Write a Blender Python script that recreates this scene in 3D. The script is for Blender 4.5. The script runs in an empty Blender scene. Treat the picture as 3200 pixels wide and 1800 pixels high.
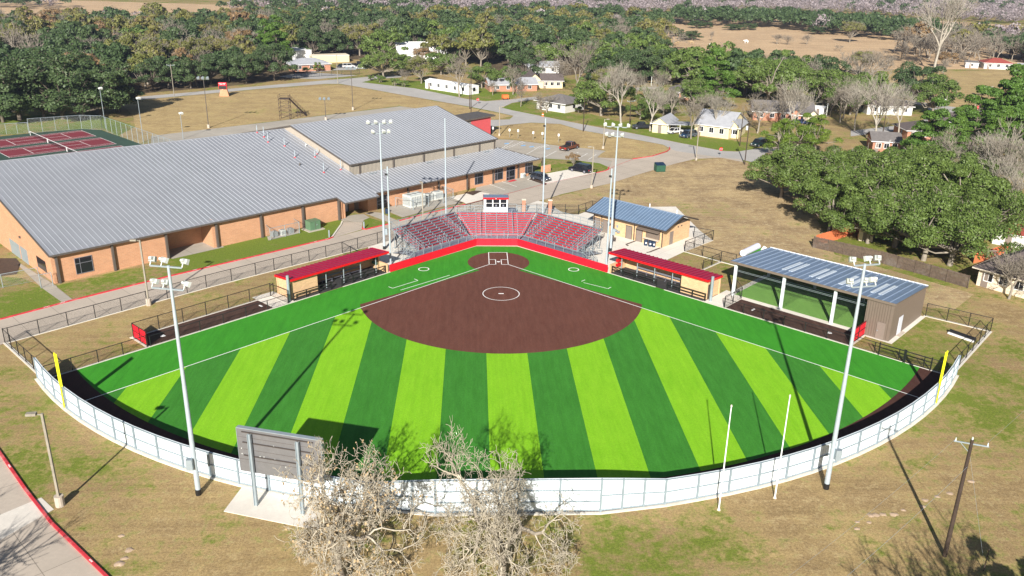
import bpy, bmesh, math, random
import numpy as np
from mathutils import Vector, Matrix
from mathutils.geometry import tessellate_polygon
R = math.radians
C = bpy.context.scene.collection
random.seed(7)

# ---------------------------------------------------------------- camera, sky, sun
CAM = (-3.7508, -120.8064, 42.2834)
YAW, PITCH, ROLL, FPX = 0.0482651, 0.3669605, 0.0183864, 2696.97
cy, sy, cp, sp = math.cos(YAW), math.sin(YAW), math.cos(PITCH), math.sin(PITCH)
_F = Vector((sy*cp, cy*cp, -sp)); _R = Vector((cy, -sy, 0)); _U = _R.cross(_F)
R2 = _R*math.cos(ROLL)+_U*math.sin(ROLL); U2 = -_R*math.sin(ROLL)+_U*math.cos(ROLL)
cd = bpy.data.cameras.new('camera'); cam = bpy.data.objects.new('camera', cd); C.objects.link(cam)
m = Matrix((R2, U2, -_F)).transposed().to_4x4(); m.translation = Vector(CAM)
cam.matrix_world = m
cd.sensor_width = 36; cd.lens = 36*FPX/3200; cd.clip_end = 6000; cd.clip_start = 0.5
S = bpy.context.scene; S.camera = cam
w = bpy.data.worlds.new('World'); S.world = w; w.use_nodes = True
nt = w.node_tree; bg = nt.nodes['Background']; sky = nt.nodes.new('ShaderNodeTexSky')
SUN_EL, SUN_AZ = R(27), R(11.5)           # the sun stands behind the camera, a little to its left
sky.sky_type = 'NISHITA'; sky.sun_disc = False; sky.sun_elevation = SUN_EL; sky.sun_rotation = math.pi+SUN_AZ
nt.links.new(sky.outputs[0], bg.inputs[0]); bg.inputs[1].default_value = 0.04
sl = bpy.data.lights.new('sun', 'SUN'); sl.energy = 5.0; sl.angle = R(0.5); sl.color = (1, .95, .87)
so = bpy.data.objects.new('sun', sl); C.objects.link(so)
sd = Vector((math.sin(SUN_AZ)*math.cos(SUN_EL), math.cos(SUN_AZ)*math.cos(SUN_EL), -math.sin(SUN_EL)))
so.rotation_euler = sd.to_track_quat('-Z', 'Y').to_euler()
S.view_settings.view_transform = 'Standard'; S.view_settings.look = 'None'
S.view_settings.exposure = 0.86; S.view_settings.gamma = 1

# ---------------------------------------------------------------- measuring: photo (2576 wide) -> world
KS = 3200/2576
def ray(px, py):
    return (_F + R2*((px*KS-1600)/FPX) - U2*((py*KS-900)/FPX))
def G(px, py, z=0.0):
    d = ray(px, py); t = (z-CAM[2])/d.z
    return (CAM[0]+d.x*t, CAM[1]+d.y*t)
def HT(b, t, z0=0.0):
    """height of a vertical thing whose foot is at pixel b and top at pixel t"""
    g = G(b[0], b[1], z0); d = ray(*t); dh = math.hypot(g[0]-CAM[0], g[1]-CAM[1])
    return CAM[2] + d.z*dh/math.hypot(d.x, d.y)
def hit(px, py, p0, n):
    d = ray(px, py); o = Vector(CAM); k = (Vector(p0)-o).dot(Vector(n))/d.dot(Vector(n))
    return o+d*k

# ---------------------------------------------------------------- mesh helpers
class MB:
    def __init__(s, tf=None): s.v = []; s.f = []; s.m = []; s.tf = tf; s.mi = 0
    def add(s, vs, fs):
        o = len(s.v)
        if s.tf: vs = [s.tf(*v) for v in vs]
        s.v += [tuple(v) for v in vs]; s.f += [tuple(i+o for i in f) for f in fs]; s.m += [s.mi]*len(fs)
        return s
    def box(s, cx, cy, cz, sx, sy, sz, rz=0.0):
        c, n = math.cos(rz), math.sin(rz); vs = []
        for dz in (-.5, .5):
            for dx, dy in ((-.5, -.5), (.5, -.5), (.5, .5), (-.5, .5)):
                x, y = dx*sx, dy*sy; vs.append((cx+x*c-y*n, cy+x*n+y*c, cz+dz*sz))
        return s.add(vs, [(0, 3, 2, 1), (4, 5, 6, 7), (0, 1, 5, 4), (1, 2, 6, 5), (2, 3, 7, 6), (3, 0, 4, 7)])
    def bx(s, x0, x1, y0, y1, z0, z1): return s.box((x0+x1)/2, (y0+y1)/2, (z0+z1)/2, abs(x1-x0), abs(y1-y0), abs(z1-z0))
    def beam(s, a, b, w, h=None):
        a, b = Vector(a), Vector(b); h = h or w; d = (b-a)
        if d.length < 1e-6: return s
        d.normalize(); u = Vector((0, 0, 1)) if abs(d.z) < .95 else Vector((0, 1, 0))
        r = d.cross(u).normalized(); u = r.cross(d)
        vs = [p+r*(x*w/2)+u*(y*h/2) for p in (a, b) for x, y in ((-1, -1), (1, -1), (1, 1), (-1, 1))]
        return s.add(vs, [(0, 1, 2, 3), (4, 7, 6, 5), (0, 4, 5, 1), (1, 5, 6, 2), (2, 6, 7, 3), (3, 7, 4, 0)])
    def tube(s, a, b, r0, r1=None, n=8, cap=True):
        a, b = Vector(a), Vector(b); r1 = r0 if r1 is None else r1; d = (b-a).normalized()
        u = Vector((0, 0, 1)) if abs(d.z) < .95 else Vector((0, 1, 0))
        x = d.cross(u).normalized(); y = x.cross(d)
        vs = [p+(x*math.cos(2*math.pi*i/n)+y*math.sin(2*math.pi*i/n))*rr for p, rr in ((a, r0), (b, r1)) for i in range(n)]
        fs = [(i, (i+1) % n, n+(i+1) % n, n+i) for i in range(n)]
        if cap: fs += [tuple(range(n))[::-1], tuple(range(n, 2*n))]
        return s.add(vs, fs)
    def prism(s, poly, z0, z1):
        n = len(poly); tri = tessellate_polygon([[Vector((p[0], p[1], 0)) for p in poly]])
        vs = [(p[0], p[1], z0) for p in poly]+[(p[0], p[1], z1) for p in poly]
        fs = [(i, (i+1) % n, n+(i+1) % n, n+i) for i in range(n)]
        fs += [tuple(t)[::-1] for t in tri]+[tuple(n+k for k in t) for t in tri]
        return s.add(vs, fs)
    def sheet(s, poly, z):
        tri = tessellate_polygon([[Vector((p[0], p[1], 0)) for p in poly]])
        ar = sum(poly[i][0]*poly[(i+1) % len(poly)][1]-poly[(i+1) % len(poly)][0]*poly[i][1] for i in range(len(poly)))
        fs = []
        for t in tri:
            a, b, c = (poly[k] for k in t)
            cr = (b[0]-a[0])*(c[1]-a[1])-(b[1]-a[1])*(c[0]-a[0])
            fs.append(tuple(t) if cr > 0 else tuple(t)[::-1])
        return s.add([(p[0], p[1], z) for p in poly], fs)
    def quad(s, *p): return s.add(p, [tuple(range(len(p)))])
    def strip(s, pts, wid, z, h=0):
        """a flat line (h=0) or a kerb of height h along pts"""
        n = len(pts); L = []; Rr = []
        for i in range(n):
            a = Vector(pts[max(i-1, 0)][:2]); b = Vector(pts[min(i+1, n-1)][:2]); d = (b-a).normalized()
            q = Vector((-d.y, d.x))*wid/2; p = Vector(pts[i][:2]); L.append(p+q); Rr.append(p-q)
        for i in range(n-1):
            a, b, c, d = Rr[i], Rr[i+1], L[i+1], L[i]
            if h == 0: s.quad(*[(q.x, q.y, z) for q in (a, b, c, d)])
            else:
                s.add([(q.x, q.y, z) for q in (a, b, c, d)]+[(q.x, q.y, z+h) for q in (a, b, c, d)],
                      [(4, 5, 6, 7), (0, 1, 5, 4), (2, 3, 7, 6)]+([(3, 0, 4, 7)] if i == 0 else [])+([(1, 2, 6, 5)] if i == n-2 else []))
        return s
    def build(s, name, mat, parent=None, smooth=False):
        me = bpy.data.meshes.new(name); l = parent.location if parent else Vector((0, 0, 0))
        if parent and parent.parent: l = parent.parent.location+parent.location
        me.from_pydata([(v[0]-l[0], v[1]-l[1], v[2]-l[2]) for v in s.v], [], s.f)
        for mm in (mat if isinstance(mat, (list, tuple)) else [mat]): me.materials.append(mm)
        if isinstance(mat, (list, tuple)): me.polygons.foreach_set('material_index', s.m)
        if smooth: me.polygons.foreach_set('use_smooth', [True]*len(me.polygons))
        me.update()
        o = bpy.data.objects.new(name, me); C.objects.link(o)
        if parent: o.parent = parent
        return o
def tag(o, label, cat=None, group=None, kind=None):
    if label: o['label'] = label
    if cat: o['category'] = cat
    if group: o['group'] = group
    if kind: o['kind'] = kind
    return o
def thing(name, label, cat, loc=(0, 0, 0), group=None):
    o = bpy.data.objects.new(name, None); C.objects.link(o); o.empty_display_size = .3
    o.location = (loc[0], loc[1], loc[2] if len(loc) > 2 else 0)
    return tag(o, label, cat, group)
def structure(name, mb, mat): o = mb.build(name, mat); o['kind'] = 'structure'; return o
def copy_tree(o, parent=None):
    c = o.copy(); C.objects.link(c)
    if parent: c.parent = parent
    for ch in list(o.children): copy_tree(ch, c)
    return c
def dup(o, loc, rz=0.0, label=None, sc=1.0, group=None):
    c = copy_tree(o); c.location = (loc[0], loc[1], loc[2] if len(loc) > 2 else 0); c.rotation_euler = (0, 0, rz)
    c.scale = (sc, sc, sc) if not isinstance(sc, tuple) else sc
    if label: c['label'] = label
    if group: c['group'] = group
    return c
def move(o, loc, rz=0.0, sc=1.0):
    o.location = (loc[0], loc[1], loc[2] if len(loc) > 2 else 0); o.rotation_euler = (0, 0, rz); o.scale = (sc, sc, sc)

# ---------------------------------------------------------------- materials
def newmat(name):
    mt = bpy.data.materials.new(name); mt.use_nodes = True; t = mt.node_tree
    return mt, t, t.nodes['Principled BSDF']
def noise(t, scale, detail=4, vec=None, rough=.6, lac=2.0):
    n = t.nodes.new('ShaderNodeTexNoise'); n.inputs['Scale'].default_value = scale; n.inputs['Detail'].default_value = detail
    n.inputs['Roughness'].default_value = rough
    if vec is not None: t.links.new(vec, n.inputs['Vector'])
    return n.outputs['Fac']
def ramp(t, fac, lo, hi):
    n = t.nodes.new('ShaderNodeMapRange'); n.inputs[1].default_value = lo; n.inputs[2].default_value = hi
    t.links.new(fac, n.inputs[0]); return n.outputs[0]
def mix(t, fac, a, b, mode='MIX'):
    n = t.nodes.new('ShaderNodeMix'); n.data_type = 'RGBA'; n.blend_type = mode
    for k, v in ((0, fac), (6, a), (7, b)):
        if isinstance(v, (int, float)): n.inputs[k].default_value = v
        elif isinstance(v, (tuple, list)): n.inputs[k].default_value = (*v, 1)
        else: t.links.new(v, n.inputs[k])
    return n.outputs[2]
def pos(t, sc=None):
    g = t.nodes.new('ShaderNodeNewGeometry').outputs['Position']
    if sc:
        mp = t.nodes.new('ShaderNodeMapping'); mp.inputs['Scale'].default_value = sc; t.links.new(g, mp.inputs[0]); return mp.outputs[0]
    return g
def setc(t, b, col, rough=.85, metal=0, bump=None, bs=.3, bd=.02):
    if isinstance(col, tuple): b.inputs['Base Color'].default_value = (*col, 1)
    else: t.links.new(col, b.inputs['Base Color'])
    b.inputs['Roughness'].default_value = rough; b.inputs['Metallic'].default_value = metal
    if bump is not None:
        n = t.nodes.new('ShaderNodeBump'); n.inputs['Strength'].default_value = bs; n.inputs['Distance'].default_value = bd
        t.links.new(bump, n.inputs['Height']); t.links.new(n.outputs[0], b.inputs['Normal'])
def sc3(c, k): return tuple(min(1, x*k) for x in c)
def pm(name, base, var=.12, scale=2.0, rough=.8, metal=0, fine=14, dirt=None):
    mt, t, b = newmat(name); p = pos(t)
    c = mix(t, ramp(t, noise(t, scale, 5, p), .3, .7), sc3(base, 1-var), sc3(base, 1+var))
    c = mix(t, ramp(t, noise(t, fine, 3, p), .25, .75), c, mix(t, .5, c, sc3(base, 1-1.6*var)))
    if dirt: c = mix(t, ramp(t, noise(t, .35, 6, p, .7), .52, .78), c, dirt)
    setc(t, b, c, rough, metal); return mt

def ground_mat(name, green=0.0, dry=(.56, .41, .19), brown=(.41, .29, .145), grn=(.21, .26, .042), straw=(.68, .53, .28), sc=1.0):
    mt, t, b = newmat(name); p = pos(t)
    big = noise(t, .028*sc, 4, p, .6); mid = noise(t, .16*sc, 6, p, .72); sm = noise(t, 1.1*sc, 6, p, .75); fi = noise(t, 4.5*sc, 4, p, .8)
    c = mix(t, ramp(t, mid, .41, .6), brown, dry)
    c = mix(t, ramp(t, sm, .5, .72), c, straw)
    c = mix(t, 1.0, c, mix(t, ramp(t, noise(t, 1.0*sc, 4, pos(t, (.05, .75, 1)), .7), .36, .62), (.86, .85, .84), (1.05, 1.05, 1.05)), 'MULTIPLY')
    g1 = t.nodes.new('ShaderNodeMath'); g1.operation = 'MULTIPLY_ADD'; t.links.new(big, g1.inputs[0]); g1.inputs[1].default_value = 1.1
    t.links.new(mid, g1.inputs[2])
    g2 = t.nodes.new('ShaderNodeMath'); g2.operation = 'MULTIPLY_ADD'; t.links.new(sm, g2.inputs[0]); g2.inputs[1].default_value = .9
    t.links.new(g1.outputs[0], g2.inputs[2])
    c = mix(t, ramp(t, g2.outputs[0], 1.62-green, 1.84-green), c, grn)
    c = mix(t, ramp(t, fi, .3, .7), sc3((1, 1, 1), .45), (1, 1, 1), 'MULTIPLY') if False else c
    dk = mix(t, ramp(t, fi, .28, .62), (.5, .5, .5), (1.0, 1.0, 1.0)); c = mix(t, 1.0, c, dk, 'MULTIPLY')
    hi = noise(t, 16*sc, 2, p, .7); hk = mix(t, ramp(t, hi, .3, .6), (.6, .6, .6), (1.0, 1.0, 1.0)); c = mix(t, 1.0, c, hk, 'MULTIPLY')
    setc(t, b, c, .95, 0, fi, .5, .05); b.inputs['Specular IOR Level'].default_value = .1
    return mt
def turf_mat(name, c1, c2, c3):
    mt, t, b = newmat(name); p = pos(t); q = pos(t, (1, .18, 1))
    c = mix(t, ramp(t, noise(t, .12, 4, p), .3, .7), c1, c2)
    c = mix(t, ramp(t, noise(t, 1.5, 5, q, .7), .35, .75), c, c3)
    c = mix(t, 1.0, c, mix(t, ramp(t, noise(t, 1.0, 3, pos(t, (2.2, .03, 1)), .8), .35, .65), (.93, .93, .93), (1.03, 1.03, 1.03)), 'MULTIPLY')
    c = mix(t, 1.0, c, mix(t, ramp(t, noise(t, 6, 5, p, .9), .32, .62), (.72, .72, .72), (1.04, 1.04, 1.04)), 'MULTIPLY')
    setc(t, b, c, .9); b.inputs['Specular IOR Level'].default_value = .15; return mt
def brick_mat(name, base, mortar, bw=.4, bh=.2, var=.14):
    mt, t, b = newmat(name)
    tc = t.nodes.new('ShaderNodeTexCoord'); sx = t.nodes.new('ShaderNodeSeparateXYZ'); t.links.new(tc.outputs['Object'], sx.inputs[0])
    g = t.nodes.new('ShaderNodeNewGeometry'); sn = t.nodes.new('ShaderNodeSeparateXYZ'); t.links.new(g.outputs['Normal'], sn.inputs[0])
    # run the courses along whichever horizontal direction the wall has
    a1 = t.nodes.new('ShaderNodeMath'); a1.operation = 'MULTIPLY'; t.links.new(sx.outputs[0], a1.inputs[0]); t.links.new(sn.outputs[1], a1.inputs[1])
    a2 = t.nodes.new('ShaderNodeMath'); a2.operation = 'MULTIPLY'; t.links.new(sx.outputs[1], a2.inputs[0]); t.links.new(sn.outputs[0], a2.inputs[1])
    a3 = t.nodes.new('ShaderNodeMath'); a3.operation = 'SUBTRACT'; t.links.new(a1.outputs[0], a3.inputs[0]); t.links.new(a2.outputs[0], a3.inputs[1])
    cb = t.nodes.new('ShaderNodeCombineXYZ'); t.links.new(a3.outputs[0], cb.inputs[0]); t.links.new(sx.outputs[2], cb.inputs[1])
    bt = t.nodes.new('ShaderNodeTexBrick'); t.links.new(cb.outputs[0], bt.inputs[0])
    bt.inputs['Color1'].default_value = (*sc3(base, 1-var), 1); bt.inputs['Color2'].default_value = (*sc3(base, 1+var), 1)
    bt.inputs['Mortar'].default_value = (*mortar, 1); bt.inputs['Scale'].default_value = 1
    bt.inputs['Brick Width'].default_value = bw; bt.inputs['Row Height'].default_value = bh; bt.inputs['Mortar Size'].default_value = .012
    c = mix(t, ramp(t, noise(t, .6, 5, pos(t)), .3, .75), bt.outputs[0], mix(t, .6, bt.outputs[0], sc3(base, .78)))
    setc(t, b, c, .9); return mt
def concrete_mat(name, base, joint=4.5, jr=0.0, stain=(.30, .26, .21), amt=.6, jd=.5):
    mt, t, b = newmat(name); p = pos(t)
    c = mix(t, ramp(t, noise(t, .13, 6, p, .7), .35, .7), base, mix(t, amt, base, stain))
    c = mix(t, ramp(t, noise(t, 3.0, 5, p, .7), .3, .8), c, sc3(base, .78))
    if joint:
        mp = t.nodes.new('ShaderNodeMapping'); mp.inputs['Rotation'].default_value = (0, 0, jr); t.links.new(p, mp.inputs[0])
        bt = t.nodes.new('ShaderNodeTexBrick'); t.links.new(mp.outputs[0], bt.inputs[0]); bt.offset = 0
        bt.inputs['Scale'].default_value = 1; bt.inputs['Brick Width'].default_value = joint; bt.inputs['Row Height'].default_value = joint
        bt.inputs['Mortar Size'].default_value = .03; bt.inputs['Color1'].default_value = (1, 1, 1, 1); bt.inputs['Color2'].default_value = (.93, .93, .93, 1)
        bt.inputs['Mortar'].default_value = (jd, jd, jd, 1); c = mix(t, 1.0, c, bt.outputs[0], 'MULTIPLY')
    setc(t, b, c, .9); return mt
def chain_mat(name, col, open_=.8, cell=.055):
    """woven wire: a real diamond pattern of openings"""
    mt, t, b = newmat(name); tc = t.nodes.new('ShaderNodeTexCoord'); sx = t.nodes.new('ShaderNodeSeparateXYZ'); t.links.new(tc.outputs['Object'], sx.inputs[0])
    ln = t.nodes.new('ShaderNodeMath'); ln.operation = 'ADD'; t.links.new(sx.outputs[0], ln.inputs[0]); t.links.new(sx.outputs[1], ln.inputs[1])
    outs = []
    for sg in ('ADD', 'SUBTRACT'):
        a = t.nodes.new('ShaderNodeMath'); a.operation = sg; t.links.new(ln.outputs[0], a.inputs[0]); t.links.new(sx.outputs[2], a.inputs[1])
        d = t.nodes.new('ShaderNodeMath'); d.operation = 'DIVIDE'; t.links.new(a.outputs[0], d.inputs[0]); d.inputs[1].default_value = cell
        f = t.nodes.new('ShaderNodeMath'); f.operation = 'FRACT'; t.links.new(d.outputs[0], f.inputs[0])
        l = t.nodes.new('ShaderNodeMath'); l.operation = 'LESS_THAN'; t.links.new(f.outputs[0], l.inputs[0]); l.inputs[1].default_value = 1-math.sqrt(open_); outs.append(l.outputs[0])
    mx = t.nodes.new('ShaderNodeMath'); mx.operation = 'MAXIMUM'; t.links.new(outs[0], mx.inputs[0]); t.links.new(outs[1], mx.inputs[1])
    tr = t.nodes.new('ShaderNodeBsdfTransparent'); ms = t.nodes.new('ShaderNodeMixShader')
    t.links.new(mx.outputs[0], ms.inputs[0]); t.links.new(tr.outputs[0], ms.inputs[1]); t.links.new(b.outputs[0], ms.inputs[2])
    t.links.new(ms.outputs[0], t.nodes['Material Output'].inputs[0]); setc(t, b, col, .6, .2); return mt
def leaf_mat(name, a, b_, hue=.0, dead=None):
    mt, t, b = newmat(name); oi = t.nodes.new('ShaderNodeObjectInfo'); p = pos(t)
    c = mix(t, oi.outputs['Random'], a, b_)
    c = mix(t, ramp(t, noise(t, .55, 4, p, .7), .35, .7), sc3(a, .72), c)
    c = mix(t, ramp(t, noise(t, 2.5, 3, p, .7), .45, .75), c, mix(t, .5, c, sc3(b_, 1.5)))
    if dead: c = mix(t, ramp(t, noise(t, .3, 4, p), .55, .7), c, dead)
    setc(t, b, c, .55); b.inputs['Specular IOR Level'].default_value = .3; return mt

M = {}
M['ground'] = ground_mat('dry_grass', .18)
M['lawn'] = ground_mat('green_lawn', .36, grn=(.20, .27, .04))
M['practice'] = ground_mat('practice_field_grass', -.05, dry=(.62, .46, .22), brown=(.48, .345, .17), straw=(.74, .60, .33))
M['backlot'] = ground_mat('back_lot_grass', .02, dry=(.64, .475, .255), brown=(.42, .30, .17), straw=(.82, .67, .41))
M['pasture'] = ground_mat('pasture_grass', -.5, dry=(.78, .55, .33), brown=(.66, .46, .28), straw=(.85, .66, .43), sc=.3)
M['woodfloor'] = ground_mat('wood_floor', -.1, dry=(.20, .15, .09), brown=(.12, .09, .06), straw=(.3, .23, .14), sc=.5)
M['turf'] = turf_mat('dark_turf', (.036, .225, .016), (.045, .27, .02), (.056, .32, .024))
M['turf_fair'] = turf_mat('fair_dark_turf', (.036, .18, .018), (.045, .215, .022), (.058, .26, .032))
M['turf_light'] = turf_mat('light_turf', (.185, .46, .012), (.22, .51, .015), (.26, .56, .022))
M['turf_cage'] = turf_mat('cage_turf', (.17, .36, .08), (.2, .4, .09), (.22, .43, .1))
M['clay'] = turf_mat('infield_clay', (.115, .044, .031), (.14, .053, .037), (.165, .07, .05))
M['bull'] = turf_mat('bullpen_clay', (.06, .03, .023), (.07, .036, .028), (.11, .065, .05))
M['track'] = turf_mat('track_clay', (.062, .026, .019), (.072, .031, .023), (.09, .042, .032))
M['line'] = pm('line_paint', (.85, .85, .83), .04)
M['kerb'] = pm('kerb_concrete', (.66, .62, .55), .12, dirt=(.45, .41, .33))
M['conc'] = concrete_mat('drive_concrete', (.55, .47, .39), 4.5, .83)
M['conc2'] = concrete_mat('old_concrete', (.46, .42, .36), 4.5, .83, amt=.8)
M['concnew'] = concrete_mat('new_concrete', (.82, .77, .69), 3.0, .785, (.5, .45, .38), .4, .75)
M['concpad'] = concrete_mat('pad_concrete', (.74, .69, .62), 0)
M['asphalt'] = concrete_mat('road_surface', (.46, .44, .42), 0, 0, (.27, .26, .25), .7)
M['red'] = pm('red_wall_pad', (.66, .004, .022), .08, rough=.5)
M['redroof'] = pm('red_roof_metal', (.36, .004, .04), .06, rough=.42)
M['riser'] = pm('red_riser', (.42, .002, .01), .06, rough=.5)
M['redfascia'] = pm('red_fascia', (.60, .004, .01), .04, rough=.4)
M['redcurb'] = pm('red_curb_paint', (.58, .035, .05), .25, dirt=(.6, .35, .33))
M['black'] = pm('black_steel', (.012, .012, .013), .2, rough=.45)
M['rubber'] = pm('black_rubber', (.03, .03, .032), .2, rough=.9, dirt=(.09, .08, .07))
M['housewhite'] = pm('house_siding', (.58, .57, .54), .08)
M['white'] = pm('white_paint', (.8, .8, .8), .03, rough=.5)
M['vinyl'] = pm('white_fence_metal', (.70, .76, .80), .06, rough=.5, dirt=(.52, .55, .55))
M['galv'] = pm('galvanized_steel', (.34, .40, .435), .1, rough=.45, metal=.35)
M['palepole'] = pm('pale_steel', (.44, .51, .56), .08, rough=.45, metal=.25)
M['alu'] = pm('aluminium', (.25, .255, .31), .08, rough=.35, metal=.4)
M['sboard'] = pm('scoreboard_back', (.22, .22, .23), .1, rough=.35, metal=.4)
M['yellow'] = pm('yellow_paint', (.84, .80, .02), .04, rough=.4)
M['brick'] = brick_mat('tan_brick', (.50, .255, .14), (.56, .40, .28), .6, .2, .09)
M['brick2'] = brick_mat('gold_block', (.62, .405, .225), (.46, .31, .18), .4, .2, .12)
M['redbrick'] = brick_mat('red_brick', (.42, .19, .12), (.45, .3, .22))
M['roof'] = pm('grey_roof_metal', (.36, .375, .41), .09, scale=.18, rough=.38, metal=.3)
M['roofrib'] = pm('roof_seam', (.46, .475, .515), .06, rough=.4, metal=.2)
M['bluroof'] = pm('blue_grey_roof', (.18, .27, .40), .12, scale=.6, rough=.32, metal=.35)
M['galvroof'] = pm('galvalume_roof', (.22, .29, .42), .14, scale=.7, rough=.3, metal=.35)
M['sky_light'] = pm('skylight_panel', (.62, .68, .74), .06, rough=.3)
M['trim'] = pm('brown_trim', (.10, .085, .075), .12, rough=.5)
M['trim2'] = pm('dark_bronze', (.055, .045, .04), .12, rough=.5)
M['taupe'] = pm('taupe_panel', (.165, .128, .102), .06, rough=.5)
M['gymwall'] = pm('gym_panel', (.25, .23, .195), .06, rough=.55)
M['gymside'] = pm('gym_side_panel', (.40, .35, .29), .05, rough=.55)
M['door'] = pm('door_paint', (.21, .17, .145), .05, rough=.5)
M['roller'] = pm('roller_door', (.62, .64, .72), .05, rough=.5)
M['stone'] = pm('stone_sill', (.62, .55, .45), .06)
M['wood'] = pm('weathered_wood', (.12, .085, .062), .35, scale=3, dirt=(.2, .175, .155))
M['woodnew'] = pm('cedar_fence', (.62, .17, .065), .12)
M['polewood'] = pm('pole_wood', (.05, .032, .022), .3)
M['polegrey'] = pm('grey_pole', (.28, .25, .2), .2)
M['acwhite'] = pm('unit_paint', (.60, .63, .60), .06, rough=.5)
M['acgrey'] = pm('unit_grille', (.28, .30, .31), .15, rough=.5)
M['tgreen'] = pm('transformer_green', (.10, .19, .11), .1, rough=.5)
M['navy'] = pm('dark_blue_plastic', (.01, .03, .07), .15, rough=.5)
M['dgreen'] = pm('dumpster_green', (.02, .085, .05), .2, rough=.6)
M['tennis_g'] = pm('court_green', (.028, .065, .045), .2, scale=.3, dirt=(.04, .09, .055))
M['tennis_r'] = pm('court_red', (.19, .022, .035), .12, scale=.3)
M['tyre'] = pm('tyre_rubber', (.015, .015, .015), .2)
M['orange'] = pm('orange_plastic', (.8, .16, .03), .08)
M['shingle'] = pm('grey_shingle', (.17, .155, .15), .2, scale=1.2)
M['shinglebr'] = pm('brown_shingle', (.125, .10, .095), .2, scale=1.2)
M['shinglelt'] = pm('light_shingle', (.36, .37, .40), .15, scale=.8)
M['cream'] = pm('cream_siding', (.66, .58, .36), .08)
M['creamstone'] = pm('cream_stone', (.72, .62, .48), .12)
M['redtile'] = pm('red_house_roof', (.30, .06, .045), .15)
M['blue'] = pm('blue_paint', (.25, .45, .7), .1)
M['rust'] = pm('rusty_steel', (.07, .045, .035), .3)
M['dirt'] = pm('bare_dirt', (.45, .33, .23), .2)
M['dirtdark'] = pm('dark_mulch', (.075, .045, .03), .3)
M['roll'] = pm('turf_backing', (.62, .62, .72), .06)
M['bark'] = pm('grey_bark', (.26, .225, .18), .25, scale=1.5)
M['barkpale'] = pm('pale_bark', (.36, .325, .27), .2, scale=1.5)
M['barkdark'] = pm('dark_bark', (.13, .105, .08), .25, scale=1.5)
M['chain_k'] = chain_mat('black_chain_link', (.015, .015, .015), .87)
M['chain_g'] = chain_mat('grey_chain_link', (.36, .4, .4), .88)
M['fencepost'] = pm('fence_post_steel', (.27, .33, .37), .08, rough=.5, metal=.2)
M['chain_w'] = chain_mat('windscreen_chain', (.25, .32, .32), .88)
M['blockred'] = pm('faded_red_panel', (.50, .075, .085), .06)
M['bluelight'] = pm('light_blue_seam', (.36, .45, .58), .06, rough=.35, metal=.3)
M['redrib'] = pm('red_roof_rib', (.22, .002, .03), .06, rough=.45)
M['net'] = chain_mat('batting_net', (.012, .014, .016), .86)
M['oak'] = leaf_mat('oak_leaves', (.078, .128, .024), (.12, .168, .038))
M['oakdk'] = leaf_mat('dark_oak_leaves', (.045, .080, .028), (.075, .11, .038))
M['autumn'] = leaf_mat('autumn_leaves', (.12, .14, .032), (.20, .165, .05))
M['pine'] = leaf_mat('pine_needles', (.06, .125, .018), (.095, .165, .022))
M['rusty'] = leaf_mat('rust_leaves', (.20, .13, .06), (.24, .15, .07))
M['hedge'] = leaf_mat('hedge_leaves', (.095, .16, .015), (.14, .20, .02))
mt, t, b = newmat('window_glass'); setc(t, b, (.012, .014, .018), .06); M['glass'] = mt
mt, t, b = newmat('headlight_glass'); setc(t, b, (.75, .77, .8), .15, .2); M['lampglass'] = mt
def paint(name, c):
    mt, t, b = newmat(name); setc(t, b, c, .28, .25); b.inputs['Coat Weight'].default_value = .6; return mt

# ---------------------------------------------------------------- the ground, roads and field
def P(*pts): return [G(*p) for p in pts]
Q2 = math.sqrt(2)
def FD(side):
    """field-line frame: s runs from behind home towards the outfield, t away from the field"""
    return lambda s, t, z=0.0: (side*(s+t)/Q2, (t-s)/Q2, z)
FL, FRt = FD(-1), FD(1)
UX, UY = .73789, .67492                       # direction of the long school building
BO = (-60.0, -9.6)
def BF(u, n, z=0.0): return (BO[0]+u*UX-n*UY, BO[1]+u*UY+n*UX, z)

structure('ground', MB().quad((-2500, -400, 0), (2500, -400, 0), (2500, 4200, 0), (-2500, 4200, 0)), M['ground'])
structure('pasture', MB().sheet([(60, 290), (75, 345), (85, 420), (100, 560), (190, 640), (330, 640), (420, 520), (480, 410), (420, 330), (330, 285), (230, 255), (150, 245)], .02), M['pasture'])
structure('dry_field', MB().sheet(P((2290, 172), (2420, 178), (2700, 178), (2700, 312), (2447, 276), (2300, 255), (2172, 235), (2070, 221), (2200, 195)), .012), M['practice'])
structure('far_field', MB().sheet([(-420, 430), (-150, 455), (-120, 520), (-160, 640), (-700, 760), (-760, 520)], .02), M['pasture'])
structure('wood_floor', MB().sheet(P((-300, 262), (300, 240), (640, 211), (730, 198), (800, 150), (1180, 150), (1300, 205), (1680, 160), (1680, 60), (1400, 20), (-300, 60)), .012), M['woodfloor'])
structure('practice_field', MB().sheet(P((300, 258), (644, 226), (856, 213), (894, 219), (1019, 242), (1176, 269), (1240, 283), (1290, 292), (1238, 302), (1160, 300), (1100, 290), (1006, 266), (644, 310), (400, 341), (350, 362), (300, 340), (340, 320), (335, 290)), .012), M['practice'])
structure('verge', MB().sheet(P((1236, 321), (1280, 315), (1337, 309.5), (1409, 313), (1463, 329), (1610, 354), (1669, 365), (1684, 374), (1678, 381), (1640, 393), (1590, 400), (1503, 395), (1525, 379), (1413, 367), (1290, 350), (1236, 348)), .016), M['practice'])
structure('back_lot', MB().sheet(P((1370, 502), (1533, 462), (1698, 412), (1813, 397), (1950, 421), (2060, 560), (2100, 640), (2450, 740), (2400, 780), (2310, 770), (1850, 660), (1722, 634), (1793, 605), (1745, 590), (1500, 520), (1421, 539), (1378, 511)), .008), M['backlot'])
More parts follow.
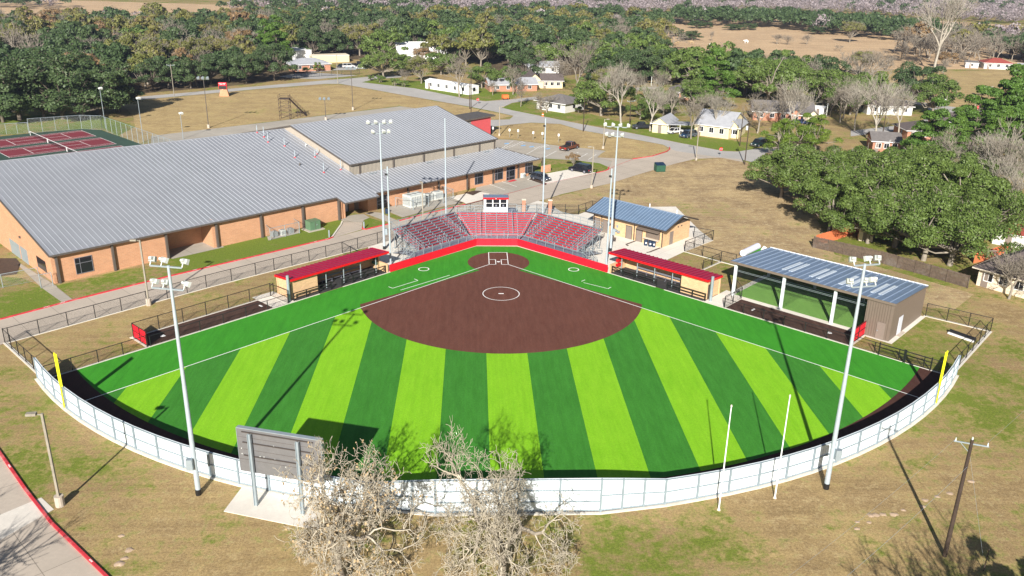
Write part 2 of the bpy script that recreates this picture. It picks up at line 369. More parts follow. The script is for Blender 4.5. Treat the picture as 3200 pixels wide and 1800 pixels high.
structure('lawn', MB().sheet(P((141, 719), (855, 551), (861, 557), (834, 598), (644, 643.5), (425, 694.5), (310, 723), (184, 754), (170, 742)), .01).sheet(P((-60, 690), (60, 700), (130, 735), (157, 761), (0, 803), (-60, 818)), .01)
          .sheet(P((-150, 300), (240, 285), (345, 320), (300, 345), (262, 323), (75, 334), (-150, 350)), .01)
          .sheet(P((913, 576), (917, 553), (930, 548), (975, 562)), .011).sheet(P((958, 536), (979.5, 535), (1012, 548), (1117, 521), (1164, 512), (1147, 519.5), (1005, 555)), .011)
          .sheet(P((1366, 399), (1448, 403.3), (1508, 411), (1528, 419.5), (1527, 427), (1505, 434.5), (1440, 425), (1375, 437), (1345, 432)), .04)
          .sheet(P((901, 206), (960, 200), (1100, 205), (1300, 235), (1300, 247), (1219, 254), (1176, 249), (1044, 222)), .01)
          .sheet(P((1262, 272), (1288, 260), (1350, 250), (1480, 285), (1640, 330), (1900, 360), (1930, 372), (1856, 380), (1821, 379), (1708, 358), (1610, 338), (1463, 311)), .01), M['lawn'])
drive = MB().sheet(P((-80, 828), (0, 804.5), (185, 755.8), (310, 724.5), (425, 696), (644, 644.8), (791.5, 609.8), (834, 599.8), (913, 578.5), (976, 564.5), (1005, 556), (1147, 520.6), (1217, 503), (1300, 481.6), (1340, 500), (1354, 505), (1300, 524), (1247, 528), (1150, 546), (1000, 582), (998, 600), (926.5, 622), (861.5, 637.3), (644, 692.3), (520, 724.5), (370, 765.8), (25, 860.8), (-80, 890)), .02)
drive.sheet(P((1217, 503), (1288, 484.8), (1368, 463.5), (1503, 434.8), (1530.5, 426), (1540, 405), (1500, 396), (1590, 400.5), (1640, 394), (1680, 382), (1687, 373), (1713, 364), (1760, 378), (1868, 402), (1870, 408), (1813, 397), (1750.5, 399.8), (1698, 412), (1613, 437), (1533, 462), (1413, 488.5), (1370.5, 502), (1354, 505), (1300, 520)), .024)
drive.sheet(P((-60, 1100), (0, 1142), (65, 1235), (130, 1320), (265, 1450), (330, 1520), (-200, 1560)), .02)
drive.sheet(P((834, 600), (860, 558), (912, 559.4), (910, 577.5)), .022)
structure('driveway', drive, M['conc'])
structure('driveway_slab', MB().sheet(P((-10, 1300), (104, 1252), (136, 1282), (-10, 1365)), .026), M['concpad'])
structure('parking_lot', MB().sheet(P((1236, 350), (1290, 352), (1413, 368), (1480, 374), (1524, 380), (1512, 387), (1502, 396), (1540, 406), (1532, 421), (1510, 412), (1448, 403.5), (1368, 399.5), (1320, 400), (1236, 372)), .028)
          .sheet(P((380, 342), (644, 311), (1006, 267.5), (1050, 273), (1120, 285), (1160, 296), (1160, 330), (700, 350), (380, 375)), .02)
          .sheet(P((1200, 468), (1340, 437), (1368, 463), (1288, 485), (1217, 503), (1190, 490)), .028), M['conc2'])
structure('parking_pad', MB().sheet(P((1373, 464), (1325, 452), (1350, 440), (1433, 425.5), (1500.5, 434.5)), .034).sheet(P((1128, 496), (1197, 482), (1232, 487), (1212, 503), (1172, 513), (1166, 509)), .034), M['concnew'])
structure('street', MB().sheet(P((-250, 286), (0, 268), (325, 246), (644, 217.5), (819, 202), (892, 196.5), (939, 192), (1010, 190), (1010, 194.5), (945, 199), (910, 207), (1044, 222.5), (1176.5, 249.5), (1219, 255), (1288, 250), (1350, 243), (1352, 249), (1288, 259), (1262, 271), (1288, 277.5), (1463, 312.5), (1610, 339.3), (1708, 359.5), (1821, 380.4), (1856, 381.6), (1937, 369), (1980, 364), (1990, 372), (1925, 386), (1920, 393), (1985, 415), (1985, 430), (1949, 421), (1856, 400), (1811, 396.4), (1700, 380), (1686, 374), (1669, 364.4), (1610, 353.3), (1463, 328), (1409, 312), (1337, 308.6), (1280, 314), (1235, 319.5), (1190, 324), (1190, 306), (1235, 302), (1282, 300.5), (1292, 291.5), (1244, 281), (1176, 267.5), (1019, 240), (894, 217.5), (856, 211), (819, 211), (644, 224.5), (325, 254), (0, 284), (-250, 305)), .03)
          .sheet(P((2070, 222), (2172, 235), (2300, 255), (2447, 276), (2620, 303), (2620, 312), (2447, 283.5), (2300, 262), (2172, 242), (2070, 229)), .03)
          .sheet(P((2334, 268), (2447, 284), (2440, 290), (2390, 297), (2310, 318), (2250, 330), (2140, 343), (2140, 329), (2250, 317), (2300, 306), (2380, 290), (2400, 284), (2334, 276)), .034)
          .sheet(P((1580, 221), (1663, 218), (1668, 223), (1590, 229)), .03).sheet(P((735, 179), (890, 176), (940, 160), (860, 160), (835, 178), (740, 186), (700, 193), (740, 197), (800, 199), (900, 190)), .03), M['asphalt'])
# weeds and damp marks along the old concrete
pads = MB().sheet(P((857.5, 553), (870, 545), (892.5, 540.6), (915, 539.4), (930, 548), (916, 554), (912, 559.4), (862, 558)), .05)
pads.sheet(P((917.5, 537), (940, 534), (957.5, 535.6), (1000, 556), (1005, 558), (985, 564), (980, 560.6)), .045)
pads.sheet(P((977.5, 520.6), (979.8, 534), (1012, 547.5), (1117, 519.6), (1165, 510.6), (1128, 496), (1100, 500)), .06)
pads.sheet(P((45, 667), (52, 664), (142, 720), (145, 724.5), (185, 755.8), (157.5, 762), (105, 724.5)), .04)
pads.sheet([BF(u, n)[:2] for u, n in ((16.0, -.6), (24.2, -.6), (24.2, 3.8), (16.0, 3.8))], .03)
structure('walkway', pads, M['conc2'])
structure('plaza', MB().sheet(P((926.5, 622), (998, 600), (1000, 582), (1150, 546), (1247, 528), (1300, 524), (1354, 505), (1378, 511), (1421, 539), (1455, 540), (1500, 522), (1700, 520), (1760, 580), (1793, 604.8), (1722, 633.5), (1678, 654), (1600, 650), (1545, 690), (1526, 686), (1301, 620.2), (1198, 619.5), (985, 684), (968, 690), (950, 655), (926, 640)), .03)
          .sheet([FL(s, t)[:2] for s, t in ((30.2, 7.7), (33.4, 7.7), (33.4, 12.8), (30.2, 12.8))], .034).sheet([FRt(s, t)[:2] for s, t in ((30.2, 7.7), (33.2, 7.7), (33.2, 13.6), (30.2, 13.6))], .034)
          .sheet([FRt(s, t)[:2] for s, t in ((31.0, 11.9), (50.2, 11.9), (50.2, 22.9), (31.0, 22.9))], .03)
          .sheet([FRt(s, t)[:2] for s, t in ((50.2, 11.7), (53.3, 11.7), (53.3, 23.4), (50.2, 23.4))], .03), M['concnew'])
structure('scoreboard_slab', MB().prism(P((612, 1222), (563, 1287), (800, 1335), (812, 1262)), 0, .05), M['concpad'])
structure('bare_earth', MB().sheet(P((1040, 462), (1056, 459), (1065, 466), (1052, 470)), .05).sheet(P((1167, 485), (1195, 480), (1213, 481), (1190, 492)), .05).sheet(P((1080, 533), (1092, 527), (1097, 535)), .06)
          .sheet(P((1330, 452), (1345, 441), (1372, 437), (1380, 440), (1350, 450), (1376, 462), (1373, 466)), .04).sheet(P((1138, 505), (1165, 510), (1160, 512), (1120, 500)), .065)
          .sheet(P((-30, 650), (40, 650), (52, 664), (42, 690), (-30, 700)), .04), M['dirtdark'])
import itertools
# the playing field
KT = 7.63
def arc(r, a0, a1, n): return [(r*math.sin(a0+(a1-a0)*i/n), -r*math.cos(a0+(a1-a0)*i/n)) for i in range(n+1)]
def kang(r, t=KT): return math.radians(45)+math.asin(t/r)          # angle (from -Y) where radius r meets the kerb line
RT = 58.45
def fence_pts():
    a1 = math.atan2(49.1, 37.3); pts = []
    n = 15; a0 = math.atan2(12.12, 60.9)
    right = [(12.12, -60.9)]+[(62.0*math.sin(a0+(a1-a0)*i/n), -62.0*math.cos(a0+(a1-a0)*i/n)) for i in range(1, n+1)]
    cen = [(6.63-13.4*i/4, -61.85) for i in range(5)]
    mid = [(12.12+(6.63-12.12)*i/3, -60.9+(-61.85+60.9)*i/3) for i in (1, 2)]
    r = right[::-1]+mid+cen
    left = [(-12.3, -60.95)]+[(-62.0*math.sin(a0+(a1-a0)*i/n), -62.0*math.cos(a0+(a1-a0)*i/n)) for i in range(1, n+1)]
    return r+[(-6.77-5.5*i/3, -61.85+.9*i/3) for i in (1, 2)]+left
FP = fence_pts()
turf_out = [(-3.2, 7.55), (3.2, 7.55)]+[FRt(s, KT)[:2] for s in (-2.8, 57.8)]
RA = kang(RT)
full = [(-3.25, 7.5), (3.25, 7.5)]+[p for p in arc(RT, RA, -RA, 60)]
structure('artificial_turf', MB().sheet(full, .02), M['turf'])
structure('fair_turf', MB().sheet([(0, 0)]+arc(RT-.02, R(45), R(-45), 60), .024), M['turf_fair'])
structure('warning_track', MB().sheet(arc(RT-.01, RA, -RA, 60)+[FP[-1]]+FP[::-1][1:], .021), M['track'])
st = MB(); SW = 4.66
def ytop(x):
    y = -abs(x)
    if abs(x) < 18.3: y = min(y, -13.1-math.sqrt(max(0, 18.74**2-x*x)))
    return y
for k in range(-4, 5):
    x0 = (k*2-.5)*SW+.1; x1 = x0+SW; n = 12
    xs = [x0+(x1-x0)*i/n for i in range(n+1)]
    for i in range(n):
        a, b_ = xs[i], xs[i+1]
        ya, yb = ytop(a), ytop(b_); za, zb = -math.sqrt(RT**2-a*a), -math.sqrt(RT**2-b_*b_)
        if ya-za < .05 and yb-zb < .05: continue
        st.quad((a, max(za, min(za, ya)), .028), (b_, min(zb, yb), .028), (b_, yb, .028), (a, ya, .028))
structure('turf_stripes', st, M['turf_light'])
sk = []
ae = math.atan2(18.34, 16.9-13.1)
for i in range(61):
    a = -ae+2*ae*i/60; sk.append((-18.74*math.sin(a)*-1*-1, -13.1-18.74*math.cos(a)))
sk = [(x, y) for x, y in sk][::-1]            # left end -> right end
hr = 4.57; hc = (0, -.3)
h0 = []
for i in range(41):
    a = R(-52)+R(284)*i/40; h0.append((hc[0]+hr*math.cos(a), hc[1]+hr*math.sin(a)))
sk = sk if sk[0][0] < 0 else sk[::-1]
structure('infield_clay', MB().sheet(sk+h0, .032), M['clay'])
ln = MB(); LZ = .037
for sgn in (-1, 1):
    ln.strip([(sgn*1.37, -1.37), (sgn*43.6, -43.6)], .11, LZ)
    # batter's boxes
    for a, b_ in (((.42, -1.45), (.42, .8)), ((1.4, -1.45), (1.4, 4.05)), ((.36, .8), (1.4, .8)), ((.36, -1.4), (1.46, -1.4))):
        ln.strip([(sgn*a[0], a[1]), (sgn*b_[0], b_[1])], .11, LZ)
    c = G(1066, 677.5) if sgn < 0 else G(1443, 678.5)
    for i in range(32):
        a, b_ = 2*math.pi*i/32, 2*math.pi*(i+1)/32
        ln.quad(*[(c[0]+r*math.cos(x), c[1]+r*math.sin(x), LZ) for r, x in ((.66, a), (.80, a), (.80, b_), (.66, b_))])
ln.strip([(-1.46, 4.1), (1.46, 4.1)], .11, LZ)
ln.strip(P((988, 725.6), (1051.5, 706)), .1, LZ); ln.strip(P((977.5, 721.8), (988, 725.8)), .1, LZ); ln.strip(P((1051.5, 706), (1042, 702)), .1, LZ)
ln.strip(P((1468, 711.5), (1529, 726.5)), .1, LZ); ln.strip(P((1461, 706), (1467.5, 711.5)), .1, LZ) if False else ln.strip(P((1472, 704.5), (1463, 708), (1464, 708.5)), .1, LZ)
ln.strip(P((1529, 726.8), (1537, 723)), .1, LZ); ln.strip(P((1007, 730.5), (1131.5, 692.8)), .1, LZ)
for i in range(48):
    a, b_ = 2*math.pi*i/48, 2*math.pi*(i+1)/48
    ln.quad(*[(r*math.cos(x), -13.106+r*math.sin(x), LZ) for r, x in ((2.39, a), (2.49, a), (2.49, b_), (2.39, b_))])
structure('field_lines', ln, M['line'])
def tiny(name, label, cat, poly, z0, z1, mat, group=None):
    return tag(MB().prism(poly, z0, z1).build(name, mat), label, cat, group)
tiny('home_plate', 'white five-sided home plate between the batter\'s boxes', 'home plate', [(-.25, .0), (.25, 0), (.25, -.22), (0, -.45), (-.25, -.22)][::-1], .033, .05, M['white'])
tiny('pitching_rubber', 'white rubber slab in the middle of the pitching circle', 'pitching plate', [(-.35, -13.2), (.35, -13.2), (.35, -13.02), (-.35, -13.02)], .033, .055, M['white'])
# kerbs
kb = MB()
for F_ in (FL, FRt):
    kb.strip([F_(s, KT)[:2] for s in (-2.9, 14.6)], .12, 0, .05)
    kb.strip([F_(s, KT)[:2] for s in ((26.4, 30) if F_ is FL else (24.0, 30))], .16, 0, .06)
    kb.strip([F_(s, KT)[:2] for s in (14.6, 22.6)], .16, 0, .06); kb.strip([F_(s, KT+.04)[:2] for s in (30, 61.2)], .3, 0, .06)
kb.strip([(-3.2, 7.45), (3.2, 7.45)], .12, 0, .05)
kb.strip([FL(s, 11.5)[:2] for s in (31.2, 50.2)], .3, 0, .07); kb.strip([FL(49.9, t)[:2] for t in (7.8, 11.4)], .4, 0, .06)
kb.strip([FRt(49.9, t)[:2] for t in (7.8, 11.9)], .4, 0, .06)
kb.strip([FL(31.3, t)[:2] for t in (7.8, 11.4)], .3, 0, .08); kb.strip([FRt(33.2, t)[:2] for t in (7.8, 11.9)], .3, 0, .07)
KW = P((25, 860.8), (370, 765.8), (520, 724.5), (644, 692.3), (861.5, 637.3), (900, 627))
kb.strip([FL(61.1, 8.2)[:2], FL(60.7, 20.2)[:2], KW[0]], .4, 0, .07); kb.strip(KW, .3, 0, .07)
kb.strip([FRt(61.1, 8.4)[:2], FRt(60.7, 24.3)[:2]], .45, 0, .07)
kb.strip([FRt(60.7, 24.3)[:2], FRt(53.0, 23.7)[:2]], .35, 0, .07)
kb.strip(P((1721, 633), (1813, 658.5), (1850, 668.5)), .3, 0, .07); kb.strip(P((1813, 659), (1768, 679)), .3, 0, .07); kb.strip(P((1721, 633), (1793, 605)), .2, 0, .07)
kb.strip(P((861, 558), (858, 566), (836, 597)), .25, 0, .15)
kb.strip([(p[0]*1.004, p[1]*1.004) for p in FP], .34, 0, .06)
structure('kerb', kb, M['kerb'])
rc = MB()
for pts in (((-80, 827), (0, 804.5), (90, 781), (185, 755.8), (310, 724.5), (425, 696), (644, 644.8), (791.5, 609.8), (828, 601.5), (838, 597)), ((915, 571), (912, 576), (920, 578), (976, 564.5)), ((1005, 556), (1050, 544), (1147, 520.6), (1170, 515)),
            ((1500, 435.2), (1520, 431), (1530, 427), (1532, 421)), ((1592, 400.5), (1640, 393.5), (1676, 382), (1685, 376), (1684, 371)), ((-40, 1088), (0, 1141), (65, 1234), (130, 1318), (265, 1449), (300, 1485))):
    rc.strip(P(*pts), .22, 0, .15)
structure('red_kerb', rc, M['redcurb'])
structure('red_line', MB().strip(P((1170, 515), (1217, 503), (1288, 484.8), (1368, 463.5), (1500, 435.2)), .12, .05).strip(P((1530, 426), (1560, 413), (1592, 401)), .12, .05), M['redcurb'])
cs = MB()                                      # worn white stencilling on the red kerb
for px, py, qx, qy in ((110, 776.2, 126, 772.2), (151, 765.3, 165, 761.6), (485, 681.9, 497, 679.1), (519, 674, 529, 671.6), (790, 610.4, 798, 608.6), (818, 604, 826, 602.2), (22, 1172.4, 27, 1179.5), (226, 1411, 233, 1418)):
    a, b_ = Vector(G(px, py)), Vector(G(qx, qy))
    for k in range(4):
        p0 = a.lerp(b_, k/4+.03); p1 = a.lerp(b_, k/4+.19); cs.strip([p0, p1], .13, .1535)
structure('kerb_stencil', cs, M['line'])
structure('bullpen_clay', MB().sheet([FL(s, t)[:2] for s, t in ((31.4, 7.78), (49.7, 7.78), (49.7, 11.4), (31.4, 11.4))], .03).sheet([FRt(s, t)[:2] for s, t in ((33.3, 7.78), (49.7, 7.78), (49.7, 11.95), (33.3, 11.95))], .038), M['bull'])
structure('dugout_floor', MB().sheet([FL(s, t)[:2] for s, t in ((14.7, 7.7), (30.2, 7.7), (30.2, 11.6), (14.7, 11.6))], .036).sheet([FRt(s, t)[:2] for s, t in ((14.7, 7.7), (30.2, 7.7), (30.2, 11.6), (14.7, 11.6))], .036), M['rubber'])
structure('cage_turf', MB().sheet([FRt(s, t)[:2] for s, t in ((31.8, 12.95), (49.4, 12.95), (49.4, 22.5), (31.8, 22.5))], .045), M['turf_cage'])
pk = MB()                                      # painted parking bays
for a, b_ in (((1290, 356), (1262, 373)), ((1455, 383), (1425, 398)), ((1478, 386), (1452, 401)), ((1500, 389), (1480, 402)), ((1350, 374), (1318, 392)), ((1400, 380), (1370, 396)), ((1345, 452), (1388, 440)), ((1402, 461), (1418, 445)), ((1300, 470), (1255, 455)), ((1270, 478), (1228, 463))):
    pk.strip(P(a, b_), .12, .045)
for k in range(9): pk.strip(P((1262+k*6.2, 372-k*1.95), (1272+k*6.2, 375.5-k*1.95)), .16, .045)
for k in range(6): pk.strip(P((1343+k*6, 371.5-k*1.5), (1352+k*6, 375-k*1.5)), .16, .045)
structure('bay_markings', pk, M['line'])
structure('blue_bay_marks', MB().sheet(P((1268, 361), (1279, 359.5), (1281, 362), (1270, 363.5)), .046).sheet(P((1310, 366), (1321, 364.5), (1323, 367), (1312, 368.5)), .046).sheet(P((1331, 369), (1342, 367.5), (1344, 370), (1333, 371.5)), .046).sheet(P((1372, 374), (1383, 372.5), (1385, 375), (1374, 376.5)), .046), M['blue'])
structure('tennis_courts', MB().sheet([BF(u, n)[:2] for u, n in ((-10, 112), (31.6, 111), (42.9, 108.6), (46, 104.5), (46.5, 60), (-10, 60))], .05), M['tennis_g'])
tr = MB(); tl = MB()
for n0 in (97.4, 85.3, 73.2):
    tr.sheet([BF(u, n)[:2] for u, n in ((19.5, n0), (42.1, n0), (42.1, n0+9.6), (19.5, n0+9.6))], .06)
    for a, b_ in (((19.5, n0), (42.1, n0)), ((19.5, n0+9.6), (42.1, n0+9.6)), ((42.1, n0), (42.1, n0+9.6)), ((19.5, n0), (19.5, n0+9.6)), ((19.5, n0+1.3), (42.1, n0+1.3)), ((19.5, n0+8.3), (42.1, n0+8.3)),
                  ((36.9, n0+1.3), (36.9, n0+8.3)), ((24.7, n0+1.3), (24.7, n0+8.3)), ((24.7, n0+4.8), (36.9, n0+4.8))):
        tl.strip([BF(*a)[:2], BF(*b_)[:2]], .12, .066)
structure('red_courts', tr, M['tennis_r']); structure('court_lines', tl, M['line'])
for i, n0 in enumerate((97.4, 85.3, 73.2)):
    t = thing('tennis_net', ['tennis net across the farthest red court', 'tennis net across the middle red court', 'tennis net end showing just above the long grey roof'][i], 'tennis net', BF(30.8, n0+4.8), 'nets of the tennis courts')
    MB(BF).bx(30.78, 30.82, n0-1, n0+10.6, .1, .95).build('netting', M['net'], t)
    MB(BF).bx(30.74, 30.86, n0-1, n0+10.6, .99, 1.04).build('tape', M['white'], t)
    for n in (n0-1.05, n0+10.65): MB().tube(BF(30.8, n, 0), BF(30.8, n, 1.1), .05).build('post', M['white'], t)

# ---------------------------------------------------------------- fences
def fence(name, label, pts, h, mesh='chain_k', metal='black', step=3.0, rails=(1.0,), group=None, r=.035, z0=0.0, hs=None, cat='fence'):
    t = thing(name, label, cat, (*pts[0][:2], z0), group); rl = MB(); pn = MB(); done = []
    for i in range(len(pts)-1):
        a, b_ = Vector(pts[i][:2]), Vector(pts[i+1][:2]); n = max(1, round((b_-a).length/step))
        for k in range(n+1 if i == len(pts)-2 else n):
            p = a.lerp(b_, k/n); MB().tube((p.x, p.y, z0), (p.x, p.y, z0+h+.04), r*1.55, n=6).build('post', M[metal], t)
        for q in rails: rl.tube((a.x, a.y, z0+h*q), (b_.x, b_.y, z0+h*q), r*1.1, n=6)
        rl.tube((a.x, a.y, z0+.1), (b_.x, b_.y, z0+.1), r*.4, n=4)
        pn.quad((a.x, a.y, z0+.08), (b_.x, b_.y, z0+.08), (b_.x, b_.y, z0+h), (a.x, a.y, z0+h))
    rl.build('rail', M[metal], t); pn.build('wire_mesh', M[mesh], t); return t
def picket_fence(name, label, pts, h, group=None, cat='fence', step=2.4):
    t = thing(name, label, cat, (*pts[0][:2], 0), group); rl = MB(); pk = MB()
    for i in range(len(pts)-1):
        a, b_ = Vector(pts[i][:2]), Vector(pts[i+1][:2]); L = (b_-a).length; n = max(1, round(L/step))
        for k in range(n+1 if i == len(pts)-2 else n):
            p = a.lerp(b_, k/n); MB().box(p.x, p.y, h/2, .08, .08, h+.1).build('post', M['black'], t)
        for q in (.1, .82, .97): rl.beam((a.x, a.y, h*q), (b_.x, b_.y, h*q), .04)
        for k in range(int(L/.13)):
            p = a.lerp(b_, (k+.5)/int(L/.13)); pk.box(p.x, p.y, h/2, .022, .022, h-.1)
    rl.build('rail', M['black'], t); tag(pk.build('pickets', M['black'], t), None, kind='stuff'); return t
fence('chain_link_fence', 'long low black chain link fence beside the driveway on the left', KW+[G(998, 600)], 1.8, rails=(1.0,), step=3.1)
fence('chain_link_fence', 'black chain link fence closing the left corner behind the yellow pole', [KW[0], FL(60.7, 20.2)[:2], FL(61.1, 8.5)[:2]], 1.8, step=2.6)
fence('chain_link_fence', 'black chain link fence from the left yellow pole to the bullpen', [FL(s, KT+.05)[:2] for s in (61.0, 50.0)], 1.5, step=3.0)
fence('chain_link_fence', 'black chain link fence along the front of the left bullpen', [FL(s, KT+.05)[:2] for s in (49.6, 31.2)], 1.3, step=3.0)
fence('chain_link_fence', 'black chain link fence along the back of the left bullpen', [FL(49.7, 11.5)[:2], FL(31.4, 11.5)[:2], FL(31.2, 7.8)[:2]], 1.8, step=3.0)
fence('chain_link_fence', 'black fence running from the left dugout back to the driveway fence', [FL(30.6, 12)[:2], FL(31.4, 11.5)[:2]], 1.5, step=1.2)
fence('chain_link_fence', 'black chain link fence behind the left dugout roof', [G(861.5, 637.3), G(905, 664)], 1.8, step=3.2)
fence('chain_link_fence', 'black chain link fence from the right bullpen to the right yellow pole', [FRt(s, KT+.05)[:2] for s in (50.0, 61.0)], 1.4, step=2.9)
fence('chain_link_fence', 'black chain link fence along the front of the right bullpen', [FRt(s, KT+.05)[:2] for s in (33.2, 49.8)], 1.3, step=3.0)
fence('chain_link_fence', 'black fence between the right dugout and the open batting cage', [FRt(33.2, 7.8)[:2], FRt(33.2, 12.2)[:2], FRt(31.3, 14.2)[:2]], 1.6, step=2.0)
fence('chain_link_fence', 'black chain link fence closing the right corner beyond the taupe building', [FRt(53.2, 23.6)[:2], FRt(60.7, 24.3)[:2], FRt(61.1, 8.6)[:2]], 1.8, step=2.6)
fence('chain_link_fence', 'black fence around the slab at the end of the concession building', P((1745, 597), (1793, 604.8), (1722, 633)), 1.7, step=2.6)
fence('chain_link_fence', 'black fence crossing the grass towards the blue roofed cage', P((1722, 633), (1813, 658.5), (1850, 668)), 1.7, step=3.0)
fence('chain_link_fence', 'short black fence between the right dugout roof and the grass', P((1813, 659), (1768, 679)), 1.5, step=2.6)
for k in range(2):
    s0 = 53.3+2.95*k; t = thing('field_gate', ['left leaf of the black gate in the right corner fence', 'right leaf of the black gate in the right corner fence'][k], 'gate', FRt(s0, KT-.06), 'gate leaves in the right corner fence')
    g = MB(FRt)
    for z in (.15, .55, .95, 1.4): g.beam((s0, KT-.06, z), (s0+2.8, KT-.06, z), .06)
    g.build('bars', M['black'], t)
    for ds in (0, 2.8): MB(FRt).bx(s0+ds-.06, s0+ds+.06, KT-.12, KT, 0, 1.6).build('post', M['black'], t)
g1 = P((1247.8+430/8, 531), (1301, 536))[0]
PIL = P((1317, 537), (1383, 538.5))
picket_fence('picket_fence', 'black picket fence just right of the white press box', P((1277, 535), (1311, 536.3)), 1.7)
picket_fence('picket_gate', 'black double picket gate between the two brick pillars', [Vector(PIL[0][:2]).lerp(Vector(PIL[1][:2]), f)[:] for f in (.08, .92)], 1.8, cat='gate')
picket_fence('picket_fence', 'black picket fence from the right brick pillar towards the grass', P((1388, 538.5), (1455, 540)), 1.8)
fence('chain_link_fence', 'black fence turning up behind the concession building', P((1455, 540), (1490, 528), (1512, 535)), 1.7, step=2.4)
fence('chain_link_fence', 'grey black fence running behind the press box', P((1150, 545), (1215, 527)), 1.7, step=2.6)
for i, p in enumerate(PIL):
    t = thing('brick_pillar', ['square brick gate pillar nearer the press box', 'square brick gate pillar nearer the concession building'][i], 'pillar', p, 'brick gate pillars')
    MB().box(p[0], p[1], 1.25, .62, .62, 2.5).build('shaft', M['redbrick'], t); MB().box(p[0], p[1], 2.56, .74, .74, .12).build('cap', M['stone'], t)
for i, (a, b_) in enumerate((((1322, 538), 0), ((1392, 541), 0))):
    pass

# white outfield fence
def fz(x, side=0):
    if abs(x) <= 6.9: return 3.2
    if abs(x) < 12.2: return 3.2-(abs(x)-6.8)/5.4*.75
    return 2.42
t = thing('outfield_fence', 'curved white metal outfield fence with grey posts', 'fence', FP[0]); pan = MB(); rl = MB(); rib = MB()
for i, p in enumerate(FP):
    r = Vector(p).normalized()*.1; z = fz(p[0])
    MB().box(p[0]+r.x, p[1]+r.y, z/2, .15, .15, z, math.atan2(p[1], p[0])).build('post', M['fencepost'], t)
    if i == len(FP)-1: break
    q = FP[i+1]; z2 = fz(q[0])
    pan.add([(p[0], p[1], .08), (q[0], q[1], .08), (q[0], q[1], z2), (p[0], p[1], z), (p[0]*.999, p[1]*.999, .08), (q[0]*.999, q[1]*.999, .08), (q[0]*.999, q[1]*.999, z2), (p[0]*.999, p[1]*.999, z)], [(0, 1, 2, 3), (7, 6, 5, 4), (3, 2, 6, 7), (0, 4, 5, 1)])
    fr = (.98, .5, .06) if abs(p[0]) > 6.8 or abs(q[0]) > 6.8 else (.98, .66, .33, .06)
    for f in fr: rl.beam((p[0]*1.0012, p[1]*1.0012, z*f), (q[0]*1.0012, q[1]*1.0012, z2*f), .09, .09)
    n = int((Vector(q)-Vector(p)).length/.25)
    for k in range(n):
        f = (k+.5)/n; x, y = p[0]+(q[0]-p[0])*f, p[1]+(q[1]-p[1])*f; zz = z+(z2-z)*f
        rib.box(x*1.0005, y*1.0005, zz/2+.04, .05, .05, zz-.1, math.atan2(y, x))
pan.build('panels', M['vinyl'], t); rl.build('rails', M['fencepost'], t); tag(rib.build('ribs', M['vinyl'], t), None, kind='stuff')
for sgn, nm in ((-1, 'left'), (1, 'right')):
    x, y = sgn*43.95, -43.95
    t = thing('foul_pole', 'tall yellow foul pole with a wing at the %s end of the white fence' % nm, 'foul pole', (x, y), 'yellow foul poles')
    MB().tube((x, y, 0), (x, y, 6.0), .07, n=10).build('pole', M['yellow'], t)
    d = Vector((-sgn*.75, -.66)).normalized()
    wing = MB(); o = Vector((x, y)); e = o+d*.48*1.0
    wing.beam((o.x, o.y, 2.5), (e.x, e.y, 2.5), .05).beam((o.x, o.y, 5.95), (e.x, e.y, 5.95), .05).beam((e.x, e.y, 2.5), (e.x, e.y, 5.95), .05)
    wing.beam((o.x, o.y, 4.2), (e.x, e.y, 4.2), .05); mid = o.lerp(e, .5)
    wing.box(mid.x, mid.y, 4.2, .44, .012, 3.4, math.atan2(d.y, d.x)); wing.build('wing_screen', M['yellow'], t)

# backstop wall and its pads
WALLC = [FL(14.35, KT)[:2], (-3.25, 7.45), (3.2, 7.45), FRt(14.35, KT)[:2]]
for i, lab in enumerate(('red padded wall in front of the left bleacher wing', 'short red padded wall right behind home plate', 'red padded wall in front of the right bleacher wing')):
    a, b_ = Vector(WALLC[i]), Vector(WALLC[i+1]); d = (b_-a); L = d.length; d.normalize(); q = Vector((-d.y, d.x))*.09
    t = thing('padded_wall', lab, 'wall', (a.x, a.y), 'red padded backstop walls'); n = round(L/1.22)
    for k in range(n):
        p0 = a+d*(L*k/n+.006); p1 = a+d*(L*(k+1)/n-.006)
        MB().prism([p0-q, p1-q, p1+q, p0+q], .05, 1.14).build('pad', M['red'], t)
for F_, lab, sr in ((FL, 'red padded bullpen backstop at the end of the left bullpen', (49.8, 7.9, 11.3)), (FRt, 'red padded bullpen backstop beside the taupe panel building', (49.8, 8.0, 12.2))):
    s0, t0, t1 = sr; t = thing('bullpen_backstop', lab, 'backstop', F_(s0, t0), 'red bullpen backstops')
    MB(F_).bx(s0-.03, s0+.03, t0, t1, .12, 1.85).build('pad', M['red'], t)
    for z in (.12, 1.0, 1.85): MB(F_).beam((s0+.06, t0, z), (s0+.06, t1, z), .06).build('rail', M['black'], t)
    for tt in (t0, (t0+t1)/2, t1): MB(F_).bx(s0+.03, s0+.1, tt-.04, tt+.04, 0, 1.9).build('post', M['black'], t)
for F_, s0, t0, lab in ((FL, 47.3, 9.4, 'small white home plate in the left bullpen near the red pad'), (FRt, 46.6, 9.6, 'small white home plate in the right bullpen near the red pad')):
    tag(MB(F_).prism([(s0-.25, t0-.25), (s0+.1, t0-.25), (s0+.3, t0), (s0+.1, t0+.25), (s0-.25, t0+.25)], .04, .07).build('home_plate', M['white']), lab, 'home plate')
for F_, s0, t0, lab in ((FL, 34.2, 9.4, 'white pitching rubber in the left bullpen'), (FRt, 36.3, 9.7, 'white pitching rubber in the right bullpen')):
    tag(MB(F_).bx(s0-.1, s0+.1, t0-.35, t0+.35, .04, .09).build('pitching_rubber', M['white']), lab, 'pitching plate')

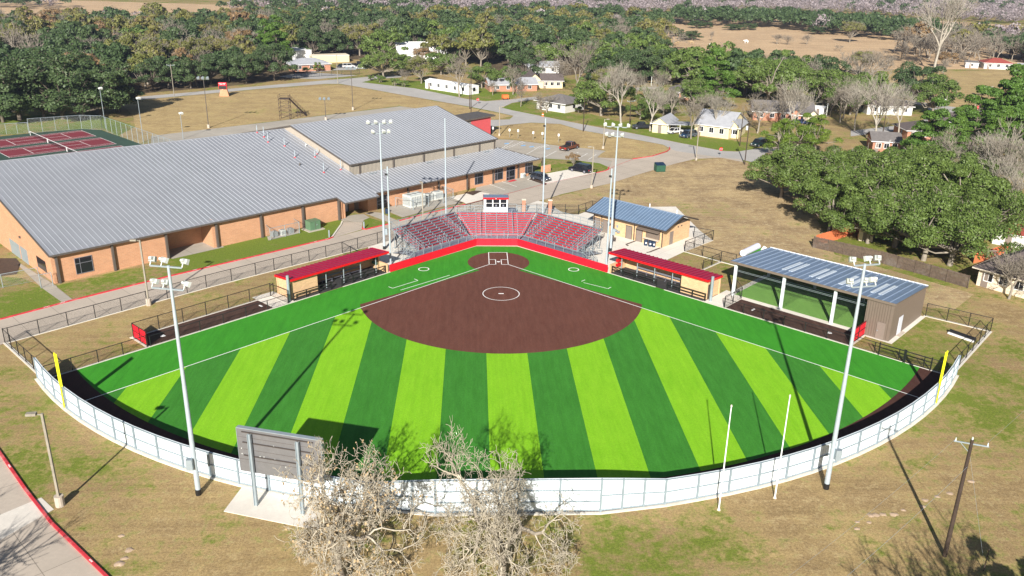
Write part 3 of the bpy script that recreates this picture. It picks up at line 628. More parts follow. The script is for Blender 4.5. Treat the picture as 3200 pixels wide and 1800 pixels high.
# ---------------------------------------------------------------- dugouts
def roof_ribs(mb, corners, step, wdt=.05, hgt=.05):
    """seams from eave to ridge: corners = eave0, eave1, ridge1, ridge0"""
    e0, e1, r1, r0 = (Vector(c) for c in corners); n = int((e1-e0).length/step)
    for k in range(n+1):
        f = (k+.02)/(n+.04); a, b_ = e0.lerp(e1, f), r0.lerp(r1, f); mb.beam(a+Vector((0, 0, hgt/2)), b_+Vector((0, 0, hgt/2)), wdt, hgt)
def bench(F_, s0, s1, t0, t, two=True):
    for k, (tt, z, dz) in enumerate(((t0, .45, .04), (t0+.28, .84, .22))):
        MB(F_).bx(s0, s1, tt-.13 if k == 0 else tt-.02, tt+.13 if k == 0 else tt+.03, z-dz/2, z+dz/2).build('seat' if k == 0 else 'backrest', M['alu'], t)
    n = 5
    for k in range(n+1):
        s = s0+.3+(s1-s0-.6)*k/n; MB(F_).beam((s, t0, .43), (s, t0, .05), .05).beam((s, t0-.25, .05), (s, t0+.3, .05), .05).beam((s, t0, .43), (s, t0+.3, .8), .04).build('leg', M['alu'], t)
for F_, nm in ((FL, 'left'), (FRt, 'right')):
    t = thing('dugout', '%s dugout with sloping red metal roof and brick end room' % nm, 'dugout', F_(22, 10), 'the two brick dugouts')
    s0, s1 = 14.6, 30.25
    MB(F_).bx(s0, s1, 11.45, 11.65, .03, 2.6).build('back_wall', M['brick2'], t)
    MB(F_).bx(s0-.02, s0+.22, 9.6, 11.44, .03, 2.55).bx(s0-.02, s0+.22, 7.75, 9.59, .03, 1.3).build('wing_wall', M['brick2'], t)
    MB(F_).bx(26.0, 30.1, 8.55, 8.75, .03, 2.6).bx(26.0, 26.2, 8.76, 11.44, .03, 2.6).bx(29.9, 30.1, 8.76, 11.44, .03, 2.6).build('end_room', M['brick2'], t)
    MB(F_).bx(30.1, 30.14, 8.62, 9.3, .1, 2.1).build('door', M['trim2'], t)
    rf = MB(F_); z0, z1 = 2.92, 2.62; a = (s0-.5, 8.12); b_ = (s1+.05, 11.95)
    rf.add([(a[0], a[1], z0), (b_[0], a[1], z0), (b_[0], b_[1], z1), (a[0], b_[1], z1), (a[0], a[1], z0-.06), (b_[0], a[1], z0-.06), (b_[0], b_[1], z1-.06), (a[0], b_[1], z1-.06)], [(0, 1, 2, 3), (7, 6, 5, 4), (0, 4, 5, 1), (2, 6, 7, 3), (1, 5, 6, 2), (0, 3, 7, 4)])
    rr_ = MB(F_)
    for k in range(24):
        s = a[0]+.3+k*(b_[0]-a[0]-.5)/23; rr_.beam((s, a[1], z0+.035), (s, b_[1], z1+.035), .12, .07)
    rf.build('roof', M['redroof'], t); rr_.build('roof_ribs', M['redrib'], t)
    fa = MB(F_); fa.bx(a[0]-.04, b_[0]+.04, a[1]-.05, a[1]-.003, z0-.26, z0+.03)
    for s in (a[0]-.04, b_[0]): fa.add([(s, a[1], z0-.26), (s+.04, a[1], z0-.26), (s+.04, b_[1], z1-.26), (s, b_[1], z1-.26), (s, a[1], z0+.03), (s+.04, a[1], z0+.03), (s+.04, b_[1], z1+.03), (s, b_[1], z1+.03)], [(0, 1, 2, 3), (7, 6, 5, 4), (0, 4, 5, 1), (2, 6, 7, 3), (1, 5, 6, 2), (0, 3, 7, 4)])
    fa.build('fascia', M['redfascia'], t)
    for s in (15.9, 18.6, 21.5, 24.4): MB(F_).tube((s, 8.85, .03), (s, 8.85, 2.8), .07).build('column', M['galv'], t)
    # guard rail
    for r0, r1 in ((14.95, 22.5), (24.3, 30.2)):
        g = thing('guard_rail', 'black padded guard rail at the %s part of the %s dugout front' % ('open' if r0 < 20 else 'outer', nm), 'railing', F_(r0, 7.95))
        for z in (1.05, .62): MB(F_).bx(r0, r1, 7.9, 8.0, z-.05, z+.05).build('rail', M['black'], g)
        n = 4 if r0 < 20 else 3
        for k in range(n+1):
            s = r0+(r1-r0)*k/n; MB(F_).bx(s-.06, s+.06, 7.89, 8.01, .04, 1.1).build('post', M['black'], g)
    b2 = thing('team_bench', 'long aluminium bench with a backrest inside the %s dugout' % nm, 'bench', F_(20, 10.5), 'dugout benches'); bench(F_, 17.2, 25.8, 10.5, b2)
    cb = thing('helmet_rack', ('red' if nm == 'right' else 'green')+' rack on the inner wall of the %s dugout' % nm, 'rack', F_(14.85, 10), 'dugout racks')
    for z in (.8, 1.5): MB(F_).bx(14.84, 15.2, 8.9 if nm == 'right' else 9.7, 9.9 if nm == 'right' else 10.7, z, z+.35).build('bin', M['redfascia' if nm == 'right' else 'dgreen'], cb)

# ---------------------------------------------------------------- bleachers
t = thing('bleachers', 'three sided aluminium bleachers with red risers behind home plate', 'bleachers', (0, 10))
WC = (3.2, 7.1)
NR = 10; D0, DD, Z0, DZ = 1.9, .58, 1.02, .215
SOUT = 7.2
def cen(x, d, z): return (x, WC[1]+.25+d, z)
def wing(side): return lambda s, d, z: (side*(s+KT+d)/Q2, (KT+d-s)/Q2, z)
def s_in(d): return -2.76-.414*d
def x_in(d): return 3.2+.414*d
deck = MB(); ris = MB(); legs = MB(); seats = []
for r in range(-1, NR+1):
    if r == -1: d0, d1, z = .12, D0, Z0-.02
    elif r == NR: d0, d1, z = D0+DD*r, D0+DD*r+.45, Z0+DZ*r
    else: d0, d1, z = D0+DD*r, D0+DD*(r+1), Z0+DZ*r
    so = SOUT if r >= 0 else 9.6
    for sec in (0, -1, 1):
        if sec == 0:
            c0, c1 = [cen(-x_in(d0), d0, 0), cen(x_in(d0), d0, 0)], [cen(x_in(d1), d1, 0), cen(-x_in(d1), d1, 0)]; poly = c0+c1
        else:
            W = wing(sec); poly = [W(s_in(d0), d0, 0), W(so, d0, 0), W(so, d1, 0), W(s_in(d1), d1, 0)]
            if sec < 0: poly = poly[::-1]
        deck.prism([p[:2] for p in poly], z-.05, z)
        if r >= 0:
            W = wing(sec) if sec else None; zz = z
            if sec == 0: a, b_ = cen(-x_in(d0), d0, 0), cen(x_in(d0), d0, 0)
            else: a, b_ = W(s_in(d0), d0, 0), W(so, d0, 0)
            ztop = zz+(.32 if r == NR else 0); zl = zz-DZ-.03 if r < NR else zz-DZ
            if r == NR: ztop = zz+.02
            a = Vector(a); b_ = Vector(b_); q = Vector((0, -.012, 0)) if sec == 0 else Vector((-sec/Q2*.012, -.012/Q2, 0))
            ris.quad(*[tuple(p) for p in (a+q+Vector((0, 0, zl+.02)), b_+q+Vector((0, 0, zl+.02)), b_+q+Vector((0, 0, ztop-.055)), a+q+Vector((0, 0, ztop-.055)))])
deck.build('deck', M['alu'], t); ris.build('riser_panels', M['riser'], t)
def plank(F_, a, b_, d, z):
    if b_-a < .4: return
    o = MB(F_).bx(a, b_, d, d+.24, z-.045, z).build('seat_plank', M['alu'], t)
    legs_ = MB(F_); n = max(1, round((b_-a)/1.8))
    for k in range(n+1):
        x = a+.15+(b_-a-.3)*k/n; legs.add([F_(*v) for v in ((x-.03, d+.05, z-.42), (x+.03, d+.05, z-.42), (x+.03, d+.18, z-.42), (x-.03, d+.18, z-.42), (x-.03, d+.05, z-.05), (x+.03, d+.05, z-.05), (x+.03, d+.18, z-.05), (x-.03, d+.18, z-.05))], [(0, 1, 5, 4), (1, 2, 6, 5), (2, 3, 7, 6), (3, 0, 4, 7)])
for r in range(NR):
    d = D0+DD*r+.26; z = Z0+DZ*r+.40
    xi = x_in(d)-.1
    if r in (0, 1):
        for a, b_ in ((-xi, -3.15), (-1.9, -.75), (1.0, 1.95)): plank(cen, a, b_, d, z)
        if xi > 3.2: plank(cen, 3.2, xi, d, z)
    else:
        for a, b_ in ((-xi, -3.15), (-1.9, 1.95), (3.2, xi)): plank(cen, a, b_, d, z)
    for sd_ in (-1, 1):
        F2 = wing(sd_); si = s_in(d)+.1
        if si < -3.3: plank(F2, si, -3.25, d, z)
        if r == 0: plank(F2, max(si, -2.1), .9, d, z); plank(F2, 2.4, 5.9, d, z)
        else: plank(F2, max(si, -2.1) if r > 1 else -2.3, 5.9, d, z)
legs.build('seat_brackets', M['galv'], t)
def railing(F_, pts, h, name='railing', posts=True, step=1.5, mid=True, mesh=False, r=.025, mat='galv'):
    mb = MB(F_)
    for i in range(len(pts)-1):
        a, b_ = Vector(pts[i]), Vector(pts[i+1]); up = Vector((0, 0, h))
        mb.beam(a+up, b_+up, r*2); 
        if mid: mb.beam(a+up*.5, b_+up*.5, r*1.4); mb.beam(a+up*.12, b_+up*.12, r*1.4)
        n = max(1, round((b_-a).length/step))
        for k in range(n+1): p = a.lerp(b_, k/n); mb.beam(p, p+up, r*2)
    mb.build(name, M[mat], t)
    if mesh:
        mm = MB(F_)
        for i in range(len(pts)-1):
            a, b_ = pts[i], pts[i+1]; mm.quad(a, b_, (b_[0], b_[1], b_[2]+h), (a[0], a[1], a[2]+h))
        mm.build('wire_mesh', M['chain_g'], t)
ZT = Z0+DZ*NR; DT = D0+DD*NR+.42
railing(cen, [(-x_in(DT), DT, ZT), (-2.1, DT, ZT)], 1.1, mesh=True); railing(cen, [(2.05, DT+.9, ZT), (3.4, DT+.9, ZT)], 1.1); railing(cen, [(3.4, DT, ZT), (x_in(DT), DT, ZT)], 1.1, mesh=True)
railing(cen, [(-3.2, .15, Z0), (3.2, .15, Z0)], .85, mid=False, step=1.6)
for x in (-2.55, 2.55):
    railing(cen, [(x, D0+.3, Z0+.1), (x, D0+DD*9.6, Z0+DZ*9.6)], .9, name='aisle_rail', step=1.9)
for sd_ in (-1, 1):
    F2 = wing(sd_)
    railing(F2, [(s_in(DT), DT, ZT), (SOUT, DT, ZT)], 1.1, mesh=True)
    railing(F2, [(SOUT, DT, ZT), (SOUT, D0, Z0)], 1.05, mesh=True, step=1.2)
    railing(F2, [(s_in(.15), .15, Z0), (9.6, .15, Z0)], .85, mid=False, step=1.7)
    railing(F2, [(9.6, .15, Z0), (9.6, D0, Z0)], .9, step=1.2); railing(F2, [(7.3, D0, Z0), (8.2, D0, Z0)], .9, step=1.0)
    for dA, dB in ((D0+1.2, D0+2.3), (D0+2.9, D0+4.0), (D0+4.5, D0+5.6)):
        zA, zB = Z0+DZ*(dA-D0)/DD, Z0+DZ*(dB-D0)/DD; railing(F2, [(-2.65, dA, zA), (-2.65, dB, zB)], .9, name='aisle_rail', step=1.2)
    railing(F2, [(6.15, D0+.2, Z0), (6.15, D0+DD*9.8, Z0+DZ*9.8)], .95, name='aisle_rail', step=1.6)
    for s in (1.2, 2.1): railing(F2, [(s, D0+.3, Z0), (s, D0+1.0, Z0+.3)], .95, name='aisle_rail', step=.7)
    us = MB(F2)
    for s in (s_in(4)+.8, -2.5, 0, 2.4, 4.8, 7.1):
        for d in (2.2, 3.9, 5.8, 7.6):
            z = Z0+DZ*(d-D0)/DD-.05; us.beam((s, d, .03), (s, d, z), .07)
        us.beam((s, 2.2, .1), (s, 3.9, 1.6), .05); us.beam((s, 3.9, .1), (s, 5.8, 2.2), .05); us.beam((s, 5.8, .1), (s, 7.6, 2.8), .05); us.beam((s, 3.9, 1.6), (s, 5.8, .1), .05); us.beam((s, 5.8, 2.2), (s, 7.6, .1), .05)
        us.beam((s, D0, Z0-.1), (s, DT, ZT-.15), .08, .14)
    for d in (3.9, 7.6): us.beam((s_in(d)+.5, d, .9), (7.1, d, .9), .05)
    us.build('understructure', M['galv'], t)
    # entry steps and ramp at the outer end
    stp = MB(F2)
    for k in range(5): stp.bx(9.65+k*.3, 9.95+k*.3, .3, 1.7, Z0-.06-.19*(k+1), Z0-.19*(k+1))
    stp.build('steps', M['alu'], t); railing(F2, [(9.6, .2, Z0), (11.1, .2, .1)], .9, step=.75, mid=True); railing(F2, [(9.6, 1.8, Z0), (11.1, 1.8, .1)], .9, step=.75)
    rp = MB(F2); rp.add([(7.3, 2.0, Z0-.1), (8.8, 2.0, Z0-.1), (8.8, 6.0, .1), (7.3, 6.0, .1), (7.3, 2, Z0-.03), (8.8, 2, Z0-.03), (8.8, 6, .16), (7.3, 6, .16)], [(4, 5, 6, 7), (3, 2, 1, 0), (0, 1, 5, 4), (1, 2, 6, 5), (3, 0, 4, 7)])
    rp.build('ramp', M['alu'], t); railing(F2, [(7.3, 2.2, Z0), (7.3, 6.0, .1)], .9, step=1.2); railing(F2, [(8.8, 2.2, Z0), (8.8, 6.0, .1)], .9, step=1.2)
us = MB()
for x in (-5.8, -3.4, -1.1, 1.1, 3.4, 5.8):
    for d in (2.2, 3.9, 5.8, 7.6):
        if abs(x) < x_in(d): us.beam((x, WC[1]+.25+d, .03), (x, WC[1]+.25+d, Z0+DZ*(d-D0)/DD-.06), .07)
us.build('understructure', M['galv'], t)
fence('chain_link_fence', 'black chain link fence closing the left end of the bleachers', [G(998, 600), G(997, 624), G(1030, 640)], 1.8, step=2.6)

# press box
t = thing('press_box', 'white press box with red fascia and three front windows', 'press box', (-.05, 16)); x0, x1, y0, y1, zb, zt = -2.0, 1.9, WC[1]+.3+DT, WC[1]+DT+2.7, ZT-.02, ZT+2.2
MB().bx(x0, x1, y0, y1, zb, zt).build('wall', M['white'], t)
MB().add([(x0-.12, y0-.2, zt+.22), (x1+.12, y0-.2, zt+.22), (x1+.12, y1+.15, zt+.05), (x0-.12, y1+.15, zt+.05), (x0-.12, y0-.2, zt+.16), (x1+.12, y0-.2, zt+.16), (x1+.12, y1+.15, zt), (x0-.12, y1+.15, zt)], [(0, 1, 2, 3), (7, 6, 5, 4), (0, 4, 5, 1), (1, 5, 6, 2), (2, 6, 7, 3), (3, 7, 4, 0)]).build('roof', M['galvroof'], t)
MB().bx(x0-.14, x1+.14, y0-.24, y0-.2, zt-.02, zt+.24).bx(x0-.14, x0-.1, y0-.2, y1, zt-.05, zt+.2).bx(x1+.1, x1+.14, y0-.2, y1, zt-.05, zt+.2).build('fascia', M['redfascia'], t)
MB().tube((-.05, y0-.25, zt+.1), (-.05, y0-.32, zt+.1), .07).build('lamp', M['white'], t)
for k in range(3):
    for z, h in ((zt-.42, .56), (zt-1.08, .62)):
        xx = -1.65+k*1.17; w_ = MB().bx(xx, xx+1.0, y0-.03, y0-.004, z-h/2, z+h/2).build('window', M['glass'], t)
        if z < zt-.9 and k: MB().bx(xx+.35, xx+.6, y0-.05, y0-.031, z-.2, z+.12).build('chair_back', M['alu'], w_)
MB().bx(-1.9, -1.6, y0-.1, y0-.01, zt-.8, zt-.78).build('trim_strip', M['white'], t)
MB().bx(x1+.05, x1+1.35, y0-.1, y1, ZT-.06, ZT+.02).build('side_deck', M['alu'], t)
lg = MB()
for x in (x0+.1, x1-.1):
    for y in (y0+.1, y1-.1): lg.beam((x, y, 0), (x, y, zb), .12)
lg.build('legs', M['galv'], t)

# ---------------------------------------------------------------- the long school building (frame u along the front, n to the back)
BN = Vector((-UY, UX, 0)); BU = Vector((UX, UY, 0)); BO3 = Vector((*BO, 0))
def onw(px, py, n):
    p = hit(px, py, BO3+BN*n, BN)-BO3; return p.dot(BU), p.z
T = school = thing('school_gym', 'long tan brick school building under a grey standing seam roof', 'school building', BF(0, 0))
UE, UR, NR1, ZR, ZE, SL = -.25, 53.2, 28.5, 10.45, 4.28, .2165
def zmain(n): return ZE+SL*n
def slab(mb, pts, th=.12):
    n = len(pts); mb.add([tuple(p) for p in pts]+[(p[0], p[1], p[2]-th) for p in pts], [tuple(range(n)), tuple(range(n, 2*n))[::-1]]+[(i, n+i, n+(i+1) % n, (i+1) % n) for i in range(n)])
main = MB(BF)
wl = MB(BF)       # walls: front with a recess, left gable, back
R0, R1 = None, None
ra = onw(1690/4, 362.25+1140/4, .1)[0]; rb = onw(547.5, 620.5, .1)[0]-1.15
wl.bx(0, ra+.25, .1, .4, 0, ZE-.05); wl.bx(rb+.6, 46.3, .1, .4, 0, ZE-.05)
wl.bx(ra+.25, rb+.6, 3.9, 4.2, 0, 5.0); wl.bx(ra, ra+.25, .41, 3.89, 0, 4.4); wl.bx(rb+.6, rb+.85, .41, 3.89, 0, 4.4)
wl.add([(0, .4, 0), (0, NR1, 0), (0, 2*NR1, 0), (0, 2*NR1, 4.2), (0, NR1+2.4, ZR+.35), (0, .4, ZE)], [(0, 1, 4, 5), (1, 2, 3, 4)])
wl.bx(.05, 53, 2*NR1-.3, 2*NR1, 0, 4.2)
wl.bx(46.3, 46.55, .4, 3.8, 0, 4.1); wl.bx(52.4, 92.6, 1.0, 1.3, 0, 3.35); wl.bx(52.2, 52.4, 1.0, 3.5, 0, 3.9); wl.bx(46.55, 52.2, 3.5, 3.7, 0, 4.5)
wl.bx(92.35, 92.6, 1.31, 8, 0, 3.4)
wl.build('wall', M['brick'], T)
rf = MB(BF)
slab(rf, [(UE, -.45, zmain(-.45)), (44.9, -.45, zmain(-.45)), (44.9, -2.8, zmain(-2.8)), (51.9, -2.8, zmain(-2.8)), (53.2, 7.3, zmain(7.3)), (53.2, NR1, ZR), (UE, NR1+2.4, ZR+.5)])
slab(rf, [(UE, NR1+2.4, ZR+.5), (53.2, NR1, ZR), (53.2, 2*NR1+.4, ZE-.1), (UE, 2*NR1+.4, ZE-.1)])
rf.build('roof', M['roof'], T)
sb_ = MB(BF)
k = 0
u = .35
while u < 53:
    nb = -2.8 if 44.9 < u < 51.9 else (-.45 if u < 44.9 else -2.8+(u-51.9)/1.3*10)
    fe = 1-u/53.2; sb_.beam((u, nb+.02, zmain(nb)+.03), (u, NR1-.05+2.4*fe, ZR+.03+.5*fe), .055, .06); u += .76
sb_.beam((UE, NR1+2.4, ZR+.54), (53.2, NR1, ZR+.04), .4, .06)
tag(sb_.build('roof_seams', M['roofrib'], T), None, kind='stuff')
# annex (lower front wing) roof: eave n=-.4 z=3.55 ; top n=7.5 z=5.15
AE, AT_ = (-.35, 3.52), (7.45, 5.12)
ar = MB(BF); slab(ar, [(52.0, AE[0], AE[1]), (94.6, AE[0], AE[1]), (90.2, AT_[0], AT_[1]), (53.0, AT_[0], AT_[1])], .1)
slab(ar, [(94.6, AE[0], AE[1]), (94.6, 26, AE[1]), (90.2, 26, AT_[1]), (90.2, AT_[0], AT_[1])], .1); ar.build('annex_roof', M['roof'], T)
sb_ = MB(BF); u = 52.4
while u < 94.3:
    f = 1 if u < 90.2 else (94.6-u)/4.4
    sb_.beam((u, AE[0], AE[1]+.03), (u, AE[0]+(AT_[0]-AE[0])*f, AE[1]+(AT_[1]-AE[1])*f+.03), .055, .06); u += .76
tag(sb_.build('annex_seams', M['roofrib'], T), None, kind='stuff')
# trim, gutters, down pipes
tm = MB(BF)
tm.beam((UE, -.55, zmain(-.45)-.12), (44.9, -.55, zmain(-.45)-.12), .18, .22); tm.beam((44.9, -2.9, zmain(-2.8)-.12), (51.9, -2.9, zmain(-2.8)-.12), .16, .2)
tm.beam((UE-.05, -.5, zmain(-.5)-.1), (UE-.05, NR1, ZR-.1), .1, .28); tm.beam((44.85, -.5, zmain(-.5)-.1), (44.85, -2.8, zmain(-2.8)-.1), .1, .2)
tm.beam((52.0, AE[0]-.08, AE[1]-.1), (94.6, AE[0]-.08, AE[1]-.1), .16, .18); tm.beam((94.68, AE[0], AE[1]-.1), (94.68, 26, AE[1]-.1), .14, .18)
tm.beam((90.2, 7.4, 5.18), (94.6, -.35, 3.58), .2, .06)
tm.build('gutter', M['trim'], T)
for px, py in ((150, 711), (289, 679), (422.5, 647), (547.5, 620.5), (659, 599), (762.7, 571), (852, 550)):
    u = onw(px, py, .1)[0]; MB(BF).bx(u-.14, u+.14, -.28, .09, 0, 4.1).build('down_pipe', M['trim'], T)
for px, py in ((644+1525/4, 362+505/4), (644+1835/4, 490), (644+2120/4, 362+460/4), (644+2380/4, 362+405/4), (1302, 451), (1362, 435)):
    u = onw(px, py, 1.0)[0]; MB(BF).bx(u-.12, u+.12, .7, .98, 0, 3.3).build('down_pipe', M['trim'], T)
def window(px0, py0, px1, py1, n, muls=(.28,), rails=(.35,), name='window', par=None, flip=False):
    u0, z1 = onw(px0, py0, n); u1, z0 = onw(px1, py1, n)
    w_ = MB(BF).bx(u0, u1, n-.02, n-.002, z0, z1).build(name, M['glass'], par or T)
    f = MB(BF); 
    for a, b_, c, d in ((u0-.06, u1+.06, z1, z1+.06), (u0-.06, u1+.06, z0-.06, z0), (u0-.06, u0, z0, z1), (u1, u1+.06, z0, z1)): f.bx(a, b_, n-.08, n-.003, c, d)
    for q in muls: f.bx(u0+(u1-u0)*q-.03, u0+(u1-u0)*q+.03, n-.07, n-.021, z0, z1)
    for q in rails: f.bx(u0, u1, n-.065, n-.022, z1-(z1-z0)*q-.03, z1-(z1-z0)*q+.03)
    f.build('frame', M['alu'], w_); return w_
window(187, 651, 235, 680, .1)
OX, OY = 1086.8, 281.75
for a in ((862, 1250, 1020, 1425), (1268, 1165, 1418, 1340), (1875, 1040, 2015, 1205)):
    window(OX+a[0]/8, OY+a[1]/8, OX+a[2]/8, OY+a[3]/8, 1.0)
window(OX+1500/8, OY+1120/8, OX+1660/8, OY+1360/8, 1.0, (.3,), (.25, .72), name='entrance_door')
window(966-18, 466.9+225/8, 966+60/8, 466.9+440/8, 1.0, (.5,), (.35, .6), name='entrance_door')
# left gable wall openings (u=0 plane): thin boxes standing proud of the wall
def onleft(px, py):
    p = hit(px, py, BO3, BU)-BO3; return p.dot(BN), p.z
for a, nm, mt_ in (((96, 647, 112, 684), 'window', 'glass'), ((57, 632, 68, 669), 'door', 'galv'), ((31, 616, 48, 655), 'door', 'galv')):
    n0, z1 = onleft(a[2], (a[1]+a[3])/2-18+2); n1, _ = onleft(a[0], (a[1]+a[3])/2)
    z1 = 2.5 if nm == 'window' else 2.2; z0 = .9 if nm == 'window' else .02
    o = MB(BF).bx(-.06, -.002, min(n0, n1), max(n0, n1), z0, z1).build(nm, M[mt_], T)
MB(BF).bx(-.2, -.002, 12, 12.3, 3.6, 3.9).build('wall_light', M['trim'], T)
u0, z1 = onw(1680/4, 585, 3.9)
MB(BF).bx(rb-.6, rb+.1, 3.82, 3.895, 3.75, 4.0).build('vent_grille', M['white'], T)
# loading door, canopies, side doors by the wing
MB(BF).bx(46.9, 49.7, 3.42, 3.495, .05, 3.0).build('roller_door', M['roller'], T)
MB(BF).bx(46.56, 46.9, .2, .6, 0, 3.6).build('pier', M['brick'], T)
cn = MB(BF); slab(cn, [(46.4, -.9, 3.15), (50.6, 1.6, 3.3), (50.3, 2.0, 3.35), (46.4, .0, 3.25)], .1); cn.beam((49.2, .6, 3.25), (50.2, 2.6, 3.9), .05); cn.build('canopy', M['trim'], T)
MB(BF).bx(51.0, 51.9, 3.4, 3.495, .05, 2.2).build('door', M['door'], T)
for u in (46.95, 49.7): MB(BF).bx(u-.1, u+.1, 3.3, 3.494, 0, 3.2).build('door_jamb', M['trim'], T)
for px, py in ((1166, 475), (1246, 487)): pass
# gym hall
GE, GEZ, GRn, GRZ, GU0, GU1 = 7.25, 7.2, 26.2, 11.45, 53.1, 89.4
gw = MB(BF); gw.bx(GU0, GU1, 7.5, 7.8, 4.9, GEZ-.02); gw.bx(GU0, GU1, 44.6, 44.9, 3, GEZ-.02); n = 40
gw.build('gym_front_wall', M['gymwall'], T)
gs = MB(BF)
gs.add([(GU0-.01, 7.5, 4.0), (GU0-.01, 44.9, 4.0), (GU0-.01, 44.9, GEZ), (GU0-.01, GRn, GRZ-.05), (GU0-.01, 7.5, GEZ)], [(0, 1, 2, 3, 4)])
gs.add([(GU1+.01, 7.5, 0), (GU1+.01, 44.9, 0), (GU1+.01, 44.9, GEZ), (GU1+.01, GRn, GRZ-.05), (GU1+.01, 7.5, GEZ)], [(0, 1, 2, 3, 4)]); gs.build('gym_side_wall', M['gymside'], T)
rb2 = MB(BF); u = GU0+.15
while u < GU1: rb2.bx(u, u+.06, 7.45, 7.499, 5.0, GEZ-.15); u += .3
tag(rb2.build('wall_ribs', M['gymside'], T), None, kind='stuff')
gr = MB(BF); slab(gr, [(GU0-.12, GE-.1, GEZ), (GU1+.12, GE-.1, GEZ), (GU1+.12, GRn, GRZ), (GU0-.12, GRn, GRZ)]); slab(gr, [(GU0-.12, GRn, GRZ), (GU1+.12, GRn, GRZ), (GU1+.12, 45.3, GEZ), (GU0-.12, 45.3, GEZ)]); gr.build('gym_roof', M['roof'], T)
sb_ = MB(BF); u = GU0+.2
while u < GU1: sb_.beam((u, GE-.08, GEZ+.03), (u, GRn-.05, GRZ+.03), .055, .06); u += .76
sb_.beam((GU0, GRn, GRZ+.04), (GU1, GRn, GRZ+.04), .4, .06)
tag(sb_.build('gym_seams', M['roofrib'], T), None, kind='stuff')
tm = MB(BF); tm.beam((GU0-.15, GE-.2, GEZ-.12), (GU1+.15, GE-.2, GEZ-.12), .16, .2); tm.beam((GU0-.2, GE-.1, GEZ-.1), (GU0-.2, GRn, GRZ-.1), .1, .26); tm.beam((GU1+.2, GE-.1, GEZ-.1), (GU1+.2, GRn, GRZ-.1), .1, .26); tm.beam((GU0-.2, GRn, GRZ-.1), (GU0-.2, 45.3, GEZ-.1), .1, .26)
tm.build('gym_gutter', M['trim'], T)
for f in (.06, .27, .47, .68, .87, .985):
    u = GU0+(GU1-GU0)*f; MB(BF).bx(u-.12, u+.12, 7.28, 7.498, 5.0, GEZ-.1).build('down_pipe', M['trim'], T)
for f in (.1, .47, .66, .88):
    u = GU0+(GU1-GU0)*f; MB(BF).bx(u, u+1.7, 6.5, 6.7, 5.02, 5.1).build('snow_guard', M['galv'], T)
# red and grey entrance block beyond the hall
t2 = MB(BF); cu, cn_ = (Vector(G(1234, 341))-Vector(BO)).dot(BU.to_2d()), (Vector(G(1234, 341))-Vector(BO)).dot(BN.to_2d())
zt_ = HT((1234, 341), (1234, 293)); t = thing('entrance_block', 'tall red and grey metal block behind the high grey roof', 'building', BF(cu-6, cn_))
MB(BF).bx(cu-6.5, cu, cn_, cn_+6, 0, zt_).build('red_wall', M['blockred'], t)
MB(BF).bx(cu-15, cu-6.52, cn_+.1, cn_+6, 0, zt_-.35).build('grey_wall', M['gymwall'], t)
rr = MB(BF); u = cu-14.8
while u < cu-6.6: rr.bx(u, u+.12, cn_+.04, cn_+.099, 0, zt_-.4); u += .45
u = cu-6.3
while u < cu-.1: rr.bx(u, u+.05, cn_-.04, cn_-.001, 0, zt_-.1); u += .45
tag(rr.build('ribs', M['gymwall'], t), None, kind='stuff') if False else None
rg = MB(BF); slab(rg, [(cu-16, cn_-.5, zt_+.1), (cu+1.2, cn_-.5, zt_+.35), (cu+1.2, cn_+6.3, zt_+.35), (cu-16, cn_+6.3, zt_+.1)], .35); rg.build('roof', M['trim'], t)

# roof vents with red boots, unprojected onto the roof slope
def onroof(px, py):
    n0 = (BN*1.0-Vector((0, 0, 1))*(1/SL)).normalized(); p0 = BO3+Vector((0, 0, ZE)); nn = (Vector((0, 0, 1))-BN*SL).normalized()
    p = hit(px, py, p0, nn)-BO3; return p.dot(BU), p.dot(BN), p.z
vents = [(22, 410, 290), (160, 500, 330), (243, 605, 440), (575, 685, 545), (782, 915, 795), (1187, 905, 795), (1235, 845, 740), (1365, 1215, 1055), (1705, 1158, 1000)]
side = ['farthest left up by the ridge', 'second from the left up by the ridge', 'third from the left, just below the ridge', 'standing alone left of the beige gym wall', 'in the middle of the slope', 'lower of the close pair by the beige wall', 'upper curved one of the close pair', 'lowest on the slope near the gym corner', 'right beside the corner of the beige gym wall']
for (x, y, y2), w_ in zip(vents, side):
    u, n, z = onroof(644+x/8, 281.75+y/8); b_ = BF(u, n, z); h = (y-y2)/8/11.2
    t = thing('roof_vent', 'pale vent pipe on the grey roof, '+w_, 'vent pipe', b_, 'vent pipes on the roof')
    MB().tube(b_, (b_[0], b_[1], b_[2]+h), .06, n=8).tube((b_[0], b_[1], b_[2]+h*.45), (b_[0], b_[1], b_[2]+h*.6), .1, n=8).build('pipe', M['palepole'], t)
    MB().tube((b_[0], b_[1], b_[2]-.1), (b_[0], b_[1], b_[2]+.12), .26, .14).build('boot', M['redcurb'], t)
for x, y, lb in ((878, 1078, 'tiny dark vent stub low in the middle of the grey roof'), (1000, 690, 'short bent white vent near the beige gym wall')):
    u, n, z = onroof(644+x/8, 281.75+y/8); b_ = BF(u, n, z); o = MB().tube(b_, (b_[0], b_[1], b_[2]+.4), .09).tube((b_[0], b_[1], b_[2]+.4), (b_[0]+.2, b_[1]-.05, b_[2]+.35), .1).build('roof_vent', M['trim' if x == 878 else 'acwhite']); tag(o, lb, 'vent pipe')

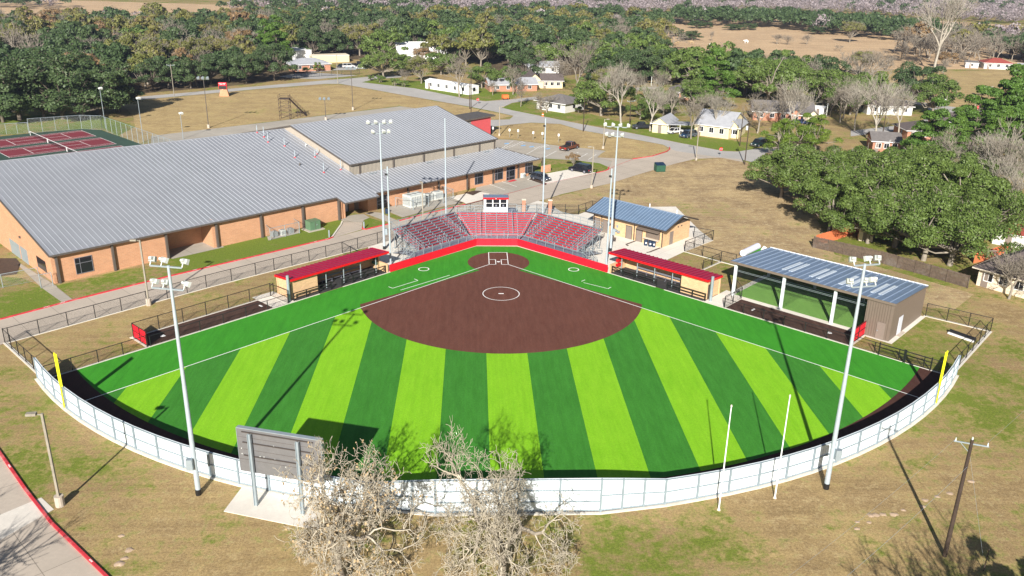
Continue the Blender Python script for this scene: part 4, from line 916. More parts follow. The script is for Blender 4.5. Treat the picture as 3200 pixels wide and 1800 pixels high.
# ---------------------------------------------------------------- machines and things round the building
def condenser(name, lab, p, sx, sy, h, mat='acwhite', fans=1, rz=math.atan2(UY, UX), z0=.06, group=None, lv=8):
    t = thing(name, lab, 'air conditioner', (p[0], p[1], z0), group)
    MB().box(p[0], p[1], z0+h/2, sx, sy, h, rz).build('cabinet', M[mat], t); c, s_ = math.cos(rz), math.sin(rz)
    lvs = MB()
    for k in range(lv):
        f = (k+.5)/lv-.5; lvs.box(p[0]+c*f*sx*.9+s_*(sy/2+.015), p[1]+s_*f*sx*.9-c*(sy/2+.015), z0+h*.52, sx*.9/lv*.55, .02, h*.75, rz)
        lvs.box(p[0]-c*(sx/2+.015)-s_*f*sy*.9, p[1]-s_*(sx/2+.015)+c*f*sy*.9, z0+h*.52, .02, sy*.9/lv*.55, h*.75, rz)
    tag(lvs.build('grille', M['acgrey'], t), None)
    for k in range(fans):
        f = (k+.5)/fans-.5; x, y = p[0]+c*f*sx, p[1]+s_*f*sx; r = min(sx/fans, sy)*.38
        MB().tube((x, y, z0+h), (x, y, z0+h+.08), r, n=14).build('fan_grille', M['acgrey'], t)
    return t
brz = math.atan2(UY, UX)
ca = G(1039, 522); condenser('chiller_unit', 'big pale chiller unit with louvred side beside the brick wall', G(1042, 517), 3.4, 2.3, 2.1, fans=3)
MB().box(G(1038, 517)[0], G(1038, 517)[1]+.3, 2.35, 1.6, 1.3, .35, brz).build('upper_box', M['acwhite'], bpy.data.objects['chiller_unit']) if False else None
condenser('condenser_unit', 'middle white condenser behind the big chiller', G(1075, 505), 1.7, 1.2, 1.25, group='condensers by the annex')
condenser('condenser_unit', 'rounded white condenser farthest right behind the grey wire fence', G(1099, 500), 1.9, 1.3, 1.35, group='condensers by the annex')
fence('service_fence', 'grey wire fence around the big chiller unit', P((995, 521), (1040, 529), (1115, 512), (1140, 500), (1098, 487)), 1.8, mesh='chain_g', metal='galv', step=3.0)
for x, lb in ((691, 'left'), (711, 'middle'), (731, 'right')):
    condenser('condenser_unit', lb+' one of three small grey condensers in the wire pen by the brick wall', G(x, 595-(x-691)*.2), .85, .85, .8, 'acgrey' if x != 711 else 'acwhite', group='three condensers in the wire pen', lv=6)
MB(BF).sheet([BF(u, n)[:2] for u, n in ()], 0) if False else None
tag(MB().prism(P((672, 596), (675, 605), (755, 586), (752, 577)), 0, .05).build('equipment_slab', M['conc2']), 'small concrete slab under the three condensers', 'slab')
fence('service_fence', 'grey wire pen around three small condensers by the brick wall', P((669, 592), (681, 604), (754, 587), (737, 576), (735, 569)), 1.9, mesh='chain_g', metal='galv', step=2.4)
tg = G(788, 577); t = thing('transformer', 'green electrical transformer box on the lawn by the brick wall', 'transformer', tg)
MB().box(tg[0], tg[1], .06, 3.0, 2.4, .12, brz).build('slab', M['conc2'], t); MB().box(tg[0], tg[1], .82, 1.9, 1.5, 1.4, brz).build('cabinet', M['tgreen'], t); MB().box(tg[0], tg[1], 1.56, 2.0, 1.6, .08, brz).build('lid', M['tgreen'], t)
c, s_ = math.cos(brz), math.sin(brz)
MB().box(tg[0]+s_*.76, tg[1]-c*.76, .85, .06, .03, 1.2, brz).build('door_seam', M['trim'], t); MB().box(tg[0]+c*.3+s_*.78, tg[1]+s_*.3-c*.78, .9, .12, .06, .2, brz).build('handle', M['galv'], t)
def meterbox(px, py, h, w_, lb):
    p = G(px, py); t = thing('electric_box', lb, 'electric box', p)
    for d in (-.2, .2): MB().tube((p[0]+d*c, p[1]+d*s_, 0), (p[0]+d*c, p[1]+d*s_, h-.5), .05).build('conduit', M['galv'], t)
    MB().box(p[0], p[1], h-.35, w_, .3, .8, brz).build('box', M['acwhite'], t)
meterbox(767, 566, 1.9, .6, 'grey electric box with pipes on the brick wall near the transformer'); meterbox(936, 529, 2.0, .9, 'white electric box on legs beside the door under the roof overhang')
for px, py, lb in ((828.5, 597, 'short grey steel bollard left of the loading drive'), (916, 575, 'short grey steel bollard right of the loading drive')):
    p = G(px, py); o = MB().tube((*p, 0), (*p, 1.15), .12).tube((*p, 1.15), (*p, 1.2), .12, .05).build('bollard', M['galv']); tag(o, lb, 'bollard', 'bollards by the loading drive')
t = thing('wall_unit', 'small white split unit on the annex wall near the dark hatchback', 'air conditioner', G(1315, 447)); p = G(1315.5, 447.5)
MB().box(p[0], p[1], .55, 1.0, .45, .9, brz).build('cabinet', M['acwhite'], t); MB().tube((p[0]+.1+s_*.23, p[1]-c*.23, .55), (p[0]+.1+s_*.26, p[1]-c*.26, .55), .3, n=12).build('fan', M['acgrey'], t)
tag(MB().prism(P((1276, 456.5), (1293, 452), (1300, 454.5), (1283, 458.5)), .05, .07).build('door_mat', M['redcurb']), 'red mat in front of the annex glass door', 'mat')
tag(MB().prism(P((921, 537), (934, 533.5), (942, 536), (929, 539.5)), .05, .07).build('door_mat', M['trim2']), 'black mat outside the shaded grey door', 'mat')
t = thing('low_wall', 'low brick wall at the right end of the annex', 'wall', G(1370, 440)); a, b_ = Vector(G(1362, 437)), Vector(G(1384, 432))
MB().beam((*a, .8), (*b_, .8), .3, 1.6).build('brickwork', M['brick'], t)
p = G(850+0, 0) if False else None
bn_ = G(973.5, 537); t = thing('litter_bin', 'dark round litter bin by the walkway behind the tall net pole', 'bin', bn_)
MB().tube((*bn_, 0), (*bn_, .9), .3, .34, 12).build('body', M['navy'], t); MB().tube((*bn_, .9), (*bn_, 1.0), .36, .2, 12).build('lid', M['black'], t)
for px, py in ((866, 541), (870, 540)):
    pass
fence('garden_fence', 'grey wire fence at the left end of the school lawn', P((-40, 735), (8, 724), (100, 706), (104, 725), (134, 719)), 1.9, mesh='chain_g', metal='galv', step=3.2)

# ---------------------------------------------------------------- concession building (frame s, t of the right foul line)
T = thing('concession_building', 'small gold block concession building with blue grey gable roof', 'building', FRt(6.7, 26.9))
s0, s1, t0, t1 = -.05, 13.55, 22.95, 30.8; CE, CR, TRg = 3.15, 4.62, 26.9
gb = MB(FRt); gb.bx(s0, s1, t0, t1, .03, 2.98)
gb.build('wall', M['brick2'], T)
for s in (s0+.02, s1-.02):
    MB(FRt).add([(s-.06, t0, 2.99), (s-.06, t1, 2.99), (s-.06, TRg, CR-.16), (s+.06, t0, 2.99), (s+.06, t1, 2.99), (s+.06, TRg, CR-.16)], [(0, 1, 2), (5, 4, 3), (0, 3, 4, 1), (1, 4, 5, 2), (2, 5, 3, 0)]).build('gable', M['trim2'], T)
rf = MB(FRt); RS0, RS1 = s0-1.0, s1+1.0
slab(rf, [(RS0, t0-.75, CE), (RS1, t0-.75, CE), (RS1, TRg, CR), (RS0, TRg, CR)], .1); slab(rf, [(RS0, TRg, CR), (RS1, TRg, CR), (RS1, t1+.75, CE), (RS0, t1+.75, CE)], .1); rf.build('roof', M['bluroof'], T)
rbm = MB(FRt); s = RS0+.15
while s < RS1:
    rbm.beam((s, t0-.74, CE+.025), (s, TRg, CR+.025), .05, .05); rbm.beam((s, TRg, CR+.025), (s, t1+.74, CE+.025), .07, .05); s += .6
rbm.beam((RS0, TRg, CR+.04), (RS1, TRg, CR+.04), .3, .05); tag(rbm.build('roof_seams', M['bluelight'], T), None)
tm = MB(FRt); tm.beam((RS0, t0-.83, CE-.09), (RS1, t0-.83, CE-.09), .14, .18)
for s in (RS0-.04, RS1+.04): tm.beam((s, t0-.75, CE-.06), (s, TRg, CR-.06), .09, .24); tm.beam((s, TRg, CR-.06), (s, t1+.75, CE-.06), .09, .24)
tm.build('eaves_trim', M['trim2'], T)
def ond(px, py, t_=t0):
    nn = Vector((1/Q2, 1/Q2, 0)); p = hit(px, py, Vector(FRt(0, t_, 0)), nn); return (p.x-p.y)/Q2, p.z
def wpx(x, y): return 1449+x/4.528, 483+y/4.528
WA = lambda x, y: (1449.1+x/4.5218, 483.0+y/4.5218)
for a, nm, mt_ in (((218, 305, 268, 450), 'door', 'door'), ((308, 328, 355, 470), 'door', 'door'), ((575, 392, 628, 542), 'door', 'door'), ((690, 420, 745, 570), 'door', 'door'), ((805, 445, 945, 555), 'serving_shutter', 'taupe')):
    sa, _ = ond(*WA(a[0], a[1])); sb, zb_ = ond(*WA(a[2], a[3])); 
    z0_, z1_ = (.05, 2.15) if nm == 'door' else (1.12, 2.45)
    d = MB(FRt).bx(sa, sb, t0-.05, t0-.003, z0_, z1_).build(nm, M[mt_], T)
    MB(FRt).bx(sa-.07, sa, t0-.07, t0-.002, z0_, z1_+.07).bx(sb, sb+.07, t0-.07, t0-.002, z0_, z1_+.07).bx(sa, sb, t0-.07, t0-.002, z1_, z1_+.07).build('frame', M['trim2'], d)
    if nm != 'door': MB(FRt).bx(sa-.35, sb+.1, t0-.5, t0-.003, 1.0, 1.08).build('counter', M['stone'], T)
sa, _ = ond(*WA(720, 400)); sb, _ = ond(*WA(975, 430))
MB(FRt).add([(sa, t0-1.0, 2.5), (sb, t0-1.0, 2.5), (sb, t0, 2.72), (sa, t0, 2.72), (sa, t0-1.0, 2.42), (sb, t0-1.0, 2.42), (sb, t0, 2.62), (sa, t0, 2.62)], [(0, 1, 2, 3), (7, 6, 5, 4), (0, 4, 5, 1), (1, 5, 6, 2), (3, 7, 4, 0)]).build('awning', M['taupe'], T)
for x in (198, 285, 660, 985):
    s, _ = ond(*WA(x, 500)); MB(FRt).bx(s-.06, s+.06, t0-.12, t0-.003, .05, 3.0).build('down_pipe', M['trim2'], T)
s, _ = ond(*WA(375, 400)); MB(FRt).tube((s, t0-.1, 1.65), (s, t0-.004, 1.65), .32, n=14).build('wall_emblem', M['trim2'], T)
for x, z in ((462, .85), (492, .7)):
    s, _ = ond(*WA(x, 460)); MB(FRt).bx(s-.22, s+.22, t0-.42, t0-.004, z, z+.28).build('drinking_fountain', M['galv'], T)
s, _ = ond(*WA(468, 425)); MB(FRt).bx(s-.18, s+.18, t0-.05, t0-.003, 1.4, 1.85).build('wall_panel', M['galv'], T)
MB(FRt).bx(s1+.003, s1+.05, t0+2.0, t0+3.0, .05, 2.15).build('door', M['door'], T)
for q in (4.2, 5.2): MB(FRt).bx(s1+.003, s1+.08, t0+q, t0+q+.2, 2.45, 2.65).build('vent', M['trim2'], T)
for x in (.3, 3.0, 6.2, 8.9, 13.0): MB(FRt).beam((x, t0-.6, CE-.22), (x, t0+.1, CE-.12), .14, .18).build('bracket', M['trim2'], T)
for k, f in enumerate((.55, .88)):
    s = RS0+(RS1-RS0)*f; b_ = FRt(s, TRg+1.0, CR-.35); tag(MB().tube(b_, (b_[0], b_[1], b_[2]+.75), .09).build('roof_vent', M['white']), ['white pipe vent in the middle of the blue grey concession roof', 'white pipe vent near the right end of the blue grey concession roof'][k], 'vent pipe')
for k, (x, y) in enumerate(((792, 607), (840, 618), (882, 625))):
    p = G(*WA(x, y)); t = thing('barrel', ['left', 'middle', 'right'][k]+' one of three dark blue barrels under the serving shutter', 'barrel', (*p, .03), 'three blue barrels')
    MB().tube((*p, .03), (*p, .88), .28, .33, 14).build('body', M['navy'], t); MB().tube((*p, .88), (*p, .93), .35, .35, 14).build('rim', M['navy'], t); MB().box(p[0]-.02, p[1]-.33, .5, .22, .03, .25).build('label_patch', M['white'], t)
wt = MB().sheet(P((1627, 634), (1595, 618), (1598, 612), (1562, 607)), 0) if False else None
structure('drain_strip', MB().strip([FRt(8.6, t0-.1)[:2], FRt(8.6, t0-2.6)[:2], FRt(9.3, t0-3.1)[:2]], .35, .04).strip([FRt(13.4, t0-.2)[:2], FRt(13.4, t0-3.2)[:2], FRt(13.2, t0-3.7)[:2]], .35, .04), M['wood'])

# ---------------------------------------------------------------- covered batting cage and its store room
T = thing('batting_cage', 'open covered batting cage with blue metal roof and taupe end room', 'batting cage', FRt(42, 17.5))
RSA, RSB, RTA, RTB, ZF, ZB = 31.15, 52.85, 11.95, 23.45, 4.95, 4.15
rf = MB(FRt); slab(rf, [(RSA, RTA, ZF), (RSB, RTA, ZF), (RSB, RTB, ZB), (RSA, RTB, ZB)], .1); rf.build('roof', M['galvroof'], T)
rbm = MB(FRt); s = RSA+.3
while s < RSB: rbm.beam((s, RTA+.02, ZF+.03), (s, RTB-.02, ZB+.03), .08, .06); s += .9
rbm.build('roof_ribs', M['bluelight'], T)
def zroof(t_): return ZF+(ZB-ZF)*(t_-RTA)/(RTB-RTA)
for sc_ in (37.4, 41.1, 45.0, 49.0):
    for ds in (0, .95): MB(FRt).add([(sc_+ds, 14.2, zroof(14.2)+.04), (sc_+ds+.5, 14.2, zroof(14.2)+.04), (sc_+ds+.5, 19.6, zroof(19.6)+.04), (sc_+ds, 19.6, zroof(19.6)+.04), (sc_+ds, 14.2, zroof(14.2)-.01), (sc_+ds+.5, 14.2, zroof(14.2)-.01), (sc_+ds+.5, 19.6, zroof(19.6)-.01), (sc_+ds, 19.6, zroof(19.6)-.01)], [(0, 1, 2, 3), (0, 4, 5, 1), (1, 5, 6, 2), (2, 6, 7, 3), (3, 7, 4, 0)]).build('skylight', M['sky_light'], T)
fa = MB(FRt); fa.beam((RSA, RTA-.04, ZF-.12), (RSB, RTA-.04, ZF-.12), .08, .3); fa.beam((RSB+.04, RTA, ZF-.12), (RSB+.04, RTB, ZB-.12), .08, .24); fa.beam((RSA-.04, RTA, ZF-.1), (RSA-.04, RTB, ZB-.1), .08, .2); fa.build('fascia', M['taupe'], T)
MB(FRt).beam((RSA, RTB+.05, ZB), (RSB, RTB+.05, ZB), .1, .14).build('gutter', M['white'], T)
for s in (31.75, 38.65, 45.45):
    for tt in (12.6, 22.8): MB(FRt).bx(s-.16, s+.16, tt-.16, tt+.16, .03, zroof(tt)-.12).build('column', M['vinyl'], T)
bm = MB(FRt)
for s in (31.75, 38.65, 45.45, 49.4): bm.beam((s, 12.6, zroof(12.6)-.35), (s, 22.8, zroof(22.8)-.35), .2, .4)
for tt in (12.5, 16, 19.5, 22.8): bm.beam((31.4, tt, zroof(tt)-.22), (49.5, tt, zroof(tt)-.22), .12, .2)
bm.build('roof_beams', M['trim2'], T)
cab = MB(FRt)
for z in (3.55, 3.4): cab.beam((31.9, 12.95, z), (49.3, 12.95, z-.05), .03)
cab.build('net_cable', M['galv'], T)
for tt in (12.95, 17.7, 22.3): MB(FRt).quad((31.9, tt, .1), (49.3, tt, .1), (49.3, tt, 3.4), (31.9, tt, 3.4)).build('batting_net', M['net'], T)
for s in (31.9, 38.8, 45.5, 49.2): MB(FRt).quad((s, 12.95, .1), (s, 22.3, .1), (s, 22.3, 3.4), (s, 12.95, 3.4)).build('batting_net', M['net'], T)
SR0, SR1 = 49.55, 52.75
wl = MB(FRt); wl.add([(SR0, 12.1, .05), (SR1, 12.1, .05), (SR1, 23.3, .05), (SR0, 23.3, .05), (SR0, 12.1, ZF-.15), (SR1, 12.1, ZF-.15), (SR1, 23.3, ZB-.05), (SR0, 23.3, ZB-.05)], [(0, 1, 5, 4), (1, 2, 6, 5), (2, 3, 7, 6), (3, 0, 4, 7)])
wl.build('end_room', M['taupe'], T)
rib = MB(FRt); s = SR0+.15
while s < SR1-.1: rib.bx(s, s+.05, 12.03, 12.099, .1, ZF-.18); s += .3
tt = 12.3
while tt < 23.2: rib.bx(SR1, SR1+.02, tt, tt+.06, .1, zroof(tt)-.2); tt += .4
rib.build('panel_ribs', M['trim2'] if False else M['taupe'], T)
d = MB(FRt).bx(51.15, 52.15, 11.98, 12.02, .08, 2.2).build('door', M['door'], T); MB(FRt).tube((51.3, 11.9, 1.1), (51.3, 11.975, 1.1), .06).build('handle', M['galv'], d)
d = MB(FRt).bx(SR1+.01, SR1+.05, 14.6, 15.9, .1, 2.4).build('side_door', M['roller'], T); MB(FRt).bx(SR1+.02, SR1+.5, 14.4, 16.3, .03, .12).build('door_step', M['conc'], d)
p0, p1 = G(1869, 638, .5), G(1906, 620, .5)
t = thing('turf_roll', 'big pale roll of artificial turf on the grass behind the cage roof', 'roll of turf', p0)
MB().tube((*p0, .55), (*p1, .55), .52, n=20).build('roll', M['roll'], t); MB().tube((p0[0]+.6, p0[1]-.75, .3), (p1[0]+.6, p1[1]-.75, .3), .3, n=14).build('green_roll', M['turf'], t)
a = G(1906, 633, .3); tag(MB().add([(a[0], a[1], 0), (a[0]+2.6, a[1]-.6, 0), (a[0]+2.4, a[1]+1.2, 0), (a[0]+1.2, a[1]+.9, .95), (a[0]+1.8, a[1]-.2, .7), (a[0]+.5, a[1]+.3, .5)], [(0, 4, 5), (5, 4, 3), (0, 1, 4), (1, 2, 4), (4, 2, 3), (0, 5, 3), (0, 3, 2)]).build('tarpaulin', M['white']), 'crumpled white sheet heaped behind the blue cage roof', 'tarpaulin')
p0, p1 = Vector(G(1932+1830/4, 724.5+425/4+3, .2)), Vector(G(1932+2085/4, 724.5+515/4+3, .2))
t = thing('rolled_cover', 'long black and white rolled cover lying in the right corner grass', 'rolled cover', p0)
MB().tube((*p0, .28), (*p1, .28), .26, n=12).build('roll', M['black'], t); q = (p1-p0).normalized(); MB().beam((p0.x+q.y*.32, p0.y-q.x*.32, .12), (p1.x+q.y*.32, p1.y-q.x*.32, .12), .3, .2).build('white_edge', M['white'], t)

# ---------------------------------------------------------------- poles and lamps
def flood(mb, x, y, z, ang, k=1.0, tilt=-.55):
    c, s_ = math.cos(ang), math.sin(ang); ct, st_ = math.cos(tilt), math.sin(tilt)
    def L(a, b_, d): # a along aim, b sideways, d up (tilted)
        f, u = a*ct-d*st_, a*st_+d*ct; return (x+(c*f-s_*b_)*k, y+(s_*f+c*b_)*k, z+u*k)
    v = [L(0, -.14, -.14), (0, 0, 0)]; rings = [(-.35, .12), (-.05, .2), (.08, .3), (.42, .34)]; vs = []
    for a, r in rings: vs += [L(a, -r, -r*.8), L(a, r, -r*.8), L(a, r, r*.8), L(a, -r, r*.8)]
    fs = [(3, 2, 1, 0), (12, 13, 14, 15)]
    for i in range(3): fs += [(4*i+j, 4*i+(j+1) % 4, 4*i+4+(j+1) % 4, 4*i+4+j) for j in range(4)]
    mb.add(vs, fs)
def light_pole(lab, b, tpx, heads, z_aim, box=None, r=.22, fk=.8):
    p = G(*b); h = HT(b, tpx); t = thing('floodlight_pole', lab, 'floodlight pole', p, 'tall floodlight poles')
    lean = 0
    MB().tube((*p, 0), (*p, .55), r+.03, n=14).build('pole_foot', M['black'], t)
    MB().tube((*p, .5), (*p, h*.5), r, r*.78, 14).tube((*p, h*.5), (*p, h*.82), r*.74, r*.6, 14).tube((*p, h*.82), (*p, h), r*.56, r*.5, 14).build('pole', M['palepole'], t)
    aim = z_aim; rx, ry = -math.sin(aim), math.cos(aim)
    for lev, offs in heads:
        z = h+lev; o0, o1 = min(offs), max(offs)
        arm = MB().beam((p[0]+rx*o0, p[1]+ry*o0, z), (p[0]+rx*o1, p[1]+ry*o1, z), .12, .11).build('crossarm', M['galv'], t)
        for q in offs:
            f = MB(); flood(f, p[0]+rx*q+math.cos(aim)*.3, p[1]+ry*q+math.sin(aim)*.3, z+.45, aim+(random.random()-.5)*.9, fk); f.beam((p[0]+rx*q, p[1]+ry*q, z), (p[0]+rx*q+math.cos(aim)*.25, p[1]+ry*q+math.sin(aim)*.25, z+.35), .07)
            f.build('floodlight', M['acwhite'], arm)
    if box:
        MB().box(p[0]+box[0], p[1]+box[1], box[2], .5, .42, .95).build('control_box', M['galv'], t)
    return t
light_pole('floodlight pole outside the fence left of the scoreboard', (500, 1244), (425, 668), ((-.1, (-1.1, .6, 1.5)), (-1.9, (-1.0, .7, 1.6))), R(78), (-.25, -.4, 3.2))
light_pole('floodlight pole outside the fence on the right, beside the thin white poles', (2078, 1229), (2178, 664), ((-.1, (-1.3, -.5, .9)), (-1.9, (-1.3, -.5, .8))), R(100), (.35, -.35, 3.6))
light_pole('floodlight pole rising behind the left dugout in front of the gym', (967, 627), (953.5, 310), ((-.1, (-1.7, -.65, .65, 1.6)), (-1.5, (-1.1, .45, 1.2))), R(-80), (.3, .2, 2.8), .2, .72)
light_pole('floodlight pole rising beside the concession building', (1535.5, 632), (1554, 318), ((-.1, (-1.8, -.75, .45, 1.5)), (-1.5, (-1.5, -.6, .8))), R(-105), (.25, -.2, 3.2), .2, .72)
for b, tp, r, lb in (((983, 667), (972, 420), .14, 'thin pale net pole at the left end of the red wall'), ((1525, 667), (1537, 425), .14, 'thin pale net pole at the right end of the red wall'),
                     ((1122, 546), (1121, 298), .14, 'thin pale net pole behind the left bleacher wing'), ((1365, 546), (1372, 298), .14, 'thin pale net pole behind the right bleacher wing')):
    p = G(*b); h = HT(b, tp); t = thing('net_pole', lb, 'net pole', p, 'tall net poles round home plate')
    MB().tube((*p, 0), (*p, h*.45), r, r*.95, 12).tube((*p, h*.45), (*p, h), r*.85, r*.8, 12).tube((*p, h*.44), (*p, h*.46), r*1.15, n=12).build('pole', M['palepole'], t); MB().tube((*p, h), (*p, h+.08), r*.85, r*.3, 12).build('cap', M['palepole'], t)
    if tp[0] in (972, 1537, 1372): MB().box(p[0]-.2, p[1]-.2, h*.93, .35, .25, .25).build('loudspeaker', M['black'], t)
for b, tp, lb in (((728, 759), (720.5, 694), 'short pale net post at the outer corner of the left dugout'), ((1787, 757.5), (1793.5, 696), 'short pale net post at the outer corner of the right dugout')):
    p = G(*b); h = HT(b, tp); o = MB().tube((*p, 0), (*p, h), .2, n=14).tube((*p, h), (*p, h+.06), .2, .1, 14).build('net_post', M['galv']); tag(o, lb, 'net pole', 'short net posts by the dugouts')
for b, tp, lb in (((1808, 1283), (1838, 1022), 'bare white flagpole nearer the big tree, outside the white fence'), ((1949, 1253), (1990, 997), 'bare white flagpole beside the right floodlight pole')):
    p = G(*b); h = HT(b, tp); t = thing('flagpole', lb, 'flagpole', p, 'flagpoles outside the white fence')
    MB().tube((*p, 0), (*p, h), .07, .04, 10).build('pole', M['white'], t); MB().tube((*p, h), (*p, h+.14), .09, .05, 8).build('finial', M['yellow'] if False else M['stone'], t); MB().tube((*p, 0), (*p, .12), .16, .12, 10).build('collar', M['stone'], t)
def lamp_post(lab, b, tp, head=(-1, 0), mat='polegrey', base=.45, two=False, r=.09, grp='shoebox lamp posts'):
    p = G(*b); h = HT(b, tp); t = thing('lamp_post', lab, 'lamp post', p, grp)
    if base: MB().tube((*p, 0), (*p, .95 if base > .4 else .6), base*.72, n=14).build('concrete_base', M['conc'], t)
    MB().beam((*p, .5), (*p, h), r*2).build('pole', M[mat], t)
    for k, hd in enumerate([head, (-head[0], -head[1])][:2 if two else 1]):
        d = Vector(hd).normalized(); o = MB().beam((*p, h-.1), (p[0]+d.x*.5, p[1]+d.y*.5, h-.05), .07).beam((p[0]+d.x*.4, p[1]+d.y*.4, h), (p[0]+d.x*1.15, p[1]+d.y*1.15, h), .42, .2).build('lamp_head', M['polegrey' if mat != 'galv' else 'acwhite'], t)
lamp_post('weathered lamp post with one head in the near left corner', (152, 1272), (97, 1042), (-1, -.1), base=.5)
lamp_post('lamp post standing at the driveway fence before the brick wall', (375, 768), (351, 604), (-1, 0))
lamp_post('lamp post on the grass edge near the black car', (1488, 473), (1493.5, 369), (-1, 0), base=.4)
lamp_post('lamp post at the mouth of the wide driveway by the street', (1750.6, 403), (1758.7, 313), (-1, 0), base=.4)
lamp_post('slim lamp post behind the bleachers near the big chiller', (1064, 558), (1060.5, 461), (-.3, 1), base=0)
lamp_post('lamp post on the grass beside the red entrance block', (1256, 342), (1256, 268), (1, 0), base=.35)
lamp_post('lamp post at the far edge of the parking lot, left of the white houses', (1517, 374), (1521.5, 300), (1, .2), base=.4)
for b, tp, lb in (((525, 322), (512.5, 196), 'tall dark four headed lamp on the practice grass, left'), ((888, 277), (886, 172), 'tall dark lamp on the practice grass, right'), ((820, 303), (818, 248), 'multi headed lamp standing at the ridge of the high roof')):
    p = G(*b); h = HT(b, tp); t = thing('multi_lamp_post', lb, 'lamp post', p, 'dark lamps on the practice grass')
    MB().tube((*p, 0), (*p, .9), .33, n=12).build('concrete_base', M['conc'], t); MB().tube((*p, .5), (*p, h), .11, .07, 8).build('pole', M['trim'], t)
    MB().beam((p[0]-1.3, p[1], h-.2), (p[0]+1.3, p[1], h-.2), .08).build('crossarm', M['trim'], t)
    for q in (-1.2, -.1, 1.1): f = MB(); flood(f, p[0]+q, p[1], h+.1, R(-90), 1.0); f.build('floodlight', M['galv'], t)
for b, tp, lb in (((266, 323), (250, 222), 'tall pale court lamp nearest the giant oaks'), ((361, 357), (345, 247), 'pale court lamp in the middle of the wire court fence'), ((461, 350), (452.5, 285), 'short pale lamp just beyond the long roof ridge')):
    p = G(*b); h = HT(b, tp); t = thing('court_lamp', lb, 'lamp post', p, 'lamps of the tennis courts')
    MB().tube((*p, 0), (*p, h), .085, .06, 8).build('pole', M['galv'], t); f = MB(); flood(f, p[0], p[1], h+.1, R(200), .8); flood(f, p[0]+.4, p[1], h+.1, R(-60), .8); f.build('floodlight', M['acwhite'], t)
def utility_pole(lab, b, tp, mat='polewood', arm=None, tr=False, r=.15):
    p = G(*b); h = HT(b, tp); t = thing('utility_pole', lab, 'utility pole', p, 'utility poles')
    MB().tube((*p, 0), (*p, h), r, r*.68, 10).build('pole', M[mat], t)
    if arm is not None:
        c, s_ = math.cos(arm), math.sin(arm); MB().beam((p[0]-c*1.15, p[1]-s_*1.15, h-.35), (p[0]+c*1.15, p[1]+s_*1.15, h-.35), .07, .09).beam((p[0]-c*.7, p[1]-s_*.7, h-.4), (*p, h-1.1), .04).build('crossarm', M['galv'], t)
        for q in (-1.05, 1.05): MB().tube((p[0]+c*q, p[1]+s_*q, h-.3), (p[0]+c*q, p[1]+s_*q, h-.05), .06, .03).build('insulator', M['acwhite'], t)
    if tr: MB().tube((p[0]-.4, p[1], h-1.9), (p[0]-.4, p[1], h-1.0), .25, n=12).build('transformer_can', M['acwhite'], t)
    return p, h, t
pa, ha, ta = utility_pole('dark leaning-looking wooden utility pole in the near right corner', (2376, 1399), (2443, 1105), arm=R(-22), r=.17)
MB().tube((*pa, ha-.1), (*pa, ha+.2), .07, .05).build('insulator', M['acwhite'], ta)
UPS = [((1873, 414.5), (1883, 305), 'polewood', None, True, 'brown utility pole with a white can at the street corner'), ((1860.7, 367), (1868, 281), 'polewood', None, False, 'brown utility pole in front of the yellow house end'),
 ((1181.5, 274), (1181.5, 210), 'polewood', None, False, 'short dark pole beside the mobile home lawn'), ((1185, 295), (1186, 176), 'polewood', None, False, 'tall thin brown pole at the street before the mobile home'),
 ((1467, 331), (1469, 244), 'polewood', None, False, 'black pole on the verge in front of the white house with the dark roof'), ((1583, 322), (1585.5, 251), 'polewood', 0.3, False, 'brown pole between the two big bare trees'),
 ((1964, 350), (1970, 305), 'polewood', None, False, 'dark pole at the edge of the bright green hedge tree'), ((439, 247), (425, 161), 'polegrey', .1, False, 'pale pole on the road verge before the left woods'),
 ((850, 210), (842, 138), 'polegrey', .4, False, 'pale pole at the street corner by the black fence'), ((2354, 222), (2361, 171), 'polegrey', .2, False, 'pale pole in the tan reeds on the right'),
 ((2479, 276), (2491, 216), 'polewood', .3, False, 'brown pole at the far right road'), ((2369.5, 312), (2379.5, 240), 'polegrey', None, True, 'pale pole with a can on the grass wedge, right'),
 ((2449.5, 285), (2456, 242), 'polegrey', None, True, 'thin pole with a can by the red stop sign, far right'), ((2171, 230), (2176, 180), 'polewood', .1, False, 'dark pole at the far end of the yellow lined road'),
 ((2219.5, 342), (2232, 257), 'polewood', None, False, 'thin brown pole among bare branches before the brown roofed house'), ((2078, 295), (2082, 260), 'acwhite', None, False, 'short white pole beside the small white shed'),
 ((2023, 207), (2027, 145), 'acwhite', .1, False, 'left of two close pale poles before the oak'), ((2028, 212), (2033, 155), 'acwhite', None, False, 'right of two close pale poles before the oak'),
 ((1642, 160), (1645, 128), 'acwhite', .2, True, 'white pole with a can among oaks left of the pasture'), ((1487, 137), (1487, 93), 'acwhite', .1, False, 'white pole in front of the bare tree tops, centre'),
 ((1735.5, 150), (1737, 118), 'acwhite', .2, False, 'faint pale pole at the near edge of the pasture'), ((1707, 192), (1708, 165), 'polewood', None, True, 'dark pole left of the big pine'),
 ((1609, 230), (1610, 176), 'polewood', None, False, 'brown pole beside the little road behind the bare trees'), ((1638, 217), (1639, 192), 'acwhite', None, False, 'short white pole beside the little road behind the bare trees'),
 ((1143, 109), (1143, 88), 'acwhite', .1, False, 'pale pole behind the big white roof'), ((1253, 120), (1253, 97), 'acwhite', .1, False, 'left of two distant pale poles right of the big white roof'), ((1271, 115), (1271, 90), 'acwhite', .1, False, 'right of two distant pale poles right of the big white roof')]
for b, tp, mt_, arm, trn, lb in UPS: utility_pole(lb, b, tp, mt_, arm, trn, r=.13)
